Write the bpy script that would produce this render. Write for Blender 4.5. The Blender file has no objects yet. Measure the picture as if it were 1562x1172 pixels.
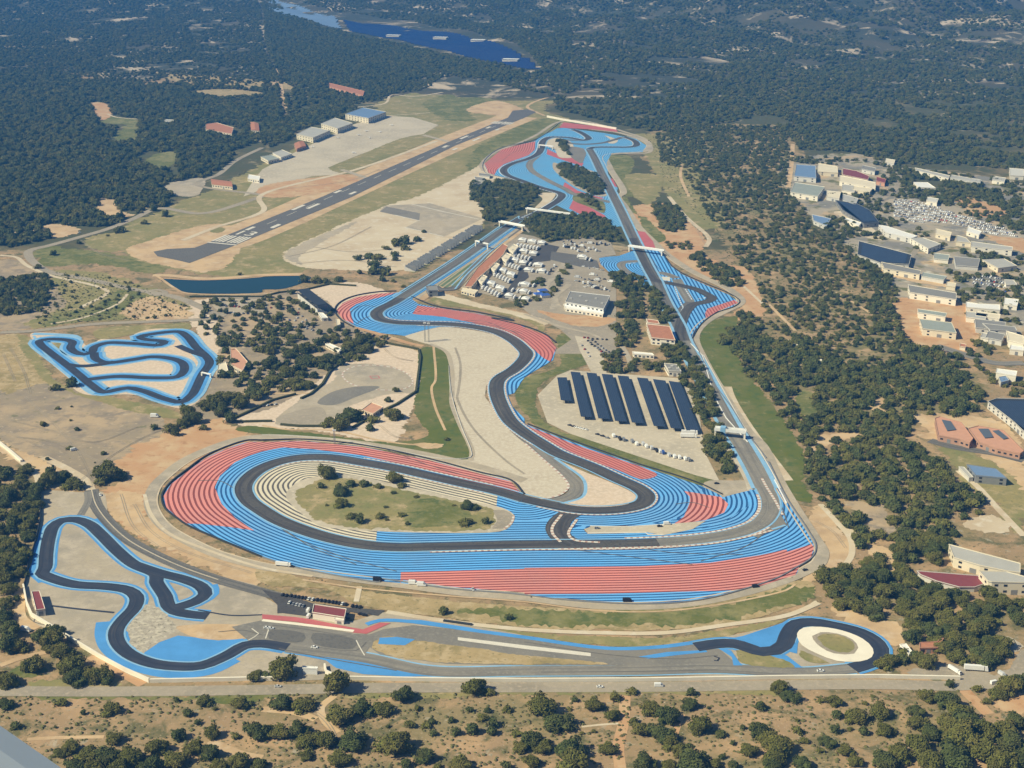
import bpy, bmesh, math, random
import numpy as np
from mathutils import Vector, Matrix
from mathutils.geometry import tessellate_polygon
random.seed(7); RNG = np.random.default_rng(7)
R = math.radians
scene = bpy.context.scene
COL = scene.collection

# ---------------------------------------------------------------- camera, sky, sun, exposure
CAM_H, F_PX, PITCH = 500.0, 2200.0, R(19.7)
CX, CY = 781.0, 586.0
cd = bpy.data.cameras.new('camera'); cam = bpy.data.objects.new('camera', cd); COL.objects.link(cam)
cam.location = (0, 0, CAM_H); cam.rotation_euler = (math.pi/2 - PITCH, 0, 0)
cd.sensor_width = 36; cd.lens = F_PX/1562*36; cd.clip_start = .1; cd.clip_end = 40000
scene.camera = cam
w = bpy.data.worlds.new("World"); scene.world = w; w.use_nodes = True
wn = w.node_tree; bg = wn.nodes['Background']
sky = wn.nodes.new('ShaderNodeTexSky'); sky.sky_type = 'NISHITA'; sky.sun_disc = False
SUN_EL, SUN_AZ = R(42), R(-108)          # azimuth measured clockwise from +Y
sky.sun_elevation = SUN_EL; sky.sun_rotation = SUN_AZ; sky.altitude = 900
wn.links.new(sky.outputs[0], bg.inputs[0]); bg.inputs[1].default_value = .055
sd = bpy.data.lights.new('sun', 'SUN'); sd.energy = 5.0; sd.angle = R(.5); sd.color = (1, .91, .63)
sun = bpy.data.objects.new('sun', sd); COL.objects.link(sun)
to_sun = Vector((math.sin(SUN_AZ)*math.cos(SUN_EL), math.cos(SUN_AZ)*math.cos(SUN_EL), math.sin(SUN_EL)))
sun.rotation_euler = to_sun.to_track_quat('Z', 'Y').to_euler()
vs = scene.view_settings; vs.view_transform = 'Standard'; vs.look = 'None'; vs.exposure = .56; vs.gamma = 1
scene.cycles.volume_bounces = 0

# ---------------------------------------------------------------- pixel <-> place
def at(x, y, z=0.):
    u = (x-CX)/F_PX; v = (CY-y)/F_PX
    dy = math.cos(PITCH)+v*math.sin(PITCH); dz = -math.sin(PITCH)+v*math.cos(PITCH)
    t = (CAM_H-z)/-dz
    return Vector((u*t, dy*t, z))
def hills(X, Y):                         # relief of the far country; flat plateau in front
    X = np.asarray(X, float); Y = np.asarray(Y, float)
    s = np.clip((Y-3300-np.clip(-X, 0, 900)*.5)/1800, 0, 1)**1.4
    r = np.clip((X+600)/2200, .12, 1)
    h = 110+95*np.sin(X*.0037+1.3)*np.cos(Y*.0031+.4)+60*np.abs(np.sin(X*.0071+Y*.0052))+26*np.sin(X*.017-Y*.013+2)+12*np.sin(X*.041+Y*.033)
    far = np.clip((Y-5200)/5000, 0, 1)*420
    return s*(h*r+far)
def at_h(x, y):                          # on the relief
    z = 0.
    for _ in range(6):
        p = at(x, y, z); z = float(hills(p.x, p.y))
    return at(x, y, z)
def px_of(X, Y, Z=0.):
    X = np.asarray(X, float); Y = np.asarray(Y, float); Z = np.asarray(Z, float)-CAM_H
    d = Y*math.cos(PITCH)-Z*math.sin(PITCH); v = Y*math.sin(PITCH)+Z*math.cos(PITCH)
    d = np.where(d < 1, 1, d)
    return CX+F_PX*X/d, CY-F_PX*v/d, F_PX/d
TILES = {'F': (0, 0, 1), 'K': (720, 180, 5.5786), 'L': (880, 360, 5.5786), 'M': (660, 330, 5.5786), 'N': (1180, 220, 4.089), 'O': (1300, 460, 5.962),
         'H': (460, 430, 9.7625), 'Q': (380, 880, 7.1), 'S': (840, 640, 7.1), 'U': (1380, 820, 8.374), 'V': (1080, 640, 19.52)}
for i, r_ in enumerate('ABCD'):
    for j in range(4): TILES[r_+str(j)] = ((0, 400, 800, 1162)[j], (0, 300, 590, 872)[i], 3.905)
def P(s):                                # 'K 10 20 30 40 L 5 6' -> picture points, each pair read in the named survey tile
    out = []; t = TILES['F']; buf = []; sw = False; tn = 'F'
    for w_ in s.replace(',', ' ').split():
        if w_ in TILES: sw = {tn[-1], w_[-1]} == {'2', '3'}; t = TILES[w_]; tn = w_; continue
        buf.append(float(w_))
        if len(buf) == 2:
            q = (t[0]+buf[0]/t[2], t[1]+buf[1]/t[2]); buf = []
            if sw and len(out) > 1 and (q[0]-out[-1][0])*(out[-1][0]-out[-2][0]) < 0 and abs(q[0]-out[-1][0]) < 39: continue
            sw = False; out.append(q)
    return out
def P3(s):
    out = []; t = TILES['F']; buf = []
    for w_ in s.replace(',', ' ').split():
        if w_ in TILES: t = TILES[w_]; continue
        buf.append(float(w_))
        if len(buf) == 3: out.append((t[0]+buf[0]/t[2], t[1]+buf[1]/t[2], buf[2]/t[2])); buf = []
    return out
def smooth(pts, closed=False, step=6.):  # centripetal-ish Catmull-Rom through the points, resampled
    pts = [np.array(p[:2], float) for p in pts]
    n = len(pts); out = []
    if n < 3: 
        return np.array(pts)
    rng = range(n if closed else n-1)
    for i in rng:
        p1, p2 = pts[i], pts[(i+1) % n]
        p0 = pts[i-1] if (closed or i > 0) else 2*p1-p2
        p3 = pts[(i+2) % n] if (closed or i+2 < n) else 2*p2-p1
        d = [max(np.linalg.norm(b-a), 1e-3)**.5 for a, b in ((p0, p1), (p1, p2), (p2, p3))]
        m1 = (p1-p0)/d[0]-(p2-p0)/(d[0]+d[1])+(p2-p1)/d[1]
        m2 = (p2-p1)/d[1]-(p3-p1)/(d[1]+d[2])+(p3-p2)/d[2]
        m1 *= d[1]; m2 *= d[1]
        k = max(1, int(d[1]**2/step))
        for j in range(k):
            t = j/k
            out.append((2*t**3-3*t*t+1)*p1+(t**3-2*t*t+t)*m1+(-2*t**3+3*t*t)*p2+(t**3-t*t)*m2)
    if not closed: out.append(pts[-1])
    return np.array(out)
def resample(c, step):
    d = np.r_[0, np.cumsum(np.linalg.norm(np.diff(c, axis=0), axis=1))]
    n = max(2, int(d[-1]/step)+1); t = np.linspace(0, d[-1], n)
    return np.c_[np.interp(t, d, c[:, 0]), np.interp(t, d, c[:, 1])]
def ground(pts, z=0.): return [at(x, y, z)[:2] for x, y in pts]

# ---------------------------------------------------------------- materials
MATS = {}
def nodes_of(name):
    m = bpy.data.materials.new(name); m.use_nodes = True; MATS[name] = m
    nt = m.node_tree; return m, nt, nt.nodes['Principled BSDF']
def mixc(nt, fac, a, b):
    n = nt.nodes.new('ShaderNodeMix'); n.data_type = 'RGBA'
    for i, v in ((0, fac), (6, a), (7, b)):
        if hasattr(v, 'is_linked') or hasattr(v, 'links'): nt.links.new(v, n.inputs[i])
        else: n.inputs[i].default_value = (*v, 1) if isinstance(v, tuple) else v
    return n.outputs[2]
def noise(nt, scale, detail=4, rough=.55, vec=None, lo=.4, hi=.6, dist=0.):
    n = nt.nodes.new('ShaderNodeTexNoise'); n.inputs['Scale'].default_value = scale
    n.inputs['Detail'].default_value = detail; n.inputs['Roughness'].default_value = rough; n.inputs['Distortion'].default_value = dist
    if vec is None:
        g = nt.nodes.new('ShaderNodeNewGeometry'); vec = g.outputs['Position']
    nt.links.new(vec, n.inputs['Vector'])
    r = nt.nodes.new('ShaderNodeMapRange'); r.inputs[1].default_value = lo; r.inputs[2].default_value = hi
    nt.links.new(n.outputs['Fac'], r.inputs[0]); return r.outputs[0]
def uv_noise(nt, sx, sy, lo, hi, detail=4):
    u = nt.nodes.new('ShaderNodeUVMap'); mp_ = nt.nodes.new('ShaderNodeMapping'); nt.links.new(u.outputs[0], mp_.inputs[0]); mp_.inputs['Scale'].default_value = (sx, sy, 1)
    return noise(nt, 1., detail, .6, vec=mp_.outputs[0], lo=lo, hi=hi)
def earth(name, base, layers, rough=.95, streak=None):
    m, nt, b = nodes_of(name); c = base
    for (col, sc, lo, hi, *k) in layers:
        c = mixc(nt, noise(nt, sc, 6, .62, lo=lo, hi=hi, dist=k[0] if k else 0), c, col)
    if streak:                            # rubber laid along the driving line, lighter dusty margins
        c = mixc(nt, uv_noise(nt, .004, 3.2, .45, .62), c, streak[0]); c = mixc(nt, uv_noise(nt, .012, 9., .56, .7), c, streak[1])
    if isinstance(c, tuple): b.inputs['Base Color'].default_value = (*c, 1)
    else: nt.links.new(c, b.inputs['Base Color'])
    b.inputs['Roughness'].default_value = rough; b.inputs['Specular IOR Level'].default_value = .2
    return m
def flat(name, col, rough=.7, metal=0., var=.12, scale=.4):
    m, nt, b = nodes_of(name)
    d = tuple(c*(1-var) for c in col)
    nt.links.new(mixc(nt, noise(nt, scale, 5, .6, lo=.3, hi=.7), col, d), b.inputs['Base Color'])
    b.inputs['Roughness'].default_value = rough; b.inputs['Metallic'].default_value = metal
    b.inputs['Specular IOR Level'].default_value = .3
    return m
def stripes(name, bright, dark, frac=.3, edge=None):   # painted bands; UV.x counts the bands
    m, nt, b = nodes_of(name)
    u = nt.nodes.new('ShaderNodeUVMap'); s = nt.nodes.new('ShaderNodeSeparateXYZ'); nt.links.new(u.outputs[0], s.inputs[0])
    fr = nt.nodes.new('ShaderNodeMath'); fr.operation = 'FRACT'; wob = nt.nodes.new('ShaderNodeMath'); wob.operation = 'MULTIPLY_ADD'; wob.inputs[1].default_value = .16; nt.links.new(noise(nt, .09, 3, .6, lo=0, hi=1), wob.inputs[0]); nt.links.new(s.outputs[0], wob.inputs[2]); nt.links.new(wob.outputs[0], fr.inputs[0])
    lt = nt.nodes.new('ShaderNodeMath'); lt.operation = 'LESS_THAN'; lt.inputs[1].default_value = frac; nt.links.new(fr.outputs[0], lt.inputs[0])
    wear = noise(nt, .018, 6, .65, lo=.38, hi=.66)
    fade = tuple(min(1, c*.72+.07) for c in bright)
    bc = mixc(nt, wear, bright, fade)
    if edge:
        gt = nt.nodes.new('ShaderNodeMath'); gt.operation = 'GREATER_THAN'; gt.inputs[1].default_value = .8; nt.links.new(fr.outputs[0], gt.inputs[0])
        bc = mixc(nt, gt.outputs[0], bc, edge)
    c = mixc(nt, lt.outputs[0], bc, dark)
    scuff = noise(nt, .35, 6, .7, lo=.58, hi=.8)
    k = nt.nodes.new('ShaderNodeMath'); k.operation = 'MULTIPLY'; k.inputs[1].default_value = .35; nt.links.new(scuff, k.inputs[0])
    c = mixc(nt, k.outputs[0], c, (.10, .11, .13))
    nt.links.new(c, b.inputs['Base Color']); b.inputs['Roughness'].default_value = .8; b.inputs['Specular IOR Level'].default_value = .25
    return m
SOIL = (.30, .215, .13); DRY = (.22, .19, .105); ROCK = (.42, .36, .27)
earth('scrub', (.32, .22, .125), [((.24, .19, .095), .012, .44, .6), ((.43, .285, .16), .03, .50, .64), ((.13, .12, .055), .045, .52, .63, .6), (ROCK, .11, .6, .7), ((.085, .09, .04), .22, .56, .68), ((.50, .42, .30), .5, .6, .72)])
earth('forest_floor', (.085, .082, .036), [((.20, .155, .08), .01, .5, .62), ((.07, .08, .035), .04, .45, .6), ((.40, .31, .19), .006, .60, .70, 1.2), ((.36, .29, .18), .02, .62, .72)])
earth('mountain', (.055, .06, .035), [((.09, .08, .045), .004, .45, .58), ((.50, .41, .30), .0035, .56, .64, 1.5), ((.46, .38, .28), .012, .57, .66, 1.)])
earth('pine_soil', (.28, .20, .105), [((.19, .17, .075), .012, .45, .6), ((.42, .29, .17), .04, .5, .64), ((.14, .13, .055), .09, .5, .62)])
earth('dry_grass', (.29, .24, .10), [((.19, .19, .07), .012, .42, .58), ((.40, .31, .17), .04, .5, .62), ((.24, .21, .09), .12, .45, .6), ((.15, .14, .06), .3, .56, .7)])
earth('straw', (.38, .285, .145), [((.27, .215, .10), .03, .45, .6), ((.44, .34, .20), .1, .48, .62), ((.20, .165, .075), .3, .56, .68)])
earth('grass', (.125, .135, .032), [((.23, .21, .085), .02, .45, .58), ((.095, .12, .035), .07, .48, .62), ((.30, .25, .12), .06, .58, .7), ((.18, .175, .07), .25, .5, .65)])
earth('grass_bright', (.105, .125, .020), [((.145, .145, .045), .02, .45, .6), ((.08, .115, .028), .1, .5, .64), ((.24, .22, .10), .08, .6, .72)])
earth('dirt', (.55, .39, .225), [((.42, .29, .17), .03, .42, .62), ((.55, .42, .28), .07, .5, .66), ((.30, .24, .13), .16, .62, .74)])
earth('orange_dirt', (.47, .28, .15), [((.52, .37, .22), .03, .45, .62), ((.36, .20, .10), .1, .55, .7)])
earth('pale_dirt', (.56, .47, .34), [((.48, .38, .26), .02, .45, .62), ((.6, .53, .42), .08, .5, .66)])
earth('grey_dirt', (.29, .235, .165), [((.42, .315, .20), .012, .42, .6), ((.25, .205, .155), .05, .48, .62), ((.45, .36, .25), .15, .58, .7), ((.17, .16, .09), .07, .6, .7)])
earth('town_mix', (.36, .31, .235), [((.21, .20, .18), .014, .45, .56), ((.46, .34, .21), .02, .54, .64), ((.14, .14, .06), .03, .54, .62), ((.50, .46, .38), .05, .6, .7)])
earth('gravel', (.52, .45, .35), [((.46, .39, .30), .03, .42, .64), ((.56, .50, .40), .3, .45, .6)])
earth('gravel_pink', (.58, .46, .35), [((.52, .42, .32), .05, .42, .64), ((.64, .52, .41), .3, .45, .6)])
earth('concrete', (.41, .345, .25), [((.31, .275, .22), .012, .42, .60), ((.45, .385, .30), .06, .45, .64), ((.35, .30, .24), .4, .5, .66)], .85)
earth('pale_concrete', (.50, .435, .335), [((.41, .36, .28), .015, .42, .62), ((.56, .49, .38), .2, .5, .66)], .85)
earth('asphalt', (.082, .078, .078), [((.10, .095, .09), .03, .42, .64), ((.05, .05, .056), .5, .5, .66)], .8, streak=((.048, .047, .052), (.135, .125, .115)))
earth('asphalt_dark', (.032, .042, .068), [((.048, .055, .078), .06, .42, .64)], .8, streak=((.026, .033, .055), (.066, .066, .074)))
earth('asphalt_worn', (.235, .215, .185), [((.18, .17, .155), .03, .42, .64), ((.27, .25, .215), .4, .5, .66)], .85, streak=((.15, .145, .135), (.28, .26, .22)))
earth('asphalt_mid', (.15, .142, .132), [((.165, .157, .145), .04, .42, .64), ((.105, .103, .103), .4, .5, .66)], .85, streak=((.09, .09, .09), (.19, .18, .16)))
earth('road', (.33, .285, .22), [((.27, .235, .185), .03, .42, .64), ((.38, .32, .25), .3, .5, .66)], .85)
earth('rocks', (.36, .32, .26), [((.5, .45, .36), .25, .45, .6), ((.14, .13, .09), .3, .55, .68)])
flat('blue_paint', (.085, .30, .66), .75, var=.2, scale=.06)
flat('pale_blue_paint', (.25, .46, .68), .75, var=.2, scale=.1)
flat('red_paint', (.50, .135, .14), .75, var=.2, scale=.06)
flat('white_paint', (.66, .62, .54), .7)
flat('white_wall', (.78, .72, .60), .8, scale=.1)
flat('cream', (.70, .62, .47), .8, scale=.1)
flat('white', (.78, .77, .74), .6); flat('off_white', (.60, .58, .53), .6); flat('grey_metal', (.30, .31, .32), .45, .4)
flat('dark_metal', (.05, .055, .06), .5, .3); flat('roof_grey', (.24, .235, .225), .8, scale=.08); flat('roof_light', (.42, .41, .38), .8, scale=.08)
flat('terracotta', (.46, .20, .115), .85, scale=.3, var=.25); flat('salmon', (.56, .30, .20), .85, scale=.2); flat('maroon', (.22, .055, .06), .7)
flat('dark_glass', (.03, .035, .045), .15); flat('roof_blue', (.17, .26, .42), .5); flat('tarp_blue', (.05, .12, .42), .6)
flat('rubber', (.03, .03, .03), .9); flat('bark', (.13, .095, .07), .95); flat('green_metal', (.10, .16, .14), .6); flat('roof_sage', (.30, .33, .30), .7, scale=.08)
flat('curtain_hedge', (.075, .082, .03), .95, scale=1.5, var=.5); flat('pink_stone', (.42, .25, .18), .85, scale=.1)
stripes('blue_stripes', (.13, .42, .82), (.018, .09, .26), .42)
stripes('blue_stripes_fine', (.15, .41, .70), (.05, .19, .42), .36)
stripes('red_stripes', (.70, .25, .215), (.235, .06, .052), .42)
stripes('red_stripes_fine', (.60, .19, .165), (.30, .08, .07), .4)
stripes('white_stripes', (.70, .62, .46), (.11, .10, .09), .42)
stripes('kerb', (.66, .61, .54), (.42, .27, .22), .4)
stripes('kerb_blue', (.70, .74, .78), (.16, .28, .42), .4)
stripes('lawn_stripes', (.10, .15, .05), (.36, .31, .2), .35)
def solar_mat(name, col, k):
    m, nt, b = nodes_of(name)
    u = nt.nodes.new('ShaderNodeUVMap'); br = nt.nodes.new('ShaderNodeTexBrick'); nt.links.new(u.outputs[0], br.inputs['Vector'])
    br.inputs['Color1'].default_value = (*col, 1); br.inputs['Color2'].default_value = (*(c*.8 for c in col), 1)
    br.inputs['Mortar'].default_value = (.10, .12, .15, 1); br.inputs['Scale'].default_value = 1; br.inputs['Mortar Size'].default_value = .04
    br.offset = 0; br.inputs['Brick Width'].default_value = 1.; br.inputs['Row Height'].default_value = 1.7
    nt.links.new(br.outputs[0], b.inputs['Base Color']); b.inputs['Roughness'].default_value = .5; b.inputs['Specular IOR Level'].default_value = .25
solar_mat('solar', (.030, .048, .090), 1); solar_mat('solar_blue', (.004, .022, .13), 1)
m, nt, b = nodes_of('water'); b.inputs['Base Color'].default_value = (.010, .034, .034, 1); b.inputs['Roughness'].default_value = .16; b.inputs['Specular IOR Level'].default_value = .22
def foliage(name, a, c2, obj=True):
    m, nt, b = nodes_of(name)
    oi = nt.nodes.new('ShaderNodeObjectInfo')
    c = mixc(nt, oi.outputs['Random'], a, c2)
    tc = nt.nodes.new('ShaderNodeTexCoord')
    c = mixc(nt, noise(nt, .9, 3, .6, vec=tc.outputs['Object'], lo=.4, hi=.62), c, tuple(min(1, x*1.75) for x in a))
    nt.links.new(c, b.inputs['Base Color']); b.inputs['Roughness'].default_value = .8; b.inputs['Specular IOR Level'].default_value = .15
foliage('pine_green', (.078, .080, .018), (.135, .120, .034)); foliage('pine_dark', (.050, .062, .018), (.088, .088, .026)); foliage('bush_green', (.075, .078, .03), (.13, .11, .05))

# ---------------------------------------------------------------- object helpers
def tag(o, label=None, cat=None, group=None, kind=None):
    if label: o['label'] = label
    if cat: o['category'] = cat
    if group: o['group'] = group
    if kind: o['kind'] = kind
    return o
def mesh_obj(name, verts, faces, mat, parent=None, uvs=None, mats=None, fm=None, shade=False):
    me = bpy.data.meshes.new(name); me.from_pydata([tuple(v) for v in verts], [], faces)
    for mm in (mats or [mat]): me.materials.append(MATS[mm])
    if fm is not None: me.polygons.foreach_set('material_index', fm)
    if uvs is not None:
        ul = me.uv_layers.new(name='UVMap')
        li = np.empty(len(me.loops), int); me.loops.foreach_get('vertex_index', li)
        ul.data.foreach_set('uv', np.asarray(uvs, float)[li].ravel())
    if shade: me.polygons.foreach_set('use_smooth', [True]*len(me.polygons))
    me.update(); o = bpy.data.objects.new(name, me); COL.objects.link(o)
    if parent: o.parent = parent
    return o
def empty(name, loc=(0, 0, 0), rz=0., label=None, cat=None, group=None):
    o = bpy.data.objects.new(name, None); COL.objects.link(o); o.location = loc; o.rotation_euler = (0, 0, rz); o.empty_display_size = 2
    return tag(o, label, cat, group)
CLEAR = []                               # ground polygons where no wild tree may stand
def inside(poly, X, Y):
    poly = np.asarray(poly); c = np.zeros(len(X), bool); n = len(poly); j = n-1
    for i in range(n):
        xi, yi = poly[i]; xj, yj = poly[j]
        if yi != yj: c ^= ((yi > Y) != (yj > Y)) & (X < (xj-xi)*(Y-yi)/(yj-yi)+xi)
        j = i
    return c
def roughen(c, amp, seed=0):
    c = resample(np.vstack([c, c[:1]]), max(2.5, amp*.9))[:-1]
    n = np.roll(c, -1, 0)-np.roll(c, 1, 0); n = np.c_[n[:, 1], -n[:, 0]]/np.maximum(np.linalg.norm(n, axis=1), 1e-6)[:, None]
    r = np.random.default_rng(seed+len(c)); a = r.normal(size=len(c))*.6+np.repeat(r.normal(size=len(c)//5+1), 5)[:len(c)]*.7
    return c+n*(a*amp)[:, None]
ZC = [0]
def sheet(name, s, mat, z, curve=True, rough=0., clear=True, kind='structure', step=5.):
    """a ground surface traced as an outline"""
    pts = P(s) if isinstance(s, str) else s
    g = np.array([tuple(q) for q in ground(pts, z)])
    if curve: g = smooth(g, True, step)
    if rough: g = roughen(g, rough, len(name))
    ZC[0] += 1; z = z+ZC[0]*.0003
    vs_ = [Vector((x, y, z)) for x, y in g]
    tris = tessellate_polygon([vs_])
    o = mesh_obj(name, vs_, [tuple(t) for t in tris], mat)
    bm = bmesh.new(); bm.from_mesh(o.data); bmesh.ops.recalc_face_normals(bm, faces=bm.faces)
    if bm.faces and sum(f.normal.z for f in bm.faces) < 0: bmesh.ops.reverse_faces(bm, faces=bm.faces)
    bm.to_mesh(o.data); bm.free()
    if clear: CLEAR.append(g)
    if kind: o['kind'] = kind
    return o
def ribbon_geo(c, w0, closed=False, w1=None):
    t = np.gradient(c, axis=0) if not closed else np.roll(c, -1, 0)-np.roll(c, 1, 0)
    n = np.c_[-t[:, 1], t[:, 0]]/np.maximum(np.linalg.norm(t, axis=1), 1e-6)[:, None]
    w_ = np.interp(np.linspace(0, 1, len(c)), np.linspace(0, 1, len(w0)), w0)[:, None] if isinstance(w0, (list, tuple)) else w0
    return c+n*w_/2, c-n*w_/2, n
def clean(g, closed=False):              # no doubled or backtracking points
    g = [np.array(p, float) for p in g]; i = 1
    out = [g[0]]
    for p in g[1:]:
        if np.linalg.norm(p-out[-1]) > 7: out.append(p)
    if closed and len(out) > 3 and np.linalg.norm(out[0]-out[-1]) < 7: out.pop()
    ch = True
    while ch and len(out) > 3:
        ch = False
        for i in range(1, len(out)-1):
            a = out[i]-out[i-1]; b = out[i+1]-out[i]
            if a@b < -.2*np.linalg.norm(a)*np.linalg.norm(b) and min(np.linalg.norm(a), np.linalg.norm(b)) < 26:
                out.pop(i); ch = True; break
    return np.array(out)
def ribbon(name, s, width, mat, z, closed=False, clear=True, off=0., kind='structure', period=None, curve=True, pts=None):
    if pts is None: g = np.array([tuple(q) for q in ground(P(s) if isinstance(s, str) else s, z)])
    else: g = np.array(pts)
    if curve and width > 2.8: g = clean(g, closed)
    c = smooth(g, closed, 5.) if curve else g
    if off:
        _, _, n = ribbon_geo(c, 1., closed); c = c+n*off
    a, b_, _ = ribbon_geo(c, width, closed)
    ZC[0] += 1; z = z+ZC[0]*.0003
    n = len(c); vs_ = [(x, y, z) for x, y in a]+[(x, y, z) for x, y in b_]
    L = np.r_[0, np.cumsum(np.linalg.norm(np.diff(c, axis=0), axis=1))]
    uv = np.c_[np.r_[L, L]/(period or 1.), np.r_[np.zeros(n), np.ones(n)]]
    m_ = n if closed else n-1
    fs = [(i, n+i, n+(i+1) % n, (i+1) % n) for i in range(m_)]
    o = mesh_obj(name, vs_, fs, mat, uvs=uv)
    if o.data.polygons[len(fs)//2].normal.z < 0: o.data.flip_normals()
    if clear:
        for i in range(0, n-1, 6):
            k = min(n-1, i+6); CLEAR.append(np.vstack([a[i:k+1], b_[i:k+1][::-1]]))
    if kind: o['kind'] = kind
    return o
def gline(s, z=0.): return smooth(np.array([tuple(q) for q in ground(P(s), z)]), False, 4.)
def dist_to(c, X, Y):
    best = np.full(len(X), 1e9)
    for i in range(len(c)-1):
        a = c[i]; d = c[i+1]-a; L2 = d@d
        if L2 < 1e-9: continue
        t = np.clip(((X-a[0])*d[0]+(Y-a[1])*d[1])/L2, 0, 1)
        best = np.minimum(best, np.hypot(X-a[0]-t*d[0], Y-a[1]-t*d[1]))
    return best
def striped(name, s, guide, period, mat, z, cell=5., off=0., curve=True, straight=False):
    """painted run-off whose bands keep a constant distance from the guide line"""
    g = np.array([tuple(q) for q in ground(P(s) if isinstance(s, str) else s, z)])
    if curve: g = smooth(g, True, 5.)
    ZC[0] += 1; z = z+ZC[0]*.0003
    vs_ = [Vector((x, y, z)) for x, y in g]
    me = bpy.data.meshes.new(name); me.from_pydata(vs_, [], [tuple(t) for t in tessellate_polygon([vs_])])
    bm = bmesh.new(); bm.from_mesh(me)
    x0, y0 = g.min(0); x1, y1 = g.max(0)
    for ax, lo, hi in ((0, x0, x1), (1, y0, y1)):
        v = lo+cell
        while v < hi:
            co = (v, 0, z) if ax == 0 else (0, v, z); no = (1, 0, 0) if ax == 0 else (0, 1, 0)
            bmesh.ops.bisect_plane(bm, geom=bm.verts[:]+bm.edges[:]+bm.faces[:], plane_co=co, plane_no=no, dist=1e-4)
            v += cell
    X = np.array([v.co.x for v in bm.verts]); Y = np.array([v.co.y for v in bm.verts])
    if straight:
        a, b_ = guide[0], guide[-1]; d = (b_-a)/np.linalg.norm(b_-a); D = (X-a[0])*-d[1]+(Y-a[1])*d[0]
    else: D = dist_to(guide, X, Y)
    uvl = bm.loops.layers.uv.new('UVMap')
    bm.verts.index_update()
    for f in bm.faces:
        f.normal_update()
        for l in f.loops: l[uvl].uv = ((D[l.vert.index]-off)/period, 0)
    bmesh.ops.recalc_face_normals(bm, faces=bm.faces)
    if sum(f.normal.z for f in bm.faces) < 0: bmesh.ops.reverse_faces(bm, faces=bm.faces)
    bm.to_mesh(me); bm.free(); me.materials.append(MATS[mat])
    o = bpy.data.objects.new(name, me); COL.objects.link(o); o['kind'] = 'structure'
    CLEAR.append(g); return o
ORD = 'first second third fourth fifth sixth seventh eighth ninth tenth eleventh twelfth thirteenth fourteenth fifteenth sixteenth seventeenth eighteenth nineteenth twentieth'.split()
def ordw(i):
    if i < 20: return ORD[i]
    t = (i+1)//10; u = (i+1) % 10
    return (['', '', 'twentieth', 'thirtieth', 'fortieth', 'fiftieth', 'sixtieth', 'seventieth', 'eightieth'][t]) if u == 0 else ['', '', 'twenty', 'thirty', 'forty', 'fifty', 'sixty', 'seventy', 'eighty'][t]+'-'+ORD[u-1]

# ================================================================= the land
def land():
    xs = np.arange(-9000, 9001, 75.); ys = np.r_[np.arange(-1500, 3200, 150.), np.arange(3200, 7500, 50.), np.arange(7500, 16001, 200.)]
    XX, YY = np.meshgrid(xs, ys); ZZ = hills(XX, YY)
    nx = len(xs); vs_ = np.c_[XX.ravel(), YY.ravel(), ZZ.ravel()]
    fs = []; fm = []
    for j in range(len(ys)-1):
        for i in range(nx-1):
            a = j*nx+i; fs.append((a, a+1, a+nx+1, a+nx))
            x, y = xs[i], ys[j]
            fm.append(2 if y > 3300 else (1 if y > 1900 or x > 420+y*.1 and y > 900 else 0))
    o = mesh_obj('ground', vs_, fs, None, mats=['scrub', 'forest_floor', 'mountain'], fm=fm, shade=True); o['kind'] = 'structure'
land()
Z1, Z2, Z3, Z4, Z5, Z6, Z7, Z8, Z9 = .06, .12, .18, .24, .32, .38, .46, .52, .58
# --- wooded ground and open ground (far to near)
sheet('forest_ground', '0 120 250 128 440 135 430 195 330 268 262 292 256 318 120 350 0 382', 'forest_floor', Z1, clear=False, rough=4)
sheet('scrub_hill', '0 92 90 96 180 128 250 120 330 118 410 128 408 142 330 138 240 130 150 128 60 116 0 112', 'scrub', Z1, clear=False, rough=6)
sheet('clearing', '150 155 160 160 172 178 205 182 212 200 200 218 175 212 188 190 160 188', 'grass', Z2, rough=3)
sheet('dirt_clearing', '143 156 160 158 170 176 155 184', 'orange_dirt', Z3, rough=2)
sheet('lawn', '235 236 262 232 262 252 243 258 225 250', 'grass', Z2, rough=2)
sheet('lawn', '290 140 345 136 405 144 345 150', 'straw', Z2, rough=2)
sheet('forest_glade', '240 104 300 100 400 118 440 120 470 140 430 136 330 132 270 124', 'straw', Z1, rough=5, clear=False)
sheet('airfield_ground', '195 385 180 350 250 318 330 285 400 250 480 215 560 180 590 150 640 140 680 122 740 125 790 138 850 152 830 168 870 186 820 205 760 235 735 262 700 285 600 340 520 380 440 420 330 420 260 412 205 402', 'dry_grass', Z1, rough=5)
sheet('airfield_grass', 'A1 960 610 1100 560 1200 530 1400 575 1380 610 1230 660 1260 720 1130 720 1000 660', 'grass', Z2, rough=3)
sheet('airfield_grass', 'K 0 290 250 140 500 30 660 0 760 40 560 170 270 250 100 350 60 440 0 470', 'grass', Z2, rough=3)
sheet('airfield_grass', 'B0 560 230 1000 190 1240 100 1500 10 1562 60 1250 170 1000 270 800 300 700 330 520 300', 'dry_grass', Z2, rough=4)
sheet('airfield_grass', 'B0 220 300 520 320 780 370 1000 440 900 460 560 400 300 420 230 390', 'grass', Z2, rough=4)
sheet('south_field', 'B0 0 380 100 380 210 440 320 520 640 560 560 680 300 760 0 800', 'grey_dirt', Z1, rough=3, clear=False)
sheet('terraces', 'B0 330 440 640 460 900 550 1120 650 1130 720 560 740 200 780 150 760 400 640 330 540', 'dry_grass', Z2, rough=3)
sheet('terraces', 'B0 560 650 700 560 860 590 800 650 650 720 500 740 250 770 330 700', 'grass', Z3, rough=3)
sheet('terraces', 'B0 760 650 880 600 1120 670 1130 720 780 730', 'dirt', Z3, rough=3)
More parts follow.
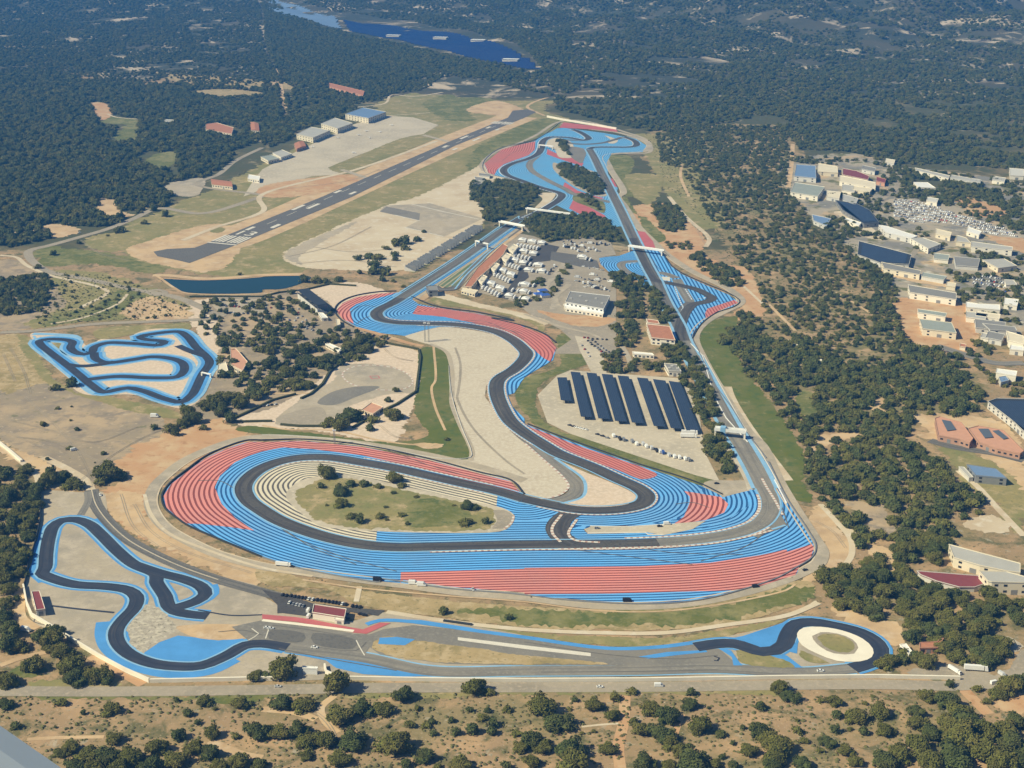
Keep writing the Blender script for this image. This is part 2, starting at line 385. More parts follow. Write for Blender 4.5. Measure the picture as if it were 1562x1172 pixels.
sheet('west_field', '0 520 25 510 60 560 95 600 40 600 0 608', 'grey_dirt', Z1, rough=3)
sheet('west_field', 'B0 0 830 110 820 300 1100 350 1172 120 1172 0 1172', 'straw', Z2, rough=3)
sheet('grass_strip', 'B0 110 820 140 820 320 1080 480 1172 C0 470 10 700 70 1080 160 1060 185 800 150 500 60 330 0 B0 290 1120', 'dry_grass', Z3, rough=1.5)
sheet('gravel_lot', '0 612 40 592 80 585 150 612 236 632 250 655 215 700 180 715 150 738 120 738 90 715 60 700 0 668', 'grey_dirt', Z2, rough=2)
sheet('west_verge', 'C0 0 310 120 380 420 480 560 570 480 610 250 600 200 500 0 380', 'dirt', Z1, rough=3)
sheet('orange_bank', 'C0 1190 170 1400 235 1500 285 1562 300 1300 400 1110 480 960 590 880 680 1000 900 1562 1100 1562 1172 1450 1172 1200 1050 900 930 740 830 640 720 600 610 720 560 700 440 860 330 1000 270', 'orange_dirt', Z2, rough=3)
sheet('orange_bank', 'C0 610 640 800 640 860 760 1000 880 1562 1080 1562 1172 1400 1150 1150 1030 900 930 740 830 640 720', 'dirt', Z3, rough=3)
sheet('inner_ground', '470 440 540 430 600 455 560 470 500 480 520 510 650 540 640 600 620 640 600 675 470 655 370 650 310 620 290 590 320 560 300 510 290 460 380 452', 'gravel_pink', Z1, rough=2, clear=False)
sheet('parking_ground', '325 455 470 448 530 490 570 520 500 570 420 620 310 640 290 600 330 560 330 500', 'grey_dirt', Z2, rough=2, clear=False)
sheet('paved_yard', 'B0 1270 600 1562 610 1562 690 1330 690', 'concrete', Z3, clear=False)
sheet('grass_bank', '645 530 672 532 688 545 690 590 700 640 720 690 712 702 650 697 560 685 480 672 360 655 375 650 470 660 600 675 650 665 632 630 640 580', 'grass_bright', Z3, rough=1)
ribbon('footpath', 'B1 1020 880 1030 1100 C1 1010 0 1030 120 1090 260', 2.6, 'dirt', Z4)
ribbon('footpath', 'C1 0 230 150 255 420 260 700 320 900 345 1080 345', 3, 'dirt', Z4)
sheet('dirt_clearing', 'C1 900 340 1060 340 1060 365 970 370', 'dirt', Z5, rough=1)
sheet('training_yard', 'B1 470 1010 620 995 760 1010 880 1080 890 1172 C1 800 40 560 100 340 230 80 225 250 60 350 0 B1 420 1100', 'concrete', Z2, rough=1)
sheet('training_yard', 'C1 80 190 340 120 360 220 130 222', 'road', Z3)
sheet('skid_circle', 'B1 480 1050 560 1010 680 1005 800 1025 880 1070 890 1120 820 1150 640 1145 520 1110', 'concrete', Z3)
ribbon('skid_circle_marking', 'B1 480 1050 560 1010 680 1005 800 1025 880 1070 890 1120 820 1150 640 1145 520 1110', 1.6, 'kerb', Z4, closed=True, period=8)
ribbon('skid_circle_marking', 'B1 640 1070 690 1068 700 1082 655 1086', 1.4, 'red_paint', Z4, closed=True)
sheet('training_track', 'C1 330 100 420 30 560 0 700 0 560 60 420 110', 'asphalt_worn', Z4)
ribbon('hedge_path', 'B1 0 1172 300 1172', 3, 'dirt', Z2)
# --- the right-hand side
sheet('pine_hill_ground', '985 205 1060 190 1200 195 1210 300 1240 350 1330 395 1380 430 1370 520 1480 570 1500 640 1440 660 1300 640 1180 560 1110 500 1135 450 1080 340 1020 290', 'pine_soil', Z1, clear=False, rough=6)
sheet('hill_edge', '960 205 1000 205 1045 215 1070 270 1100 345 1060 350 1020 300 985 240', 'dry_grass', Z1, clear=False, rough=2)
sheet('east_track_ground', 'B2 640 60 860 40 950 120 1080 260 1060 340 1180 400 1300 420 1420 640 1430 700 1200 800 1290 620 1200 560 1000 440 850 340 760 250', 'orange_dirt', Z2, rough=2)
sheet('meadow', 'K 1180 320 1330 320 1362 450 1330 480 1450 740 1562 860 B2 560 60 B2 600 0 690 40 740 140 840 260 790 275 690 190 K 1450 930 1300 640 1200 450', 'grass', Z3, rough=1.5)
sheet('meadow_dirt', 'K 1330 480 1562 480 1562 700 1480 740', 'dry_grass', Z4, rough=2)
sheet('grass_verge', '1066 520 1085 490 1120 483 1118 525 1140 570 1180 620 1225 690 1228 740 1240 765 1215 760 1180 700 1140 640 1085 570', 'grass_bright', Z3, rough=1.5)
sheet('grass_verge', '852 512 868 510 885 535 892 556 866 566 836 578 820 596 820 628 850 655 930 680 1030 712 1095 735 1100 748 1060 740 940 702 850 672 808 640 785 600 792 580 850 560', 'grass', Z3, rough=1)
sheet('dirt_corner', 'C3 300 730 350 690 450 800 530 900 545 1000 490 1100 300 1172 D3 0 165 0 110 C3 200 1172 330 1070 365 960 320 880', 'dirt', Z2, rough=2)
ribbon('dirt_path', 'C3 350 700 450 810 525 900 535 1000 480 1085', 5, 'pale_dirt', Z3)
sheet('east_clearing', '1385 460 1400 440 1450 455 1490 500 1475 540 1400 530 1375 500', 'orange_dirt', Z2, rough=2)
sheet('east_clearing', 'C3 510 690 680 700 800 880 720 900 600 800', 'grey_dirt', Z2, rough=3)
sheet('east_clearing', 'C3 470 820 540 840 580 910 540 900', 'pale_dirt', Z2, rough=2)
sheet('east_clearing', 'C3 1200 820 1270 780 1400 770 1480 830 1450 870 1300 860', 'pale_dirt', Z2, rough=2)
sheet('east_clearing', 'C3 890 170 1200 170 1400 200 1562 380 1562 460 1300 400 1050 330 920 290 1000 270', 'dirt', Z2, rough=2)
sheet('east_clearing', 'C3 1090 350 1280 390 1500 520 1562 620 1562 900 1400 720 1250 600 1160 500', 'dry_grass', Z1, rough=4)
sheet('east_clearing', 'C3 1280 390 1400 420 1562 470 1562 620 1460 500', 'dirt', Z2, rough=2)
sheet('east_clearing', 'C3 730 960 790 1000 810 1090 780 1150 740 1120 760 1040 700 990 640 1000 660 940', 'dirt', Z2, rough=1.5)
sheet('east_clearing', 'C3 220 20 295 30 310 110 350 200 250 170 200 110', 'grass', Z2, rough=1.5)
sheet('east_clearing', 'C3 670 80 720 70 740 150 670 150', 'dirt', Z2, rough=2)
sheet('east_clearing', 'C3 340 300 570 270 590 290 400 340 330 400 300 400', 'dirt', Z2, rough=2)
sheet('east_clearing', 'D3 740 300 800 300 830 420 790 440 600 350 420 250 400 200 530 140 520 170 440 200', 'dirt', Z2, rough=1.5)
sheet('east_lot', 'D3 860 600 1040 560 1240 570 1330 600 1390 620 1480 560 1562 460 1562 620 1440 660 1250 680 1190 660 1180 630 900 620', 'road', Z2, rough=1)
sheet('east_lot', 'D3 1400 390 1500 400 1562 440 1480 480', 'concrete', Z2, rough=1)
sheet('red_soil', 'D3 1380 780 1562 720 1562 850 1450 830', 'orange_dirt', Z2, rough=2)
sheet('town_ground', 'N 90 100 500 60 760 130 1562 250 1562 1172 1250 1172 1130 1172 900 1172 780 1060 760 900 640 770 500 690 420 600 300 520 200 420 100 340', 'town_mix', Z1, rough=3, clear=False)
sheet('town_yard', 'N 1120 310 1250 340 1430 400 1440 450 1250 450 1180 400', 'orange_dirt', Z2, rough=2)
sheet('town_yard', 'N 1330 560 1562 590 1562 680 1350 590', 'orange_dirt', Z2, rough=2)
sheet('town_yard', 'N 780 960 1000 990 1150 1010 1200 1060 1230 1172 780 1172 760 1040', 'orange_dirt', Z2, rough=2)
sheet('town_yard', 'O 400 20 1000 20 1040 330 1000 430 780 410 600 340 480 250', 'orange_dirt', Z2, rough=2)
sheet('town_yard', 'N 670 780 920 815 1120 850 1080 890 760 830', 'dirt', Z2, rough=1)
sheet('town_yard', 'N 380 420 460 420 660 560 700 600 600 590 480 490', 'pale_dirt', Z2, rough=1)
sheet('storage_yard', 'N 740 340 900 350 1200 450 1430 520 1540 585 1330 565 1100 500 880 500 740 460', 'concrete', Z2, rough=1)
sheet('town_green', 'N 760 160 1000 170 1250 240 1430 330 1300 330 1100 300 800 260', 'forest_floor', Z3, rough=2, clear=False)
ribbon('street', 'N 500 80 640 110 760 160 770 260 700 330 620 370 640 430 740 500 900 620', 9, 'road', Z4)
ribbon('street', 'N 770 150 900 160 1100 200 1300 230 1562 260', 8, 'concrete', Z4)
ribbon('street', 'N 900 640 860 760 1000 790 1150 820 1240 880 1562 960', 8, 'road', Z4)
ribbon('street', 'O 760 400 1080 500 1300 560 1562 560', 14, 'asphalt_worn', Z4)
ribbon('street', 'C3 1000 320 1150 360 1400 400 1562 440', 12, 'asphalt_mid', Z4)
ribbon('dirt_path', 'C3 1170 500 1280 590 1400 720 1562 890', 6, 'pale_dirt', Z4)
ribbon('dirt_path', 'N 120 0 110 140 90 270', 8, 'dirt', Z3)
ribbon('dirt_path', 'B2 860 0 960 120 1100 250 1080 300', 7, 'pale_dirt', Z4)
ribbon('dirt_path', 'B2 1300 530 1420 640', 4, 'pale_dirt', Z4)
ribbon('dirt_path', 'B3 440 570 640 690 740 780', 4, 'dirt', Z3)
ribbon('dirt_path', 'B3 40 640 120 720 200 800', 4, 'dirt', Z3)
ribbon('dirt_path', 'A2 980 1172 930 1050 940 980', 5, 'dirt', Z3)
ribbon('dirt_path', 'A2 1500 900 1390 850 1380 900', 4, 'dirt', Z3)
# --- airfield
sheet('taxi_apron', 'A1 0 1010 200 905 350 835 550 740 740 690 900 700 1050 745 960 800 880 812 560 930 390 1000 480 1040 300 1050 200 1080 0 1130 A0 1450 1172 1500 1090', 'pale_concrete', Z3, curve=False)
ribbon('runway_shoulder', '230 392 330 372 400 346 500 302 600 257 700 214 790 178', 92, 'dirt', Z2)
sheet('runway_shoulder', 'B0 770 300 900 260 1160 180 1300 160 1400 200 1400 360 1250 450 1130 440 930 400 790 360', 'dirt', Z2, rough=2)
sheet('runway_shoulder', 'A1 1220 660 1390 600 1562 660 1500 760 1440 700', 'dirt', Z3, rough=2)
sheet('airfield_grass', 'B0 1250 195 1300 180 1340 195 1300 215 1260 212', 'dry_grass', Z4, rough=1)
ribbon('taxiway', 'B0 1090 260 1280 185 1562 90 A1 0 1160 B1 0 -8 A1 560 1010 880 900 1040 840', 9, 'pale_dirt', Z5)
sheet('airfield_grass', 'A1 400 1005 560 935 890 815 1000 830 700 950 560 1020 480 1030', 'dry_grass', Z4, rough=1)
ribbon('taxi_link', 'A1 470 1010 620 1060', 11, 'concrete', Z5); ribbon('taxi_link', 'A1 960 805 1130 850', 11, 'concrete', Z5)
sheet('runway', '317.5 370.4 492 300 681.7 217.7 775 179.5 782 169 805 167 818 171 800 180 695 222 538 300 350.8 377.5 289 401.5 270 397 240 391 234 384 255 380 297 378', 'asphalt_mid', Z5, curve=False)
ca = np.array(at(334, 374)[:2]); cb = np.array(at(790, 178)[:2]); rd = (cb-ca)/np.linalg.norm(cb-ca); rn = np.array([-rd[1], rd[0]])
def on_runway(name, s0, s1, t0, t1, mat='white_paint'):
    q = [ca+rd*s+rn*t for s, t in ((s0, t0), (s1, t0), (s1, t1), (s0, t1))]
    ZC[0] += 1
    o = mesh_obj(name, [(x, y, Z6+.04+ZC[0]*.0003) for x, y in q], [(0, 1, 2, 3)], mat); o['kind'] = 'structure'
    if o.data.polygons[0].normal.z < 0: o.data.flip_normals()
def edge_pt(x, y):
    q = np.array(at(x, y)[:2])-ca; return q@rd, q@rn
s_th, _ = edge_pt(325, 372)
for k in range(8):                       # threshold bars and paired touchdown marks
    t = (-21.5+k*5.4) if k < 4 else (2.5+(k-4)*5.4); on_runway('runway_marking', s_th+12, s_th+50, t, t+3.6)
on_runway('runway_marking', s_th+2, s_th+6, -24, 24)
for (x, y) in ((382, 349), (455, 317), (478, 315), (421, 345), (420, 346), (515, 293), (538, 295), (679, 224), (694, 228), (708, 210), (727, 213), (745, 195), (759, 198)):
    s_, t_ = edge_pt(x, y); ln = 38 if x in (455, 478, 708, 727) else 22
    on_runway('runway_marking', s_-ln/2, s_+ln/2, t_-3, t_+3)
for s_ in np.arange(s_th+130, np.linalg.norm(cb-ca)-90, 60): on_runway('runway_marking', s_, s_+30, -.5, .5)
s_far, _ = edge_pt(779, 187)
for k in range(8):
    t = (-21.5+k*5.4) if k < 4 else (2.5+(k-4)*5.4); on_runway('runway_marking', s_far-30, s_far, t, t+3.6)
for ch, tt in (('1', 9), ('3', -9)):     # runway designation
    cu = bpy.data.curves.new('runway_number', 'FONT'); cu.body = ch; cu.size = 34; cu.align_x = 'CENTER'; cu.offset = .35
    to = bpy.data.objects.new('t', cu); COL.objects.link(to); bpy.context.view_layer.update()
    me = bpy.data.meshes.new_from_object(to.evaluated_get(bpy.context.evaluated_depsgraph_get())); bpy.data.objects.remove(to)
    o = bpy.data.objects.new('runway_number', me); COL.objects.link(o); me.materials.clear(); me.materials.append(MATS['white_paint'])
    q = ca+rd*(s_th+58)+rn*tt; o.location = (q[0], q[1], Z7); o.rotation_euler = (0, 0, math.atan2(rd[1], rd[0])-math.pi/2); o['kind'] = 'structure'
# --- pale field between runway and pit straight
sheet('event_field', 'B1 120 350 450 180 780 40 900 10 K 230 330 400 280 560 300 640 320 K 120 560 0 560 B1 1330 130 1280 180 1130 260 880 430 780 445 560 440 240 420', 'pale_dirt', Z2, rough=2)
sheet('event_field', 'B1 130 350 450 190 560 150 380 260 220 360 240 410', 'concrete', Z3, rough=2)
sheet('paved_yard', 'B1 730 55 1000 40 1320 130 1080 240 850 185 940 140 800 110 700 85', 'concrete', Z3, curve=False)
sheet('paved_yard', 'B1 740 60 940 100 935 145 790 110 700 90', 'asphalt_worn', Z4, curve=False)
for s in ('B1 890 45 1080 90 1290 135', 'B1 790 110 940 145', 'B1 845 182 1080 238'): ribbon('kerb_line', s, 2.2, 'white_paint', Z5, curve=False)
sheet('bank', 'B1 880 430 1100 290 1320 165 1320 190 1120 320 900 455', 'dry_grass', Z4, rough=1)
# --- access roads
ribbon('far_road', 'A0 1500 -10 1562 100 A1 20 300 90 440 150 690', 8, 'dirt', Z3)
ribbon('far_road', 'A0 0 295 60 292 120 290', 10, 'pale_dirt', Z3)
ribbon('dirt_path', 'A0 640 680 700 700 860 712 960 715 1190 770', 5, 'pale_dirt', Z3)
sheet('dirt_clearing', 'B0 600 10 700 25 720 90 800 110 640 130', 'dirt', Z3, rough=2)
sheet('dirt_clearing', 'B0 280 165 440 180 470 210 330 245', 'dirt', Z3, rough=2)
sheet('paved_yard', 'A0 1000 1095 1200 1060 1205 1130 1150 1172 1020 1160', 'concrete', Z3, rough=1)
sheet('runway_shoulder', 'A1 0 1110 300 1060 520 1040 560 1090 200 1172 0 1172', 'orange_dirt', Z3, rough=2)
ribbon('access_road', 'B0 1562 0 1200 100 950 70 800 130 650 190 480 240 300 290 180 320 170 350 210 400 300 450 560 500 780 550 900 570 1050 600 1200 660 1300 710', 12, 'road', Z4)
ribbon('access_road', 'B0 0 810 200 800 560 760 900 745 1130 735 1300 720 1330 650 1270 610 1562 600', 10, 'road', Z5)
ribbon('access_road', 'B0 0 350 90 360 160 410 300 470 560 530 640 570 480 660', 6, 'pale_dirt', Z4)
ribbon('access_road', 'B0 760 580 700 640 500 720 300 760', 4, 'pale_dirt', Z4)
ribbon('access_road', 'A0 1562 880 1400 960 1300 1040 1172 1100 B0 1562 -10', 10, 'road', Z3)
ribbon('access_road', '0 350 20 355 60 350 110 340', 6, 'dirt', Z3)
ribbon('access_road', 'A1 0 600 90 480 120 600 150 700', 8, 'dirt', Z3)
ribbon('access_road', 'A1 560 640 720 620 780 565 900 575 1050 555 1200 530', 6, 'pale_dirt', Z4)
ribbon('access_road', 'A1 740 690 900 680 1000 672', 5, 'pale_dirt', Z4)
ribbon('access_road', 'A1 1080 450 1200 480 1562 510 A2 0 510 200 560 400 565', 8, 'dirt', Z3)
ribbon('access_road', 'A2 120 690 30 650 20 630 150 580 300 565', 7, 'dirt', Z4)
ribbon('access_road', 'C0 0 340 120 440 220 530 230 610', 6, 'pale_dirt', Z4)
ribbon('service_road', 'C0 260 420 400 490 510 560 545 620', 8, 'pale_dirt', Z4)
ribbon('roundabout', 'B0 890 560 930 555 980 565 980 580 930 588 890 575', 7, 'road', Z5, closed=True)
ribbon('access_road', 'B1 150 300 560 80', 4, 'dry_grass', Z3)
sheet('water', 'B0 960 490 1230 500 1562 480 B1 0 480 240 470 290 480 250 510 120 550 0 555 B0 1562 570 1120 572 1040 540', 'water', Z4)
ribbon('pond_bank', 'B0 920 465 960 490 1040 545 1110 575 1562 580 B1 100 570', 4, 'dirt', Z5)
ribbon('pond_bank', 'B0 910 470 1000 470 1230 490 1562 468 B1 0 465 240 462', 11, 'dirt', Z3)
ribbon('pond_bank', 'B0 955 487 1230 497 1562 477 B1 0 475 230 470', 2.5, 'orange_dirt', Z5)
# --- bottom road, paths, embankment
sheet('scrub_slope', 'F 0 1040 800 1045 1562 1030 1562 1172 1562 1190 0 1190', 'scrub', Z1, clear=False)
sheet('roadside_grass', 'D0 0 735 830 735 900 750 1562 720 D1 400 715 D1 0 755 D0 1562 770 900 760 0 745', 'grass', Z2, rough=1.5, clear=False)
sheet('roadside_grass', 'D1 500 720 1100 715 D2 0 715 1000 712 1562 705 1562 730 700 725 0 730 D1 1000 745 520 745', 'dry_grass', Z2, rough=1.5, clear=False)
sheet('roadside_grass', 'D0 60 600 150 560 270 570 260 620 150 630', 'grass', Z2, rough=1.5, clear=False)
sheet('roadside_grass', 'D0 160 660 500 640 620 620 760 670 600 690 200 688', 'dry_grass', Z2, rough=1.5, clear=False)
ribbon('country_road', 'D0 -200 712 0 712 600 715 1562 705 D1 0 695 700 693 1562 690 D2 700 688 1562 676 D3 0 672 700 672 1150 680 1562 650 1800 620', 12, 'road', Z4)
ribbon('verge', 'D0 -200 738 600 738 1562 725 D1 700 712 D2 0 710 1562 700 D3 700 696 1100 704', 1.6, 'pale_dirt', Z3)
ribbon('dirt_path', 'D0 0 560 80 530 180 500 280 480', 5, 'dirt', Z3); ribbon('dirt_path', 'D0 540 505 700 590 850 675', 7, 'orange_dirt', Z3)
ribbon('dirt_path', 'D0 130 100 110 200 130 290 220 340', 9, 'dirt', Z2)
ribbon('dirt_path', 'D0 160 1000 350 990 620 985', 3.5, 'dirt', Z3); ribbon('dirt_path', 'D1 430 740 350 810 380 900 450 960', 5, 'dirt', Z2)
ribbon('dirt_path', 'D2 600 740 590 900 560 1040 570 1172', 7, 'orange_dirt', Z2, clear=False); ribbon('dirt_path', 'D2 940 850 900 960 880 1060', 4, 'orange_dirt', Z2, clear=False)
ribbon('dirt_path', 'D3 1200 700 1290 790 1350 850', 8, 'orange_dirt', Z2); ribbon('dirt_path', 'D1 0 820 200 840 320 880', 6, 'dirt', Z2, clear=False)
ribbon('dirt_path', 'D2 560 905 430 915 340 925', 2, 'pale_dirt', Z2, clear=False); ribbon('dirt_path', 'D0 1250 1010 1450 1090 1562 1110', 6, 'dirt', Z2)
sheet('embankment', '395 862 470 885 600 908 750 922 860 928 980 928 1100 918 1230 886 1246 905 1180 935 1080 955 960 962 800 957 660 940 560 925 500 900 400 890', 'straw', Z3, rough=1)
sheet('embankment', '700 928 860 932 980 932 1100 922 1236 893 1248 904 1180 930 1050 950 900 954 760 946', 'grass', Z4, rough=3)
sheet('embankment', 'D1 740 250 1200 310 1562 360 D2 400 385 900 395 1200 340 1562 290 1400 340 1100 400 800 440 600 450 400 435 0 385 D1 1200 340 900 290', 'dry_grass', Z3, rough=1)
ribbon('dirt_path', 'D1 740 240 1100 295 1562 345 D2 0 342 500 366 850 364 1200 318 1562 262 D3 0 280 150 235 330 190', 5, 'pale_dirt', Z5)
sheet('dirt_corner', 'D3 290 190 320 170 370 200 300 205', 'pale_dirt', Z6, rough=.6)

# ================================================================= grand prix circuit
PIT = 'F 799.5 330.7 771.3 348.7 694.5 402.4 630.5 443.4 599.7 462.6 579.3 472.9 574.1 479.8 581.8 488.2 604.9 492.6 643.3 494.1 694.5 495.9 732.9 501 758.5 507.4 781.6 519 796 531 803 540 799 550 781.6 566.3 766 575.5 759 583 757.5 597.7 763.6 618 779 643.8 800 661 825 677 851 692.4 902.4 712.9 940.8 730.8 974 746.2 986 757.5 979.3 769.5 953.7 776.5 915.2 779.5 876.8 777.7 838.4 770.5 799.5 761.8'
LOOP = 'F 799.5 761.8 758.5 750 707 738.5 656 727 604.9 715.5 553.6 706.5 502 698.8 464 698.8 430.7 704 399.5 715.5 379 730.8 371.3 746.2 379 764 399.5 779.5 425.6 794.9 464 810.2 502.4 821.8 553.6 832 604.9 835.8 656 835 799.5 831.6 902 830.9 979 829.4 1030.5 826.9 1081.7 821.8 1127.8 812.8 1158.5 800 1174 782 1175 764 1167 746.2'
MIS = 'F 1167 746.2 1153.4 718 1132.9 682.2 1115 654 1097 620.7 1080.4 590 1055 543'
L_PIT = gline(PIT); L_LOOP = gline(LOOP); L_MIS = gline(MIS); L_ALL = np.vstack([L_LOOP[::1], L_MIS])
G_FULL = np.vstack([L_PIT, L_LOOP, L_MIS])
lp = P(LOOP); mp = P(MIS)
OUT = 'C1 1562 655 1500 590 1480 565 1300 520 1000 440 800 400 600 360 400 340 250 325 0 330 C0 1480 330 1350 370 1220 430 1110 510 1020 580 975 650 990 720 1060 780 1110 815 1300 900 1562 1010 C1 200 1070 500 1130 700 1160 840 1172 D1 1100 95 1562 130 D2 0 140 300 165 600 188 900 185 1100 155 1300 105 1562 22 D3 0 85 200 20 C3 230 1060 300 1000 310 950 270 870 150 680 0 400 C2 1330 335 1280 270'
OUTP = P(OUT)
# plateau under the painted run-offs (service road round the outside)
SERV = 'C1 1562 560 1300 480 1000 410 600 340 300 310 0 298 C0 1400 320 1250 370 1100 440 1000 515 925 590 895 680 925 770 1000 850 1130 925 1300 1000 1562 1070 C1 300 1110 600 1150 840 1180 D1 1200 125 1562 152 D2 0 165 400 200 700 206 1000 185 1300 125 1562 45 D3 0 118 150 55 290 -20 C3 340 1050 358 980 310 900 200 730 100 560 0 350 C2 1340 280 1250 150 1170 0 B2 1180 1172 1060 960 1015 830 1080 745 1200 680 1290 630 1240 565 1000 445 850 345 760 260 680 180 600 60 560 0 A2 590 1150 510 1000 495 925 560 915 700 905 740 880 730 850 560 790 400 770 220 735'
ribbon('service_road', SERV, 11, 'concrete', Z5)
ribbon('service_road_edge', SERV, 1.2, 'pale_dirt', Z6, off=5.6, clear=False)
ribbon('service_road', 'C2 1200 0 1220 60 1300 200 1420 370 1562 560', 12, 'pale_dirt', Z4)
sheet('paved_runoff', 'C2 1100 560 1240 560 1320 560 1345 600 1330 720 1220 780 1000 860 830 885 740 880 1080 790 1190 750 1210 690 1170 650 1060 590', 'concrete', Z5)
sheet('paved_runoff', 'C2 1170 380 1210 400 1310 560 1330 640 1340 720 1360 600 1330 520 1230 340', 'pale_concrete', Z5)
# outer run-off of the double right-hander
big = OUTP+list(reversed([p for p in mp[:4]]))+list(reversed(lp))
striped('blue_runoff', big, np.vstack([L_LOOP, L_MIS]), 3.9, 'blue_stripes', Z5, cell=6, off=6.5)
red1 = P('C1 1540 635 1300 585 1100 530 1000 505 800 455 600 410 300 372 120 362 0 385 C0 1480 412 1400 450 1310 530 1280 600 1320 700 1400 780 1515 858 1380 838 1200 818 1110 815 1060 780 990 720 975 650 1020 580 1110 510 1220 430 1350 370 1480 330 C1 0 330 250 325 400 340 600 360 800 400 1000 440 1300 520 1480 565')
striped('red_runoff', red1, np.vstack([L_LOOP]), 4.3, 'red_stripes', Z6, cell=5, off=6.5, curve=False)
red2 = P('C1 822 1172 826 1105 1562 1085 C2 0 1080 700 1070 1100 1050 1400 1005 1562 970 C3 0 1020 150 985 298 938 310 960 292 1020 230 1062 D3 200 20 0 85 D2 1562 22 1240 112 500 132 0 136 D1 1562 126 1100 88 840 50')
striped('red_runoff', red2, np.vstack([L_LOOP]), 3.9, 'red_stripes', Z6, cell=6, off=6.5, curve=False)
# inside of the loop
i0 = lp[:30]
core = i0+P('C2 210 928 185 880 160 860 175 800 262 748 150 722')
striped('blue_runoff', core, L_LOOP, 4.2, 'blue_stripes', Z5, cell=5, off=6.5)
wl = [p for p in lp[:22]]
wpoly = P('C1 1402 640')+lp[2:19]+P('C1 676 950 684 850 600 820 500 780 700 760 1300 760 1395 715')
striped('white_runoff', wpoly, L_LOOP, 4.3, 'white_stripes', Z6, cell=4, off=7, curve=False)
ISL = 'C1 1395 712 1250 682 1100 650 980 622 830 592 700 560 600 538 450 520 330 535 230 560 160 610 140 650 170 700 250 770 350 832 500 850 680 862 1370 868 1450 852 1500 800 1500 765 1460 735'
sheet('infield_rim', ISL, 'pale_concrete', Z7)
sheet('infield_grass', 'C1 1370 722 1250 697 1100 666 980 640 830 612 700 580 600 558 450 545 340 555 260 590 200 620 215 690 270 750 360 815 500 838 680 848 1330 848 1385 790', 'dry_grass', Z8, rough=1.5)
sheet('infield_grass', 'C1 860 700 1000 670 1200 730 1300 780 1270 830 1050 835 850 830 870 770', 'grass', Z9, rough=2)
sheet('infield_asphalt', 'C1 1380 735 1440 735 1495 770 1480 820 1440 845 1370 848 1400 800', 'road', Z8)
ribbon('kerb', 'C1 1498 768 1485 812 1440 846', 2, 'kerb', Z9, period=6)
# run-off of the second right-hander
r3 = P('C2 -10 215 20 230 150 280 300 335 500 405 700 475 900 540 1050 590 1170 648 1215 700 1190 750 1080 795 890 822 400 832 350 850 372 872 730 877 830 882 1000 862 1200 800 1300 730 1335 712 1342 610 1375 620')
r3b = P('F 1167 746.2 1175 764 1174 782 1158.5 800 1127.8 812.8 1081.7 821.8 1030.5 826.9 979 829.4 902 830.9 C2 250 935 200 880 240 790 300 745 F 915 779.5 953.7 776.5 979.3 769.5 986 757.5 974 746.2 940.8 730.8 902.4 712.9 851 692.4 825 677 800 661')
striped('blue_runoff', r3+r3b, np.vstack([L_PIT, L_LOOP, L_MIS]), 3.9, 'blue_stripes', Z5, cell=5, off=6.5, curve=False)
striped('red_runoff', 'C2 15 238 150 285 300 345 500 412 720 488 792 527 705 552 560 500 300 400 150 325 60 270', L_PIT, 3.6, 'red_stripes_fine', Z6, cell=5, off=6.5)
striped('red_runoff', P('C2 950 622 1050 638 1170 658 1215 700 1190 750 1080 795 885 822 950 775 985 690 985 655'), L_PIT, 4.4, 'red_stripes', Z6, cell=4, off=6.5, curve=False)
sheet('concrete_island', 'C2 400 832 600 836 890 816 1080 800 1000 850 830 884 730 868 380 872 355 850', 'pale_concrete', Z7, curve=False)
ribbon('infield_line', 'C2 390 830 600 835 880 818', 1.6, 'white_paint', Z9, curve=False); ribbon('infield_line', 'C2 375 873 720 868 735 880 830 882', 2, 'white_paint', Z9, curve=False)
# hairpin after the pit straight
vr = P('B1 840 570 700 578 560 600 480 635 440 680 480 730 560 775 700 812 850 830 950 800 1060 775')+[p for p in P(PIT)[3:12]][::-1]
striped('blue_runoff', vr, L_PIT, 4.6, 'blue_stripes', Z5, cell=5, off=7, curve=False)
striped('red_runoff', 'B1 800 573 700 578 560 600 480 635 440 680 480 730 545 760 528 700 520 670 560 640 640 615 740 592', L_PIT, 4.6, 'red_stripes', Z6, cell=4, off=7, curve=False)
r4 = P('B1 885 605 930 640 1040 662 1300 700 1562 770 B2 0 780 60 800 140 832 190 900 170 975 50 1045 0 1078 B1 1500 1172 C1 1462 50 1490 120 1562 190 C2 0 220')
r4b = [p for p in P(PIT) if True][5:28][::-1]
pp = P(PIT); i_end = [i for i, p in enumerate(pp) if abs(p[0]-800) < .1 and abs(p[1]-661) < .1][0]
r4 = r4+list(reversed(pp[4:i_end+1]))
striped('blue_runoff', r4, L_PIT, 4.3, 'blue_stripes', Z5, cell=5, off=6.5, curve=False)
striped('red_runoff', P('B1 925 650 895 700 1080 716 1250 752 1330 775 1420 798 1562 868 B2 0 872 60 915 110 960 155 985 190 900 140 832 60 800 0 780 B1 1500 750 1300 702 1050 664'), L_PIT, 4.3, 'red_stripes_fine', Z6, cell=5, off=6.5, curve=False)
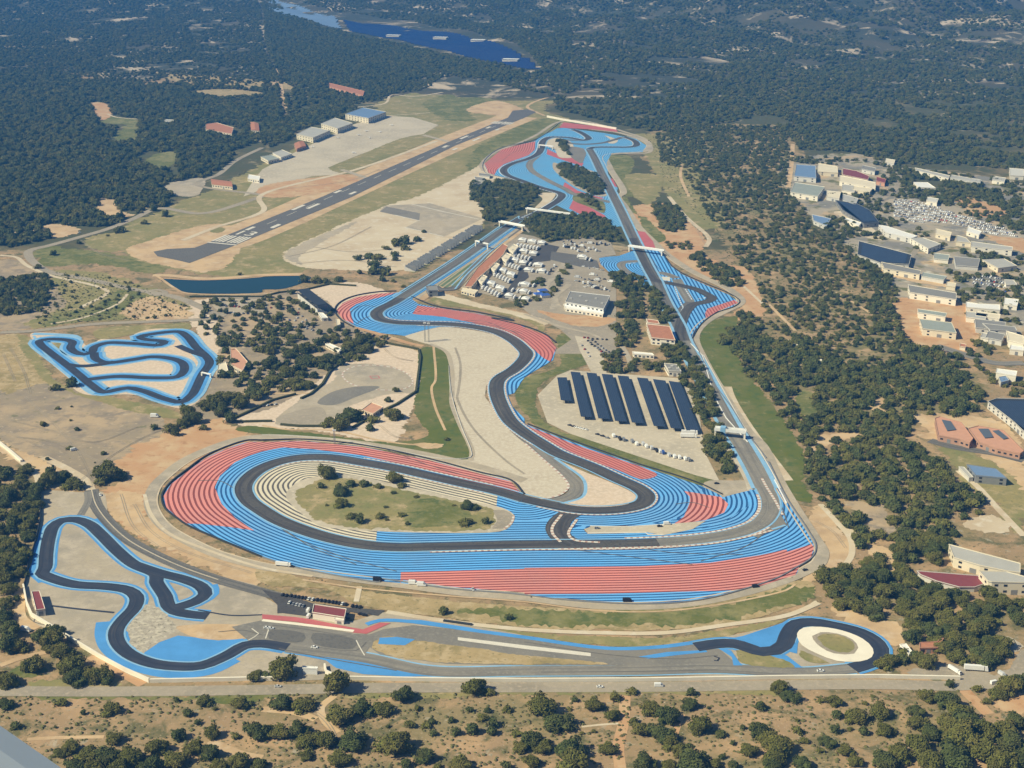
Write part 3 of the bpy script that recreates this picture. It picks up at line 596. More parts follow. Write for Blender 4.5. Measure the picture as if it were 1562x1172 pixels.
# gravel
sheet('gravel_trap', 'B1 850 830 950 800 1060 777 1250 795 1400 830 1500 890 1535 940 1500 1000 1400 1060 1340 1120 1330 1172 C1 1330 60 1400 150 1562 330 C2 0 330 120 440 240 550 262 600 200 650 100 668 0 668 C1 1562 662 1500 575 1300 520 900 410 1240 432 1252 380 1200 280 1150 100 1120 0 B1 1130 1172 1120 1000 1085 925 1000 885', 'gravel', Z4, rough=.3)
sheet('gravel_trap', 'C2 180 430 340 500 560 590 640 630 668 660 640 690 550 712 400 718 200 702 340 665 372 610 330 540 260 480', 'gravel_pink', Z7)
ribbon('old_track', 'C1 1420 110 1470 210 1562 300 C2 60 345 150 430 250 520 312 590 290 645 200 680 90 690', 13, 'asphalt_worn', Z6)
ribbon('track_edge', 'C2 0 335 120 440 240 550 262 600 200 650 100 668 0 668', 2, 'kerb', Z7, period=7)
ribbon('track_edge', 'C2 180 425 260 480 345 545 365 600 340 660 210 700', 3, 'pale_blue_paint', Z7)
ribbon('service_road', 'B1 1150 900 1180 1000 1165 1172 C1 1160 60 1250 240 1450 440 1562 520', 2.5, 'road', Z5, clear=False)
ribbon('service_road', 'B1 1000 878 1090 920 1125 1000 1130 1172 C1 1130 100 1180 230 1250 390 1240 440', 5, 'concrete', Z5, clear=False)
ribbon('service_road', 'B1 560 780 700 820 900 880 960 890', 7, 'orange_dirt', Z4)
# chicane on the long straight
MS = 'F 1055 543 1043.3 520 1036 500 1025 480 1014 460 999.7 428 989.5 410 976.7 384.5 963.9 358.9 948.5 325.6 935.7 300 920 269 906 240 899 228'
L_MS = gline(MS)
ch = P('L 480 120 520 110 700 130 740 150 800 260 900 330 1100 420 1290 500 1370 560 1330 600 1190 645 1100 700 1040 765 970 880 930 910 860 860 845 720 800 620 700 430 600 250')
striped('blue_runoff', ch, L_MS, 4.6, 'blue_stripes', Z5, cell=5, off=6.5, curve=False, straight=True)
lobe = gline('L 520 215 400 225 375 255 450 320 550 352 640 372')
striped('blue_runoff', 'L 500 120 470 130 360 170 240 180 190 190 200 240 270 305 370 345 500 365 560 420 600 455 640 440 690 420 640 340 560 210', lobe, 3.6, 'blue_stripes', Z5+.01, cell=4, off=5, curve=False)
striped('red_runoff', 'L 1110 620 1200 590 1340 545 1372 570 1190 645 1100 700 1090 660', L_MS, 4, 'red_stripes_fine', Z6, curve=False)
sheet('paved_runoff', 'L 860 870 830 780 840 650 930 560 980 540 1000 600 930 700 920 900', 'asphalt_mid', Z6)
ribbon('old_track', 'L 640 340 700 440 780 590 850 740 870 850', 12, 'asphalt_worn', Z6)
ribbon('old_track', 'L 850 370 900 460 960 560', 13, 'asphalt_worn', Z6)
ribbon('old_track', 'L 640 310 740 320 850 360', 12, 'asphalt_worn', Z6)
sheet('kerb', 'L 665 345 790 350 795 385 680 372', 'white_paint', Z7, curve=False)
ribbon('old_track', 'L 520 215 400 225 375 255 450 320 550 352 640 372', 11, 'asphalt_worn', Z7)
for s in ('L 425 240 470 230 540 232 590 350', 'L 700 410 760 500 840 660 860 690 905 610 880 560 830 430', 'L 920 450 980 545 1080 530 1110 515'):
    ribbon('track_edge', s, 1.6, 'kerb_blue', Z8, period=8, curve=False)
# far complex
ftop = P('K 720 90 780 85 980 110 1130 130 1300 160 1400 180 1490 240 1450 290 1190 300 1145 380 1160 480 1240 600 1230 640 1250 740 1290 920 1200 930 1160 880 900 830 720 745 800 650 700 615 330 515 210 492 140 470 105 400 250 270 400 230 530 200 600 150 680 115')
FAR = 'K 1000 265 1040 252 1200 250 1330 250 1390 240 1400 215 1370 190 1290 162'
FAR2 = 'K 1290 162 1200 190 1100 215 950 225 830 215 800 190 960 192 992 180 960 150 880 110 850 100'
FAR3 = 'K 850 100 900 115 992 180 950 192 820 170 680 165 630 180 600 210 590 260 560 310 480 350 350 390 290 420 268 450 300 490 430 540 600 600 740 640 765 660 740 700 650 760 560 810 440 860 F 799.5 330.7'
L_F3 = gline(FAR3); L_F1 = gline(FAR)
striped('blue_runoff', ftop, np.vstack([L_F3]), 4.2, 'blue_stripes_fine', Z5, cell=6, off=6, curve=False)
striped('red_runoff', 'K 540 200 400 230 250 270 105 390 140 470 190 485 215 440 270 395 380 355 480 320 535 270', L_F3, 4.4, 'red_stripes_fine', Z6, cell=5, curve=False)
sheet('red_runoff', 'K 780 38 1050 70 1230 100 1240 120 1050 100 900 92 740 84', 'red_paint', Z6, curve=False)
sheet('red_runoff', 'K 640 265 700 295 850 340 950 385 935 412 760 355 635 310', 'red_paint', Z6, curve=False)
sheet('red_runoff', 'K 790 548 900 620 1000 655 1130 685 1050 695 870 650 775 582', 'red_paint', Z6, curve=False)
sheet('red_runoff', 'K 860 700 1000 760 1130 830 1168 885 950 835 825 770', 'red_paint', Z6, curve=False)
sheet('red_runoff', 'K 1380 960 1470 970 1540 1050 1562 1110 1450 1095 1400 1030', 'red_paint', Z6, curve=False)
sheet('red_runoff', 'K 1165 510 1200 520 1235 590 1190 580', 'red_paint', Z6, curve=False)
sheet('paved_runoff', 'K 650 190 720 170 820 195 860 230 840 340 760 340 700 270 620 230', 'gravel', Z7)
sheet('paved_runoff', 'K 840 245 950 262 955 350 930 385 850 340', 'asphalt_worn', Z7)
sheet('paved_runoff', 'K 700 380 760 400 950 430 1080 480 1150 660 1100 672 900 600 780 520 690 430', 'concrete', Z7)
sheet('paved_runoff', 'K 900 640 1100 700 1115 810 1000 760 860 700', 'grass', Z7)
sheet('paved_runoff', 'K 1130 150 1240 190 1200 220 1160 215 1180 190', 'gravel', Z7)
sheet('paved_runoff', 'K 560 640 700 640 710 660 600 760 540 770 600 690', 'pale_dirt', Z4)
ribbon('old_track', 'K 560 320 490 390 510 450 640 530 800 610 870 650 1100 700 1180 720', 12, 'asphalt_worn', Z7)
ribbon('boundary_path', 'K 100 450 80 400 200 290 400 215 540 150 760 30 900 20 1100 60 1300 120 1450 170 1520 240 1480 300 1190 305', 8, 'concrete', Z4)
# racing surface
ribbon('race_track', MS, 14, 'asphalt_mid', Z8)
ribbon('race_track', 'L 470 20 540 170 600 300 650 370 680 385', 13, 'asphalt', Z8+.02)
ribbon('race_track', 'L 650 372 720 392 800 405 1000 450 1100 495 1150 530 1100 560 1000 580 940 630 895 720 875 820 890 890 L 905 915', 13, 'asphalt', Z9)
ribbon('race_track', FAR3, 13, 'asphalt', Z8); ribbon('race_track', FAR2, 11, 'asphalt_mid', Z7); ribbon('race_track', FAR, 12, 'asphalt', Z8)
ribbon('race_track', PIT, 15, 'asphalt', Z8)
ribbon('race_track', 'F 771.3 348.7 694.5 402.4 630.5 443.4 612 455', 17, 'asphalt_mid', Z9)
ribbon('race_track', LOOP, 15, 'asphalt', Z8+.02)
ribbon('race_track', 'F 1005 829 1030.5 826.9 1081.7 821.8 1127.8 812.8 1158.5 800 1174 782 1175 764 1167 746.2 1153.4 718 1132.9 682.2 1115 654 1097 620.7 1080.4 590 1055 543 1043 520', 17, 'asphalt_worn', Z9)
sheet('paved_runoff', 'C3 0 380 20 520 100 740 150 825 100 850 0 880 C2 1562 860 1400 900 1300 880 1440 790 1500 700 1480 600', 'asphalt_worn', Z8-.03, curve=False)
ribbon('race_track', 'C2 265 750 200 800 180 850 215 905 250 935', 15, 'asphalt', Z9)
ribbon('race_track', 'C2 300 745 235 790 210 850 235 900 300 935', 15, 'asphalt', Z9)
# kerbs and painted edges
def edges(line, off, mat, z=Z9, w=1.5, a=0., b=1., period=5.):
    n = len(line); c = line[int(a*n):int(b*n)]
    ribbon('kerb', None, w, mat, z+.03, pts=c, curve=False, off=off, period=period, clear=False)
edges(L_LOOP, 8.2, 'pale_blue_paint', w=1.6); edges(L_LOOP, -8.2, 'pale_blue_paint', w=1.6)
edges(L_PIT, 8.2, 'pale_blue_paint', w=1.5); edges(L_PIT, -8.2, 'pale_blue_paint', w=1.5)
edges(L_PIT, 9.0, 'kerb', a=.42, b=.99, w=1.6); edges(L_PIT, -9.0, 'kerb', a=.46, b=.8, w=1.2)
edges(L_LOOP, -9.4, 'kerb', a=.04, b=.2, w=1.6); edges(L_LOOP, -9.6, 'kerb', a=.60, b=.92, w=2.0)
edges(L_LOOP, 9.4, 'kerb', a=.04, b=.3, w=1.6); edges(L_LOOP, 9.4, 'kerb', a=.78, b=.99, w=2.2)
edges(L_MIS, 10, 'pale_blue_paint', w=3.5); edges(L_MIS, -10, 'pale_blue_paint', w=4); edges(L_MIS, -13, 'white_paint', w=1.2)
edges(L_MS, 8.5, 'pale_blue_paint', w=3); edges(L_MS, -8.5, 'pale_blue_paint', w=3)
edges(L_F3, 7.5, 'pale_blue_paint', w=2); edges(L_F3, -7.5, 'kerb_blue', w=2, period=8); edges(L_F1, 7.2, 'white_paint', w=1.4); edges(L_F1, -7.2, 'pale_blue_paint', w=1.4)
ribbon('kerb', 'C3 0 545 30 600 80 680 125 765', 2.2, 'kerb', Z9, period=5); ribbon('kerb', 'C2 1480 855 1300 900 1150 930 1000 945 600 960 200 968', 2.2, 'kerb', Z9+.05, period=5)
ribbon('track_line', 'C3 140 825 60 850 C2 1480 855', 2.4, 'pale_blue_paint', Z9)
ribbon('kerb', 'C2 1400 675 1395 740 1340 800', 2.6, 'kerb', Z9+.05, period=5)
ribbon('kerb', 'C2 222 760 165 840 170 880 215 925', 2.4, 'kerb', Z9+.05, period=5); ribbon('kerb', 'C2 312 790 262 880 300 915 450 928', 2.4, 'kerb', Z9+.05, period=5)
# pit straight and pit lane
PS = gline('F 775 346 771.3 348.7 694.5 402.4 630.5 443.4 612 455')
edges(PS, 13, 'blue_paint', z=Z8, w=3); edges(PS, 18, 'concrete', z=Z7, w=6); edges(PS, -12, 'pale_blue_paint', z=Z8, w=2.4); edges(PS, 26, 'dirt', z=Z5, w=10)
edges(PS, 10, 'pale_blue_paint', z=Z9, w=1.4)
ribbon('pit_lane', 'M 720 110 620 180 470 300 380 390 280 480 200 590 160 620 60 620 0 590', 13, 'asphalt_mid', Z7)
ribbon('pit_lane_line', 'M 640 190 480 310 390 400 280 505 190 620', 2.2, 'pale_blue_paint', Z9); ribbon('pit_lane_line', 'M 560 215 440 320 330 420 160 590', 1.6, 'pale_blue_paint', Z9)
striped('pit_lawn', 'M 40 590 120 530 330 390 330 420 200 590 120 610', gline('M 300 720 500 560'), 7., 'lawn_stripes', Z8, cell=6, curve=False, straight=True)
sheet('pit_apron', 'M 330 395 470 300 640 180 700 120 760 110 640 230 400 420 240 600 190 620', 'road', Z5, curve=False)
# --- paddock
sheet('paddock', 'M 240 610 420 420 640 220 700 140 860 170 1000 230 1200 170 1500 190 1562 330 1430 350 1400 440 1500 490 1562 560 1562 1172 1000 1172 1180 1050 1080 960 820 830 700 730 560 690 380 650', 'road', Z3, curve=False, clear=False)
sheet('paddock_asphalt', 'M 560 690 640 620 720 500 760 380 880 300 940 230 1080 260 1000 380 900 390 800 450 820 520 720 600 640 710', 'asphalt', Z4, curve=False)
sheet('paddock_asphalt', 'M 1010 300 1240 330 1400 380 1420 440 1250 430 1120 400 1000 370', 'asphalt_mid', Z4, curve=False)
sheet('paddock_yard', 'M 890 800 1050 830 1500 860 1562 880 1400 940 1200 930 1100 900', 'orange_dirt', Z4, rough=1)
sheet('paddock_bank', 'M 0 640 20 640 360 730 660 800 900 860 1000 900 960 930 700 850 300 760 0 690', 'pale_dirt', Z4, rough=1)
sheet('paddock_bank', 'M 0 690 300 760 700 850 960 930 930 990 820 900 400 800 0 740', 'dry_grass', Z4, rough=1)
ribbon('paddock_road', 'M 1120 400 1080 460 960 620 1040 700 1020 800', 8, 'concrete', Z5); ribbon('paddock_road', 'M 1160 580 1040 700 1120 800 1300 830', 8, 'concrete', Z5)
sheet('car_park', 'B2 300 830 370 840 470 950 490 1050 400 1050 330 920', 'pale_concrete', Z4, curve=False)
sheet('solar_car_park', 'F 820 603 850 573 870 565 1045 578 1065 620 1075 690 1098 735 1060 725 960 692 870 662 835 645', 'pale_concrete', Z4, curve=False)
ribbon('service_road', 'B2 0 700 200 770 400 820 480 860', 5, 'concrete', Z5); ribbon('service_road', 'B2 560 860 620 960 640 1050', 6, 'concrete', Z5)
# ================================================================= kart circuit
KO = 'B0 235 860 290 850 400 855 432 868 420 900 450 928 500 940 545 930 565 895 640 872 800 876 950 885 1060 888 1050 872 980 865 860 850 832 835 900 820 1060 805 1110 830 1170 900 1230 955 1248 990 1205 1060 1150 1172 C0 1130 60 1080 92 980 72 850 25 760 8 680 22 600 10 B0 620 1165 540 1120 480 1070 400 1005 300 930 240 880'
KI = 'B0 560 930 572 968 640 990 800 970 900 955 1020 965 1085 990 1095 1040 1050 1075 900 1080 700 1072 520 1090'
KJ = 'B0 390 1000 480 1010 600 1000 680 985'
KK = 'B0 1060 888 1130 920 1220 950'
sheet('kart_ground', 'B0 190 815 300 812 440 830 540 900 600 850 780 860 800 820 900 790 1080 790 1130 800 1280 960 1290 1010 1200 1172 C0 1180 90 1090 130 980 110 800 50 520 50 430 0 B0 440 1120 300 990 210 880', 'gravel_pink', Z4)
sheet('kart_ground', 'B0 300 870 360 870 400 900 380 930 330 920', 'dry_grass', Z5)
sheet('verge', 'B0 580 790 1000 760 1120 755 1130 790 900 790 800 820 600 850 560 830', 'dry_grass', Z3)
for s, cl in ((KO, True), (KI, False)): ribbon('kart_runoff', s, 24, 'pale_blue_paint', Z5, closed=cl)
for s, cl in ((KO, True), (KI, False)): ribbon('kart_runoff', s, 17, 'blue_paint', Z6, closed=cl)
ribbon('kart_track', KO, 9.5, 'asphalt_dark', Z7, closed=True)
for s in (KI, KJ, KK): ribbon('kart_track', s, 9.5, 'asphalt_dark', Z7)
ribbon('kart_runoff', 'B0 195 818 330 822 445 832 470 850', 8, 'pale_blue_paint', Z5); ribbon('kart_line', 'B0 200 830 290 960 400 1060 560 1172', 3, 'pale_blue_paint', Z6)
# ================================================================= driving school track at the bottom
sheet('school_ground', 'C0 250 625 500 630 600 625 660 800 850 970 1200 1105 1562 1200 D0 1562 135 D1 100 200 280 250 500 300 760 240 1100 300 1562 385 D2 0 395 500 455 750 452 1000 425 1562 300 D3 0 310 200 265 400 280 600 330 760 470 770 520 560 605 0 625 D2 700 618 0 630 D1 1100 640 700 635 0 648 D0 1562 640 890 655 640 540 380 385 200 300 150 150 150 100 165 0 C0 190 1050 240 800', 'concrete', Z3)
SA = 'D0 1235 265 1130 255 1040 235 1000 200 985 150 930 60 860 15 C0 930 1120 800 1060 700 980 600 880 530 820 450 792 370 797 320 830 292 900 275 1000 268 1080 300 1140 D0 250 10 330 48 450 78 640 90 760 110 812 150 800 215 735 285 692 350 700 420 770 492 900 545 1050 565 1200 560 1350 500 1460 440 1562 430 D1 0 432 150 452'
SB = 'C0 800 1060 950 1110 D0 900 12 1100 48 1195 88 1222 135 1160 180 1050 215'
SC = 'D3 0 590 -100 588 D3 0 590 300 598 430 590 560 575'
SD = 'D3 540 577 640 545 705 490 685 425 590 365 400 318 300 302 210 312 160 370 130 440 80 470 0 478 D2 1562 472 1480 480 1400 460 1250 430 1150 430 1020 450'
SE = 'D1 150 455 600 512 1000 592 1562 592 D2 0 592 700 587 1150 577 1562 600 D3 300 600 545 577'
for s in (SA, SB, SD): ribbon('school_runoff', s, 17, 'blue_paint', Z4)
for s in (SA, SB, SD): ribbon('school_runoff', s, 13.4, 'pale_blue_paint', Z5)
ribbon('school_runoff', 'D0 620 300 612 370 640 450 720 520 880 585 1050 610 1250 590 1400 520', 11, 'blue_paint', Z4)
ribbon('school_runoff', 'C0 240 920 220 1060 D0 200 0 260 60', 8, 'blue_paint', Z4)
ribbon('school_runoff', 'D0 1260 80 1270 130 1200 180 1080 215', 9, 'blue_paint', Z4)
ribbon('school_runoff', 'C0 560 790 640 880 670 920', 8, 'blue_paint', Z4)
ribbon('school_runoff', SE, 15, 'pale_blue_paint', Z4); ribbon('school_track', SE, 12, 'asphalt_worn', Z6)
sheet('blue_runoff', 'D0 862 482 950 422 1060 382 1180 395 1300 412 1440 392 1452 405 1350 460 1290 495 1200 540 1130 548 980 530', 'blue_paint', Z4, curve=False)
sheet('rock_patch', 'D0 750 300 800 255 860 200 960 220 1040 320 1050 360 1000 395 900 440 860 488 790 440', 'rocks', Z4, rough=1)
sheet('paddock_road', 'D0 1050 330 1500 330 1480 390 1300 408 1150 390', 'dirt', Z4)
ribbon('access_lane', 'C0 545 615 570 700 640 800 760 910 900 990 1100 1080 1300 1150 D0 1340 20 1562 122 D1 100 150', 11, 'asphalt_mid', Z5)
ribbon('access_lane', 'C0 520 625 525 680 480 765', 6, 'asphalt_worn', Z5); ribbon('lane_line', 'C0 545 615 570 700 640 800 760 910 900 990 1100 1080 1300 1150', 1, 'pale_concrete', Z6)
sheet('school_paddock', 'D1 0 110 150 140 300 190 510 215 730 232 690 265 520 240 480 300 290 270 120 248 90 250 90 200', 'asphalt', Z5, curve=False)
sheet('red_apron', 'D1 0 255 200 272 290 285 540 335 600 345 700 305 765 308 620 372 545 365 200 300 0 285', 'red_paint', Z6, curve=False)
ribbon('track_line', 'D1 0 290 250 318 545 355', 3.2, 'white_wall', Z7)
sheet('school_apron', 'D0 1380 330 1562 290 D1 200 310 545 370 640 375 720 345 900 320 1100 340 1562 398 D2 0 395 500 463 800 455 1010 428 1045 467 1160 460 1240 530 1245 560 600 567 540 560 0 560 D1 1100 550 700 495 640 450 600 510 300 470 0 430 D0 1500 430', 'asphalt_worn', Z5, curve=False)
sheet('school_island', 'D1 660 425 720 390 900 412 1300 462 1562 500 D2 350 530 500 552 300 552 0 552 D1 1100 545 720 490 655 455', 'straw', Z6, rough=.6)
sheet('blue_runoff', 'D1 700 395 800 390 910 405 850 440 690 432', 'blue_paint', Z7, curve=False)
sheet('asphalt_patch', 'D1 50 350 250 370 240 420 40 400', 'asphalt_mid', Z6); sheet('asphalt_patch', 'D1 300 370 560 410 540 460 310 430', 'asphalt_mid', Z6)
ribbon('school_runoff', 'D1 620 315 700 292 900 300 1250 350 1562 392 D2 500 458 800 450 1000 425', 4.5, 'blue_paint', Z6); 
sheet('blue_runoff', 'D1 800 285 950 290 1240 335 1300 350 1200 352 900 310', 'blue_paint', Z6, curve=False)
sheet('blue_runoff', 'D1 0 458 200 478 600 520 1090 605 1060 622 850 628 600 612 440 575 380 530 80 472', 'blue_paint', Z5, curve=False)
sheet('white_strip', 'D1 1165 392 1562 440 D2 0 440 395 486 395 506 0 462 D1 1562 462 1165 410', 'white_paint', Z7, curve=False)
sheet('blue_runoff', 'D2 680 508 850 480 1080 468 1090 480 900 500 740 520', 'blue_paint', Z6, curve=False)
sheet('blue_runoff', 'D2 1060 430 1300 385 1562 298 D3 100 285 165 300 130 400 80 455 0 455 D2 1450 450 1300 415', 'blue_paint', Z5, curve=False)
sheet('blue_runoff', 'D2 1150 455 1230 470 1280 540 1300 560 1245 560 1235 510', 'blue_paint', Z7, curve=False); sheet('blue_runoff', 'D2 1450 490 1562 500 D3 40 500 250 578 150 570 0 530', 'blue_paint', Z5, curve=False)
sheet('blue_runoff', 'D3 190 420 215 430 210 490 170 480 160 450', 'blue_paint', Z5, curve=False)
sheet('school_island', 'D2 1260 470 1562 530 D3 200 570 0 565 D2 1300 550', 'dry_grass', Z6, rough=.5)
sheet('school_island', 'D3 230 470 330 510 400 545 300 545 220 500', 'dry_grass', Z6, rough=.5)
ribbon('school_track', SA, 10.5, 'asphalt_dark', Z7); ribbon('school_track', SB, 10.5, 'asphalt_dark', Z7); ribbon('school_track', SD, 12, 'asphalt_dark', Z7)
ribbon('track_line', 'D2 1130 505 1160 515 1150 532 1130 530', 1.2, 'asphalt_dark', Z8)
ribbon('track_line', 'D1 560 410 580 450 610 500', .8, 'white_paint', Z7); ribbon('track_line', 'D0 1500 340 D0 1540 370 1480 410', .8, 'white_paint', Z7); ribbon('track_line', 'D1 40 340 20 400', .8, 'white_paint', Z7)
sheet('skid_ring', 'D3 210 370 250 335 350 330 480 352 600 400 662 460 655 510 590 535 450 533 330 490 240 440', 'white_wall', Z8)
sheet('skid_ring', 'D3 300 385 350 362 450 370 540 405 575 455 550 490 430 488 350 450', 'road', Z9)
sheet('school_island', 'D3 325 392 370 368 450 376 530 412 555 458 520 485 430 478 355 432', 'dry_grass', Z9+.05, rough=.6)
ribbon('drain', 'D0 310 205 480 225 680 245', 2.2, 'asphalt_dark', Z5); ribbon('drain', 'D0 1180 230 1380 262 1562 258', 1.6, 'asphalt_dark', Z5)
ribbon('footpath', 'D1 580 90 560 180', 4, 'pale_dirt', Z5)
ribbon('plateau_edge', 'C0 860 640 900 760 1000 870 1200 960 1562 1078 C1 0 1075 300 1130', 3, 'pale_dirt', Z5)
ribbon('plateau_edge', 'D1 240 50 600 100 1100 145 1562 180 D2 400 230 800 238 1200 190 1562 110 D3 200 75', 2, 'dirt', Z5)

# tyre marks on the run-offs and wheel ruts over the loose ground
def mark(s, w, mat, z): ribbon('tyre_mark' if mat in ('asphalt', 'asphalt_mid') else 'wheel_rut', s, w, mat, z, clear=False)
for s in ('C1 0 760 200 900 500 1020 800 1100', 'C1 100 830 300 960 560 1060', 'C0 1420 620 1300 560 1180 560', 'C2 600 950 900 990 1300 1000', 'C2 200 960 600 1010 1000 1060', 'C2 900 700 1000 690 1100 720', 'C2 1450 860 1300 960 1050 1040', 'B1 700 660 600 650 520 690', 'B1 690 700 620 720 560 760', 'B1 1150 745 1300 740 1450 790', 'B1 1300 775 1450 790 1562 850', 'M 300 900 500 930 760 1000', 'L 640 200 700 280 820 360', 'L 1100 510 1200 560 1300 560', 'K 560 300 400 280 260 360', 'C3 30 540 120 720 160 840', 'C1 700 360 1000 470 1300 555', 'D1 100 460 400 520 800 590'):
    mark(s, .9, 'asphalt_mid', Z7); 
for s in ('C0 60 200 300 260 560 330 820 240', 'C0 100 300 320 330 600 450', 'C0 560 590 470 400 300 200 150 60', 'C0 480 560 640 430 860 300 960 260', 'C0 0 250 200 340 450 430', 'C0 800 700 900 860 1100 980 1500 1110', 'C0 720 640 800 840 980 980', 'B1 200 400 500 380 800 420', 'B1 300 300 560 330 840 300', 'B1 150 360 400 300 650 180', 'B0 60 900 140 1040 180 1172', 'B0 20 940 90 1100', 'B0 480 260 600 340 760 380', 'A1 100 1130 500 1080 700 1010', 'C1 700 230 800 300 900 310', 'B1 720 900 800 960 900 980', 'C3 320 800 420 860 500 960', 'D1 100 780 300 830 420 950 440 1100', 'B2 900 60 1000 160 1080 290'):
    for off in (-.9, .9): ribbon('wheel_rut', s, .5, 'road', Z4+.03, clear=False, off=off)
for s in ('D1 60 320 260 345 500 385', 'D1 620 420 560 470 300 450', 'D2 0 420 500 495 900 520 1150 500', 'D2 100 600 700 595 1150 585', 'D0 300 320 200 300 240 240', 'D0 1300 360 1450 350 1562 380'): ribbon('tyre_mark', s, .7, 'asphalt_mid', Z6+.05, clear=False)

# ================================================================= buildings
def V3(p, z): return Vector((p[0], p[1], z))
def roofpts(s, h): return [at(x, y, h) for x, y in (P(s) if isinstance(s, str) else s)]
def child(name, vs_, fs, mat, parent, org, label=None):
    o = mesh_obj(name, [(v[0]-org[0], v[1]-org[1], v[2]-org[2]) for v in vs_], fs, mat, parent)
    if label: o['label'] = label
    return o
def prism(pts, z0, z1):
    n = len(pts); vs_ = [V3(p, z0) for p in pts]+[V3(p, z1) for p in pts]
    A = sum(pts[i][0]*pts[(i+1) % n][1]-pts[(i+1) % n][0]*pts[i][1] for i in range(n))
    idx = list(range(n)) if A > 0 else list(range(n))[::-1]
    fs = [tuple(reversed(idx)), tuple(n+i for i in idx)]
    for k in range(n): a, b = idx[k], idx[(k+1) % n]; fs.append((a, b, n+b, n+a))
    return vs_, fs
def boxv(c, ux, uy, uz):                  # box from centre and half axes
    c = Vector(c); vs_ = [c+ux*a+uy*b+uz*d for d in (-1, 1) for b in (-1, 1) for a in (-1, 1)]
    return vs_, [(0, 2, 3, 1), (4, 5, 7, 6), (0, 1, 5, 4), (2, 6, 7, 3), (0, 4, 6, 2), (1, 3, 7, 5)]
def boxes(L):
    vs_ = []; fs = []
    for a, f in L: b = len(vs_); vs_ += a; fs += [tuple(i+b for i in q) for q in f]
    return vs_, fs
def block(name, label, cat, s, h, roof='roof_grey', wall='white_wall', gable=0., win=6., eave=.5, group=None, winmat='dark_glass', door=True, solar=False, vents=0, base=0.):
    pts = roofpts(s, h); n = len(pts); c = sum(pts, Vector())/n; org = Vector((c.x, c.y, 0))
    e = empty(name, org, 0, label, cat, group)
    A = sum(pts[i][0]*pts[(i+1) % n][1]-pts[(i+1) % n][0]*pts[i][1] for i in range(n))
    if A < 0: pts = pts[::-1]
    inn = [c+(p-c)*(1-eave/max(4, (p-c).length)) for p in pts]
    v, f = prism(inn, -.3, h-.35); child('wall', v, f, wall, e, org)
    if gable and n == 4:
        if (pts[0]-pts[1]).length < (pts[1]-pts[2]).length: pts = pts[1:]+pts[:1]
        a, b, c2, d = pts; m1 = (a+d)/2; m2 = (b+c2)/2; zu = Vector((0, 0, gable))
        lo = [p-Vector((0, 0, .4)) for p in pts]
        vs_ = [a, b, c2, d, m1+zu, m2+zu]+lo
        fs = [(0, 1, 5, 4), (2, 3, 4, 5), (1, 2, 5), (3, 0, 4), (6, 7, 1, 0), (7, 8, 2, 1), (8, 9, 3, 2), (9, 6, 0, 3), (9, 8, 7, 6)]
        r_ = child('roof', vs_, fs, roof, e, org)
    else:
        v, f = prism(pts, h-.35, h+.05); r_ = child('roof', v, f, roof, e, org)
        par = []
        for i in range(n):
            a, b = pts[i], pts[(i+1) % n]; d = (b-a); L = d.length
            if L < 1: continue
            d /= L; nn = Vector((-d.y, d.x, 0)); par.append(boxv((a+b)/2+nn*.2+Vector((0, 0, .3)), d*(L/2-.01), nn*.18, Vector((0, 0, .3))))
        v, f = boxes(par); child('parapet', v, f, wall, r_, org)
        for k in range(vents):
            t = (k+.5)/max(1, vents); p = pts[0].lerp(pts[1], t).lerp(pts[3 % n].lerp(pts[2], t), .35+.3*(k % 2))
            bv, bf = boxv(p+Vector((0, 0, .7)), Vector((1.3, 0, 0)), Vector((0, .9, 0)), Vector((0, 0, .6))); q_ = child('roof_vent', bv, bf, 'off_white', r_, org)
        if solar:
            q = [c+(p-c)*.86 for p in pts]; vv = [V3((p.x, p.y), h+.5) for p in q]+[V3((p.x, p.y), h+.12) for p in q]
            o = child('solar_panels', vv, [(0, 1, 2, 3), (4, 5, 1, 0), (5, 6, 2, 1), (6, 7, 3, 2), (7, 4, 0, 3)], 'solar', r_, org)
            ul = o.data.uv_layers.new(name='UVMap')
            for lo_ in o.data.loops: cc = o.data.vertices[lo_.vertex_index].co; ul.data[lo_.index].uv = (cc.x/2.2, cc.y/2.2)
    if win:
        n = len(inn); cnt = 0; storeys = max(1, int(h/3.4)) if h < 14 else 3
        for i in range(n):
            a, b = inn[i], inn[(i+1) % n]; d = b-a; L = d.length
            if L < 5: continue
            d /= L; out = Vector((d.y, -d.x, 0)); view = Vector((0, 0, CAM_H))-((a+b)/2)
            if out.dot(view) <= 0: continue
            k = max(1, min(9, int(L/win)))
            for q in range(k):
                if door and q == k//2 and cnt is not None and h < 14 and i == i and not any(ch.name.startswith('door') for ch in e.children):
                    p = a+d*(L*(q+.5)/k); dw = min(1.6 if h < 7 else 2.6, L/k*.35); dh = min(h*.36, 2.0)
                    bv, bf = boxv(Vector((p.x, p.y, dh))+out*.04, d*dw, out*.06, Vector((0, 0, dh))); child('door', bv, bf, 'grey_metal', e, org); continue
                for st in range(storeys):
                    z = (h-.4)*(st+.55)/storeys; p = a+d*(L*(q+.5)/k)
                    bv, bf = boxv(Vector((p.x, p.y, z))+out*.05, d*min(1.3, L/k*.32), out*.06, Vector((0, 0, min(.85, h/storeys*.28)))); child('window', bv, bf, winmat, e, org)
    bpy.context.view_layer.update()
    CLEAR.append(np.array([(p.x, p.y) for p in pts])); return e
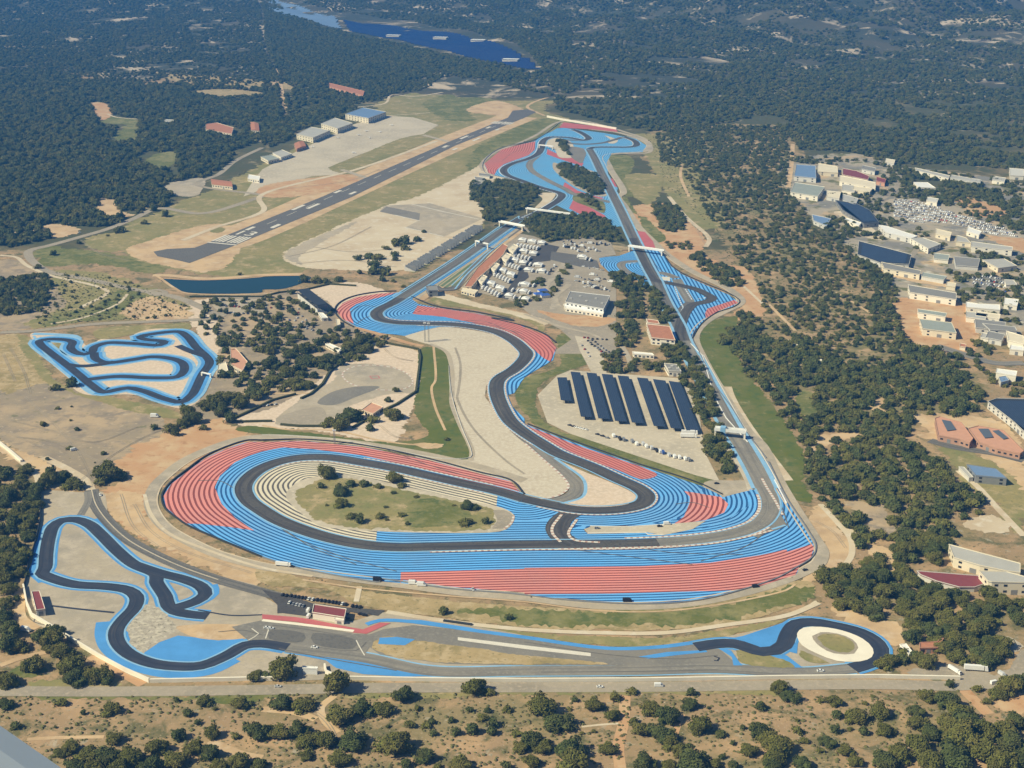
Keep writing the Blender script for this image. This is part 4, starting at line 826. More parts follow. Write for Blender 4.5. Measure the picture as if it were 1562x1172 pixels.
# airfield
block('hangar', 'long cream aircraft hangar nearest the circuit in the hangar row', 'hangar', 'A1 203 800 290 757 405 778 302 822', 10, 'roof_light', 'cream', win=9, group='cream hangars along the apron')
block('hangar', 'cream aircraft hangar in the middle of the hangar row', 'hangar', 'A1 350 737 432 703 540 735 448 768', 10, 'roof_light', 'cream', win=9, group='cream hangars along the apron')
block('hangar', 'cream hangar with blue grey roof, farthest in the hangar row', 'hangar', 'A1 494 680 600 642 738 668 632 706', 11, 'roof_blue', 'cream', win=9, group='cream hangars along the apron')
block('airfield_building', 'small cream building at the near end of the airfield apron', 'building', 'A1 -10 935 55 922 102 945 36 960', 6, 'roof_sage', 'cream')
block('airfield_building', 'small white building just beyond the small cream one', 'building', 'A1 60 912 118 893 178 918 112 940', 6, 'roof_light', 'white_wall')
block('clubhouse', 'orange roofed clubhouse between hangars and small buildings', 'clubhouse', 'A1 190 855 245 840 262 870 205 888', 6, 'terracotta', 'salmon', gable=1.5, win=4)
block('villa', 'long terracotta roofed villa in the pines beyond the hangars', 'villa', 'A1 398 495 440 505 610 545 600 570 400 518', 7, 'terracotta', 'salmon', win=6)
block('villa', 'wide terracotta roofed villa in the left forest', 'villa', 'A0 1225 740 1290 732 1392 762 1380 800 1225 772', 7, 'terracotta', 'cream', win=5)
block('villa', 'small terracotta roofed house right of the wide forest villa', 'villa', 'A0 1490 728 1540 735 1545 778 1495 775', 6, 'terracotta', 'cream', gable=1.5, win=4)
block('villa', 'terracotta roofed house beside the airfield access road', 'villa', 'A0 1255 1066 1380 1082 1385 1112 1262 1098', 6, 'terracotta', 'cream', gable=1.6, win=5)
block('villa', 'tiny white house at the end of the forest clearing', 'house', 'A0 972 712 1035 715 1035 728 975 726', 4, 'roof_light', 'white_wall', win=4)
block('white_shed', 'white shed behind the terracotta house by the access road', 'shed', 'A0 1480 1040 1550 1052 1545 1075 1474 1064', 5, 'white', 'white_wall', win=5)
# circuit
def q_(s): return s
block('paddock_hall', 'large grey roofed hall with white front in the paddock', 'hall', 'M 1170 640 1510 680 1455 792 1128 732', 8, 'roof_grey', 'white', win=5, vents=5)
block('hospitality_terrace', 'long white low annex in front of the grey paddock hall', 'annex', 'M 1112 752 1140 742 1462 812 1450 838 1130 785', 4, 'white', 'white_wall', win=5)
block('pit_building', 'long terracotta roofed pit building beside the pit lane', 'pit building', 'M 268 600 380 440 600 235 640 255 600 330 500 430 400 520 330 605', 7, 'terracotta', 'cream', win=5)
block('pit_annex', 'cream block at the near end of the pit building', 'building', 'M 245 610 390 632 360 660 240 632', 4.5, 'cream', 'cream', win=4)
block('circuit_hotel', 'red roofed hotel beside the chicane exit', 'hotel', 'L 592 752 790 772 838 890 632 868', 8, 'terracotta', 'white_wall', win=4.5, eave=.9)
block('hotel_wing', 'small red roofed wing behind the circuit hotel', 'hotel wing', 'L 588 708 690 722 704 752 605 740', 8, 'terracotta', 'white_wall', win=5)
block('restaurant', 'white terrace block below the circuit hotel', 'restaurant', 'L 470 985 640 1000 660 1018 480 1005', 4, 'white', 'white_wall', win=4)
block('office_building', 'grey flat roofed office above the solar car park', 'office', 'L 742 1085 850 1095 890 1155 780 1152', 6, 'roof_grey', 'white_wall', win=4, vents=3)
block('school_garage', 'maroon roofed garage building on the driving school paddock', 'garage', 'Q 700 300 1055 352 1035 445 680 390', 5, 'maroon', 'white_wall', win=0, door=False)
block('briefing_room', 'white front annex of the maroon roofed garage', 'annex', 'Q 925 432 1035 448 1028 478 918 462', 3.4, 'white', 'white_wall', win=4)
block('storage_shed', 'red roofed white shed inside the slanting white wall', 'shed', 'D0 186 120 236 117 270 226 214 232', 5.5, 'maroon', 'white_wall', win=6)
block('kart_clubhouse', 'terracotta roofed clubhouse beside the kart track', 'clubhouse', 'B0 1370 905 1405 905 1475 985 1445 1040 1375 1005', 5, 'salmon', 'cream', win=4)
block('kart_terrace', 'cream grandstand block on the kart track side', 'building', 'B0 1300 1000 1345 985 1360 1040 1290 1065', 3, 'cream', 'white_wall', win=4)
block('training_hut', 'tan roofed hut by the pines of the training yard', 'hut', 'C1 590 140 650 95 722 122 660 165', 4, 'salmon', 'cream', win=4)
block('corner_pavilion', 'white pavilion behind the hairpin grandstand', 'pavilion', 'H 245 460 320 465 400 540 300 545', 4, 'white', 'white_wall', win=4)
block('corner_pavilion', 'small cream kiosk beside the hairpin grandstand', 'kiosk', 'H 510 560 570 565 580 640 520 660', 4, 'cream', 'cream', win=3)
block('corner_pavilion', 'long white bungalow among the car park pines', 'bungalow', 'H 350 925 420 920 620 1010 560 1040', 4, 'white', 'white_wall', win=3)
block('race_control', 'dark glass control cabin where the pit lane leaves the track', 'control tower', 'B1 975 535 1040 530 1048 560 990 562', 8, 'roof_grey', 'grey_metal', win=4)
for i, (s, lb) in enumerate((('K 0 540 60 530 90 560 10 580', 'small grey roofed service hut at the left end of the start bridge grove'), ('K 20 500 100 510 110 540 30 530', 'flat roofed service hut beyond the start bridge grove'), ('K 60 470 160 480 150 500 60 490', 'farthest pale service hut left of the red run-off'))):
    block('service_hut', lb, 'hut', s, 4, 'roof_grey', 'off_white', win=0, group='service huts near the far bends')
# industrial zone
T = [('N 142 128 262 136 266 214 128 200', 8, 'roof_blue', 'off_white', 'blue roofed shed at the far corner of the industrial zone', 0), ('N 277 120 398 140 402 180 272 172', 7, 'cream', 'cream', 'cream flat shed right of the blue roofed shed', 0),
     ('N 132 240 320 268 276 328 104 300', 8, 'roof_sage', 'white_wall', 'sage roofed shed with white front at the forest edge', 0), ('N 432 152 520 168 598 200 588 224 430 192', 7, 'maroon', 'cream', 'red roofed shed behind the long cream hall', 0),
     ('N 412 196 636 240 636 274 410 234', 7, 'cream', 'white_wall', 'long cream hall in front of the red roof', 0), ('N 385 350 520 372 600 412 660 490 565 500 430 412', 6, 'dark_metal', 'grey_metal', 'dark roofed hall with long taper', 1),
     ('N 240 440 358 466 330 512 250 478', 6, 'roof_blue', 'off_white', 'grey blue roofed shed by the pines', 0), ('N 452 460 550 492 532 510 442 474', 5, 'white', 'white_wall', 'narrow white roofed shed below the dark hall', 0),
     ('N 655 505 705 512 900 575 860 590 700 552', 7, 'white', 'off_white', 'long white roofed hall above the flat solar roof', 0), ('N 850 588 930 584 1045 624 965 655', 7, 'roof_light', 'white_wall', 'light roofed hall joined to the long white roof', 0),
     ('N 532 604 862 690 845 752 665 742 522 690', 6, 'dark_metal', 'off_white', 'big hall with a flat dark solar roof', 1), ('N 672 736 920 790 912 816 690 776', 7, 'roof_grey', 'cream', 'long grey roofed cream hall below the dark solar roof', 0),
     ('N 838 878 1142 930 1140 972 850 926', 8, 'roof_grey', 'white_wall', 'grey roofed hall with white front on orange soil', 0), ('N 1200 985 1272 996 1412 1002 1414 1036 1200 1018', 6, 'white', 'white_wall', 'white flat hall right of the tall dark trees', 0),
     ('N 1012 528 1112 552 1102 582 1010 560', 6, 'cream', 'cream', 'cream shed in front of the vehicle yard', 0), ('N 1212 518 1300 545 1282 568 1202 545', 6, 'white', 'white_wall', 'white shed on the edge of the vehicle yard', 0),
     ('N 1232 608 1492 642 1490 664 1232 640', 8, 'roof_light', 'white_wall', 'long white hall on orange soil', 0), ('N 1142 568 1202 586 1232 618 1140 608', 6, 'roof_light', 'cream', 'cream warehouse left of the long white hall', 0),
     ('N 882 148 1100 198 1092 216 888 164', 7, 'roof_light', 'white_wall', 'white strip hall beside the far road', 0), ('N 1110 192 1300 226 1290 240 1100 212', 7, 'roof_light', 'off_white', 'pale strip hall farther right along the far road', 0),
     ('N 872 238 962 240 1012 275 905 270', 6, 'white', 'white_wall', 'white workshop among dark trees', 0), ('N 432 312 530 340 512 378 430 352', 6, 'roof_light', 'off_white', 'pale roofed shed above the dark hall', 0),
     ('N 1470 150 1562 158 1562 200 1475 196', 7, 'off_white', 'white_wall', 'pale hall at the far right edge', 0), ('N 500 262 618 278 600 300 495 284', 6, 'cream', 'cream', 'low cream shed below the long cream hall', 0),
     ('O 610 160 905 195 950 290 640 250', 8, 'roof_sage', 'cream', 'sage roofed hall on the orange building site', 0), ('O 592 68 862 108 850 142 600 102', 7, 'roof_sage', 'white_wall', 'smaller sage roofed hall behind the orange site hall', 0),
     ('O 1182 200 1480 232 1500 268 1252 262', 7, 'roof_grey', 'off_white', 'grey roofed hall right of the orange site', 0), ('O 1400 270 1562 318 1562 392 1422 355', 8, 'cream', 'white_wall', 'cream hall at the right edge below the grey roof', 0),
     ('O 1312 612 1502 636 1492 680 1304 648', 7, 'white', 'white_wall', 'long white hall below the grey road', 0), ('O 1130 90 1350 120 1340 160 1120 130', 6, 'cream', 'white_wall', 'cream hall beyond the grey roofed hall', 0),
     ('O 1240 270 1390 300 1360 360 1210 330', 6, 'roof_grey', 'off_white', 'dark grey shed left of the cream edge hall', 0), ('O 1330 690 1400 680 1430 720 1350 740', 5, 'roof_blue', 'off_white', 'blue grey roofed shed below the long white hall', 0),
     ('N 1300 722 1440 716 1520 760 1400 776', 6, 'roof_light', 'cream', 'pale round cornered depot at the right of the zone', 0), ('N 1440 845 1500 850 1520 880 1450 880', 5, 'roof_light', 'white_wall', 'small white depot by the blue vehicle yard', 0)]
T += [('N 932 800 1082 826 1062 850 920 824', 5, 'roof_sage', 'off_white', 'sage roofed shed right of the long cream hall', 0), ('N 1200 1044 1335 1060 1322 1096 1200 1080', 6, 'roof_light', 'white_wall', 'pale shed below the white flat hall', 0),
      ('N 1255 1092 1450 1112 1440 1160 1262 1148', 6, 'roof_grey', 'off_white', 'wide grey roofed shed below the pale shed', 0), ('N 556 132 640 150 632 174 550 156', 6, 'roof_grey', 'off_white', 'dull grey shed behind the red roofed shed', 0),
      ('N 642 204 702 220 694 244 640 230', 6, 'maroon', 'salmon', 'small red brick shed by the street bend', 0), ('N 1125 702 1288 716 1276 768 1135 758', 5, 'roof_grey', 'off_white', 'grey workshop left of the pale depot', 0),
      ('N 1000 680 1098 692 1090 726 1000 716', 5, 'roof_sage', 'white_wall', 'sage workshop right of the dark solar roof', 0), ('N 330 290 420 300 410 340 330 328', 6, 'cream', 'off_white', 'cream shed right of the sage shed at the forest edge', 0),
      ('N 430 250 520 262 505 300 425 288', 5, 'roof_light', 'white_wall', 'light roofed shed among trees by the cream hall', 0), ('N 1440 960 1530 970 1520 1010 1435 998', 6, 'white', 'white_wall', 'white shed right of the white flat hall', 0),
      ('O 1180 285 1260 300 1240 345 1165 328', 5, 'roof_light', 'white_wall', 'small white shed beside the dark grey shed', 0), ('O 1440 395 1562 415 1562 450 1430 436', 6, 'white', 'white_wall', 'white shed below the cream edge hall', 0),
      ('O 980 380 1040 392 1030 420 975 410', 4, 'terracotta', 'cream', 'little terracotta hut at the corner of the orange site', 0), ('N 1080 860 1140 868 1134 892 1076 884', 5, 'cream', 'cream', 'small cream hut right of the long cream hall', 0),
      ('N 1310 620 1310 620 1380 628 1372 600', 0, '', '', '', 0), ('N 700 90 760 100 752 122 694 112', 6, 'cream', 'off_white', 'cream hut where the street leaves toward the hills', 0),
      ('N 960 330 1030 342 1020 366 952 354', 6, 'off_white', 'white_wall', 'off white hut at the top edge of the vehicle yard', 0), ('N 1370 200 1450 212 1440 236 1362 224', 6, 'roof_light', 'white_wall', 'light roofed hut along the far road', 0)]
T = [t for t in T if t[1]]
for s, h, rf, wl_, lb, so in T: block('industrial_hall', lb, 'warehouse', s, h, rf, wl_, win=0 if h < 6 else 12, solar=bool(so and len(P(s)) in (4, 5, 6)), group='industrial sheds right of the circuit', vents=0)
block('solar_hall', 'hall with wide dark blue solar roof at the right edge', 'hall', 'C3 1345 90 1400 70 1600 75 1650 330 1562 270 1500 210', 7, 'dark_metal', 'off_white', win=8, solar=True)
block('stone_house', 'pink stone house with blue solar roof, left of the pair', 'house', 'C3 1030 190 1060 180 1190 215 1260 310 1240 335 1180 315 1050 290', 6, 'salmon', 'pink_stone', win=5)
block('stone_house', 'pink stone house with blue solar roof, right of the pair', 'house', 'C3 1230 250 1290 235 1440 262 1562 385 1540 400 1400 370 1290 330', 6, 'salmon', 'pink_stone', win=5)
for s, lb in (('C3 1072 196 1125 205 1158 255 1105 262', 'dark blue solar roof field on the left pink house'), ('C3 1290 250 1350 250 1380 300 1330 305', 'left dark blue solar field on the right pink house'), ('C3 1375 262 1412 258 1470 305 1440 312', 'right dark blue solar field on the right pink house')):
    pts = roofpts(s, 6.9); c = sum(pts, Vector())/4; e = empty('solar_array', (c.x, c.y, 6.1), 0, lb, 'solar panels')
    v, f = prism(pts, 6.5, 6.9); child('panel', v, f, 'solar', e, Vector((c.x, c.y, 6.1)))
    v, f = boxes([boxv(Vector((p.x, p.y, 6.3)).lerp(Vector((c.x, c.y, 6.3)), .1), Vector((.15, 0, 0)), Vector((0, .15, 0)), Vector((0, 0, .25))) for p in pts]); child('support', v, f, 'grey_metal', e, Vector((c.x, c.y, 6.1)))
block('steel_hall', 'grey steel hall in the scrub at the right', 'hall', 'C3 1220 465 1395 490 1462 548 1272 530', 7, 'roof_blue', 'grey_metal', win=7)
block('lean_to', 'small pale lean-to beside the grey steel hall', 'shed', 'C3 1172 478 1205 480 1262 542 1235 545', 4, 'roof_light', 'off_white', win=0)
block('cream_hall', 'long cream hall with pale grey roof at the right edge', 'hall', 'U 562 90 1480 335 1478 455 1290 430 960 362 628 262', 8, 'roof_light', 'cream', win=9, eave=.3)
block('villa_block', 'cream windowed apartment block in the wood at right edge', 'apartment block', 'U 945 430 1300 440 1600 520 1600 585 1110 572 1060 560', 10, 'roof_light', 'cream', win=5.5)
block('maroon_hall', 'low hall with dark maroon roof beside the cream hall', 'hall', 'U 150 430 480 455 760 478 935 490 1050 585 900 640 700 640 400 560 200 480', 4, 'maroon', 'off_white', win=0)
block('lodge', 'terracotta roofed lodge in the pines right of the ring', 'lodge', 'D3 940 425 1045 420 1060 400 1085 400 1050 455 940 458', 4.5, 'terracotta', 'salmon', win=3.5)
block('white_bungalow', 'white bungalow under the pines by the skid ring', 'bungalow', 'D3 820 435 860 430 905 490 875 498', 3.5, 'white', 'white_wall', win=4)
block('gate_canopy', 'white gate canopy at the driving school entrance', 'gate', 'D1 240 565 333 570 330 582 238 577', 4.5, 'white', 'white', win=0, door=False)
# ================================================================= walls, hedges, barriers
def strip_wall(name, label, cat, s, h, th, mat, group=None, pts=None, post=None):
    c = np.array([tuple(q) for q in ground(P(s))]) if pts is None else pts
    a, b, _ = ribbon_geo(c, th); n = len(c)
    vs_ = [(x, y, z) for z in (-.2, h) for x, y in np.vstack([a, b])]
    fs = []
    for i in range(n-1):
        fs += [(2*n+i, 2*n+i+1, 3*n+i+1, 3*n+i), (i, i+1, 2*n+i+1, 2*n+i), (n+i+1, n+i, 3*n+i, 3*n+i+1)]
    fs += [(0, 2*n, 3*n, n), (n-1, 2*n-1, 4*n-1, 3*n-1)]
    o = mesh_obj(name, vs_, fs, mat); bm = bmesh.new(); bm.from_mesh(o.data); bmesh.ops.recalc_face_normals(bm, faces=bm.faces); bm.to_mesh(o.data); bm.free()
    return tag(o, label, cat, group)
strip_wall('white_wall', 'long white boundary wall slanting down past the maroon shed', 'wall', 'D0 140 95 160 200 190 270 300 335 370 380 600 520 740 595 890 662', 3.2, 1.2, 'white_wall')
strip_wall('white_wall', 'white roadside wall left of the entrance gate', 'wall', 'D0 892 662 1562 648 D1 100 648', 2.8, 1.2, 'white_wall')
strip_wall('white_wall', 'long white roadside wall right of the entrance gate', 'wall', 'D1 495 645 1100 655 1562 658 D2 700 655 1100 648 D3 160 640 700 635 1180 645', 2.8, 1.2, 'white_wall')
strip_wall('white_wall', 'short curved white wall beside the gate canopy', 'wall', 'D1 372 570 380 610 430 632', 3, 1.2, 'white_wall')
strip_wall('boundary_wall', 'pale wall along the far edge of the topmost bends', 'wall', 'K 640 -5 760 20 1000 60 1230 100', 4, 2.5, 'white_wall')
strip_wall('boundary_wall', 'pale stone wall along the wood on the right', 'wall', 'B3 165 865 225 905 290 945', 2.5, 3, 'white_wall'); strip_wall('boundary_wall', 'short pale wall piece farther down the wood', 'wall', 'B3 340 970 405 1048', 2.5, 2, 'white_wall')
strip_wall('boundary_wall', 'pale stone wall at the lower left of the dirt lot', 'wall', 'C0 -10 335 60 390 130 450', 2.2, 2.4, 'white_wall')
strip_wall('hedge', 'dark clipped hedge on the right of the training yard', 'hedge', 'B1 650 850 780 885 930 912 942 960 915 1172 C1 915 35 800 110 690 160 540 248', 2.0, 2.1, 'curtain_hedge', 'dark hedges around the training yard')
strip_wall('hedge', 'dark hedge curving between the car park and training yard', 'hedge', 'B1 570 925 480 980 400 1050 360 1120 290 1180 C1 230 75', 2.0, 2.1, 'curtain_hedge', 'dark hedges around the training yard')
strip_wall('hedge', 'dark hedge along the lower edge of the training yard', 'hedge', 'C1 110 230 220 240 360 240', 2.0, 2.1, 'curtain_hedge', 'dark hedges around the training yard')
strip_wall('hedge', 'short dark hedge at the left of the training yard', 'hedge', 'C0 1390 215 1562 210 C1 60 210', 2.0, 2.1, 'curtain_hedge', 'dark hedges around the training yard')
strip_wall('hedge', 'dark hedge in front of the car park pines', 'hedge', 'C0 1380 200 1500 145 1562 115 C1 60 85 200 48', 2.0, 2.1, 'curtain_hedge', 'dark hedges around the training yard')
strip_wall('hedge', 'long dark hedge above the car park from the roundabout', 'hedge', 'B0 1130 600 1562 600 B1 100 575 250 560 400 525 560 535', 2.0, 2.1, 'curtain_hedge')
strip_wall('fence', 'dark boundary fence on the left of the driving school', 'fence', 'C0 242 620 240 800 215 920 170 1060 150 1172 D0 140 95', 2.6, .5, 'dark_metal')
strip_wall('tyre_barrier', 'dark kerb barrier along the plateau of the double right-hander', 'barrier', None, 1.3, 1.2, 'dark_metal', pts=smooth(np.array([tuple(q) for q in ground(P('C1 1562 645 1480 560 1300 515 1000 435 600 352 250 318 0 322 C0 1480 322 1350 360 1220 420 1110 500 1015 575 965 650 982 725 1060 790 1110 825 1300 910 1562 1018'))]), False, 5.))
strip_wall('tyre_barrier', 'dark barrier outside the lower red stripes', 'barrier', None, 1.2, 1.0, 'grey_metal', pts=smooth(np.array([tuple(q) for q in ground(P('C1 0 1020 200 1082 500 1140 700 1168 D1 700 52 1100 105 1500 138 D2 200 170 600 196 900 192 1100 164 1300 112 1500 45 C3 200 1085 300 1020 322 950 275 860 150 670 40 450'))]), False, 5.))
strip_wall('guard_rail', 'grey rail along the grass right of the long straight', 'guard rail', None, 1.2, .8, 'grey_metal', pts=smooth(np.array([tuple(q) for q in ground(P('C2 1440 430 1320 270 1240 140 1140 0 B2 1100 1050 1040 930 1000 840 1020 790'))]), False, 5.))
strip_wall('guard_rail', 'dark rail outside the chicane run-off', 'guard rail', None, 1.2, .9, 'dark_metal', pts=smooth(np.array([tuple(q) for q in ground(P('L 730 145 800 250 900 322 1100 412 1295 492 1385 558 1340 605 1195 655 1105 712 1045 770 980 880'))]), False, 5.))
strip_wall('guard_rail', 'dark rail behind the red run-off of the esses', 'guard rail', None, 1.4, 1.2, 'dark_metal', pts=smooth(np.array([tuple(q) for q in ground(P('B1 890 600 1045 658 1300 695 1500 742 M 500 870 800 945 960 1010 1050 1080'))]), False, 5.))
strip_wall('guard_rail', 'dark rail round the hairpin after the pit straight', 'guard rail', None, 1.4, 1.2, 'dark_metal', pts=smooth(np.array([tuple(q) for q in ground(P('B1 800 566 700 570 560 592 470 628 432 680 472 738 545 780'))]), False, 5.))
strip_wall('guard_rail', 'rail round the large red run-off of the far bends', 'guard rail', None, 1.2, .9, 'grey_metal', pts=smooth(np.array([tuple(q) for q in ground(P('K 750 40 540 185 400 222 240 262 95 385 130 478 230 502 330 525'))]), False, 5.))
strip_wall('guard_rail', 'low rail between gravel bank and solar car park bend', 'guard rail', None, 1.2, .9, 'dark_metal', pts=smooth(np.array([tuple(q) for q in ground(P('C2 20 225 150 275 300 330 500 400 700 470 900 530 1050 582 1180 645'))]), False, 5.))
strip_wall('guard_rail', 'pale rail on the grass bank beside the big gravel trap', 'guard rail', None, 1.0, .5, 'off_white', pts=smooth(np.array([tuple(q) for q in ground(P('B1 1120 1172 1110 1010 C1 1130 60 1190 250 1245 390 1240 425 1080 432 800 385 500 325 200 298 0 290'))]), False, 5.))
strip_wall('tyre_barrier', 'dark tyre wall on the blue edge of the school track', 'barrier', 'D1 1080 298 1250 322', 1.4, 2, 'dark_metal'); strip_wall('tyre_barrier', 'white barrier beside the lower red and blue corner', 'barrier', 'C2 1562 700 1490 560', 1.2, 1, 'white')
strip_wall('white_barrier', 'white concrete barrier between blue run-off and long straight', 'barrier', 'C2 1330 335 1200 190 1130 60 B2 1060 950 990 880', 1.1, .8, 'white')
# ================================================================= grandstands, bridges, gantries
def stand(name, label, a, b, depth, h, mat='grey_metal', roof=None, group=None, rows=8):
    A = Vector(at(*a)); B = Vector(at(*b)); d = B-A; L = d.length; d /= L; nn = Vector((-d.y, d.x, 0)); c = (A+B)/2
    e = empty(name, c, 0, label, 'grandstand', group)
    L_ = []
    for k in range(rows):
        L_.append(boxv(c+nn*(depth*(k+.5)/rows)+Vector((0, 0, h*(k+1)/rows/2)), d*(L/2), nn*(depth/rows/2), Vector((0, 0, h*(k+1)/rows/2))))
    v, f = boxes(L_); te = child('terrace', v, f, 'off_white', e, c)
    L_ = [boxv(c+nn*(depth*(k+.6)/rows)+Vector((0, 0, h*(k+1)/rows+.25)), d*(L/2-1), nn*(depth/rows*.28), Vector((0, 0, .24))) for k in range(rows)]
    v, f = boxes(L_); child('seats', v, f, mat, te, c)
    v, f = boxes([boxv(A+d*(L*(k+.5)/4)+nn*(depth*.5)+Vector((0, 0, h*.6)), d*.5, nn*(depth*.5), Vector((0, 0, h*.62))) for k in range(4)]); child('stairs', v, f, 'grey_metal', te, c)
    if roof:
        v, f = boxes([boxv(c+nn*depth*.6+Vector((0, 0, h+5)), d*(L/2), nn*depth*.45, Vector((0, 0, .2)))]); child('roof', v, f, roof, e, c)
        v, f = boxes([boxv(A+d*(L*k/5)+nn*depth*.98+Vector((0, 0, h/2+2.4)), d*.25, nn*.25, Vector((0, 0, h/2+2.4))) for k in range(6)]); child('pillars', v, f, 'grey_metal', e, c)
    return e
pa, pb = P('B1 905 452 1325 195')
for k in range(6):
    t0, t1 = (k+.06)/6, (k+.94)/6; q0 = (pa[0]+(pb[0]-pa[0])*t0, pa[1]+(pb[1]-pa[1])*t0); q1 = (pa[0]+(pb[0]-pa[0])*t1, pa[1]+(pb[1]-pa[1])*t1)
    stand('grandstand', '%s grandstand from the near end along the pit straight' % ordw(k), q0, q1, 15, 6, 'roof_grey', group='grandstands on the pit straight')
pa, pb = P('H 130 235 430 470'); stand('grandstand', 'dark grandstand outside the hairpin after the pit straight', pb, pa, 16, 7, 'dark_metal', 'dark_metal')
pa, pb = P('H 130 375 250 440'); 
def bridge(name, label, cat, a, b, h, wdt, tall, mat='white', panel=None, leg='white_wall', stairs=False):
    A = at(*a, h); B = at(*b, h); d = (B-A); L = d.length; d /= L; nn = Vector((-d.y, d.x, 0)); c = (A+B)/2; org = Vector((c.x, c.y, 0)); e = empty(name, org, 0, label, cat)
    v, f = boxv(c, d*(L/2), nn*(wdt/2), Vector((0, 0, .3))); child('deck', v, f, mat, e, org)
    for sgn in (-1, 1):
        v, f = boxv(c+nn*(sgn*(wdt/2+.12))+Vector((0, 0, tall/2-.3)), d*(L/2), nn*.1, Vector((0, 0, tall/2))); child('side_panel', v, f, mat, e, org)
    for t in (.03, .97):
        p = A.lerp(B, t); v, f = boxv(Vector((p.x, p.y, (h-.35)/2)), d*.8, nn*(wdt*.45), Vector((0, 0, (h-.35)/2))); child('pier', v, f, leg, e, org)
    if panel:
        p = A.lerp(B, panel[0]); v, f = boxv(p-nn*0+Vector((0, 0, tall/2)), d*panel[1], nn*(wdt/2+.35), Vector((0, 0, tall/2+.5))); child('banner', v, f, panel[2], e, org)
    if stairs:
        for p, s_ in ((A, -1), (B, 1)):
            q = p+d*(s_*5.5); v, f = boxv(Vector((q.x, q.y, h/2)), d*5.2+Vector((0, 0, -s_*h/2)), nn*(wdt*.4), Vector((0, 0, .2))); child('stairs', v, f, 'pale_concrete', e, org)
    return e
bridge('footbridge', 'white footbridge over the long straight before the chicane', 'footbridge', *P('L 440 88 735 130'), 7, 4, 2.4, stairs=True)
bridge('footbridge', 'white boxed bridge with a light blue banner over the long straight', 'footbridge', *P('V 200 300 1130 395'), 7, 5, 3.2, panel=(.27, 2.4, 'pale_blue_paint'))
bridge('footbridge', 'white bridge over the start straight beside the grandstands', 'footbridge', *P('K 235 885 440 925'), 7, 5, 2.4, stairs=True)
bridge('footbridge', 'narrow white bridge crossing the far end of the start straight', 'footbridge', *P('K 460 772 830 820'), 7, 4, 2.2)
bridge('gantry', 'white start light gantry across the pit straight', 'gantry', *P('B1 1270 265 1345 285'), 8, 1.6, 1.6, panel=(.5, 3, 'dark_metal'))
bridge('gantry', 'short white gantry by the trees of the topmost bends', 'gantry', *P('K 570 232 690 245'), 6, 2.5, 1.8)
bridge('gantry', 'slim white gantry over the kart track', 'gantry', *P('B0 1200 1048 1255 1060'), 4, 1.2, 1)
def pylon(label, x, y, h):
    p = at(x, y); e = empty('light_mast', p, 0, label, 'mast')
    v = []; f = []
    for sx, sy in ((-1, -1), (1, -1), (1, 1), (-1, 1)):
        bv, bf = boxv(Vector((sx*.5, sy*.5, h/2)), Vector((.18, 0, 0)), Vector((0, .18, 0)), Vector((-sx*.02, -sy*.02, h/2))); b = len(v); v += bv; f += [tuple(i+b for i in q) for q in bf]
    mesh_obj('pole', v, f, 'grey_metal', e)
    bv, bf = boxv(Vector((0, 0, h)), Vector((1.6, 0, 0)), Vector((0, .5, 0)), Vector((0, 0, .7))); mesh_obj('lamp_head', bv, bf, 'white', e)
pylon('left steel lattice mast at the edge of the gravel trap', *P('B1 970 865')[0], 22); pylon('right steel lattice mast at the edge of the gravel trap', *P('B1 992 868')[0], 22)
pylon('slim mast on the grass bank above the hairpin', *P('C1 432 345')[0], 14)
# ================================================================= solar car ports
SP = [(850, 576.5, 864.5, 575, 872, 611, 855.5, 611), (870.4, 567.6, 885, 567.6, 903.7, 636, 886, 636), (894.7, 569, 910, 569, 930.6, 638.6, 912.7, 638.6), (917.8, 571, 934.4, 571, 956.2, 642.5, 938.3, 642.5),
      (942, 573.5, 958.8, 573.5, 982.3, 645, 963.9, 645), (971.6, 576.6, 988.2, 576.6, 1015, 650.2, 997.2, 650.2), (995.9, 579, 1015, 580, 1040.7, 653.5, 1023.3, 653.5), (1020, 581.7, 1038, 583, 1067.6, 657, 1047, 657)]
for k, q in enumerate(SP):
    pts = [at(q[2*i], q[2*i+1], 4.2) for i in range(4)]; c = sum(pts, Vector())/4; org = Vector((c.x, c.y, 0))
    e = empty('solar_carport', org, 0, 'dark blue solar canopy over the car park, %s from the left' % ordw(k), 'solar canopy', 'solar canopies over the car park')
    tilt = [.5, -.5, -.5, .5]; up = [p+Vector((0, 0, t)) for p, t in zip(pts, tilt)]; dn = [p-Vector((0, 0, .3)) for p in up]
    v = up+dn; f = [(0, 3, 2, 1), (4, 5, 6, 7), (0, 1, 5, 4), (1, 2, 6, 5), (2, 3, 7, 6), (3, 0, 4, 7)]; o = child('solar_roof', v, f, 'solar', e, org)
    ul = o.data.uv_layers.new(name='UVMap'); U = [(0, 0), (6, 0), (6, 60), (0, 60)]*2
    for l_ in o.data.loops: ul.data[l_.index].uv = U[l_.vertex_index]
    L_ = []
    for t in np.linspace(.04, .96, 9):
        for s_ in (.3, .7):
            p = pts[0].lerp(pts[1], s_).lerp(pts[3].lerp(pts[2], s_), t); L_.append(boxv(Vector((p.x, p.y, 1.9)), Vector((.2, 0, 0)), Vector((0, .2, 0)), Vector((0, 0, 1.95))))
    v, f = boxes(L_); child('posts', v, f, 'grey_metal', e, org)
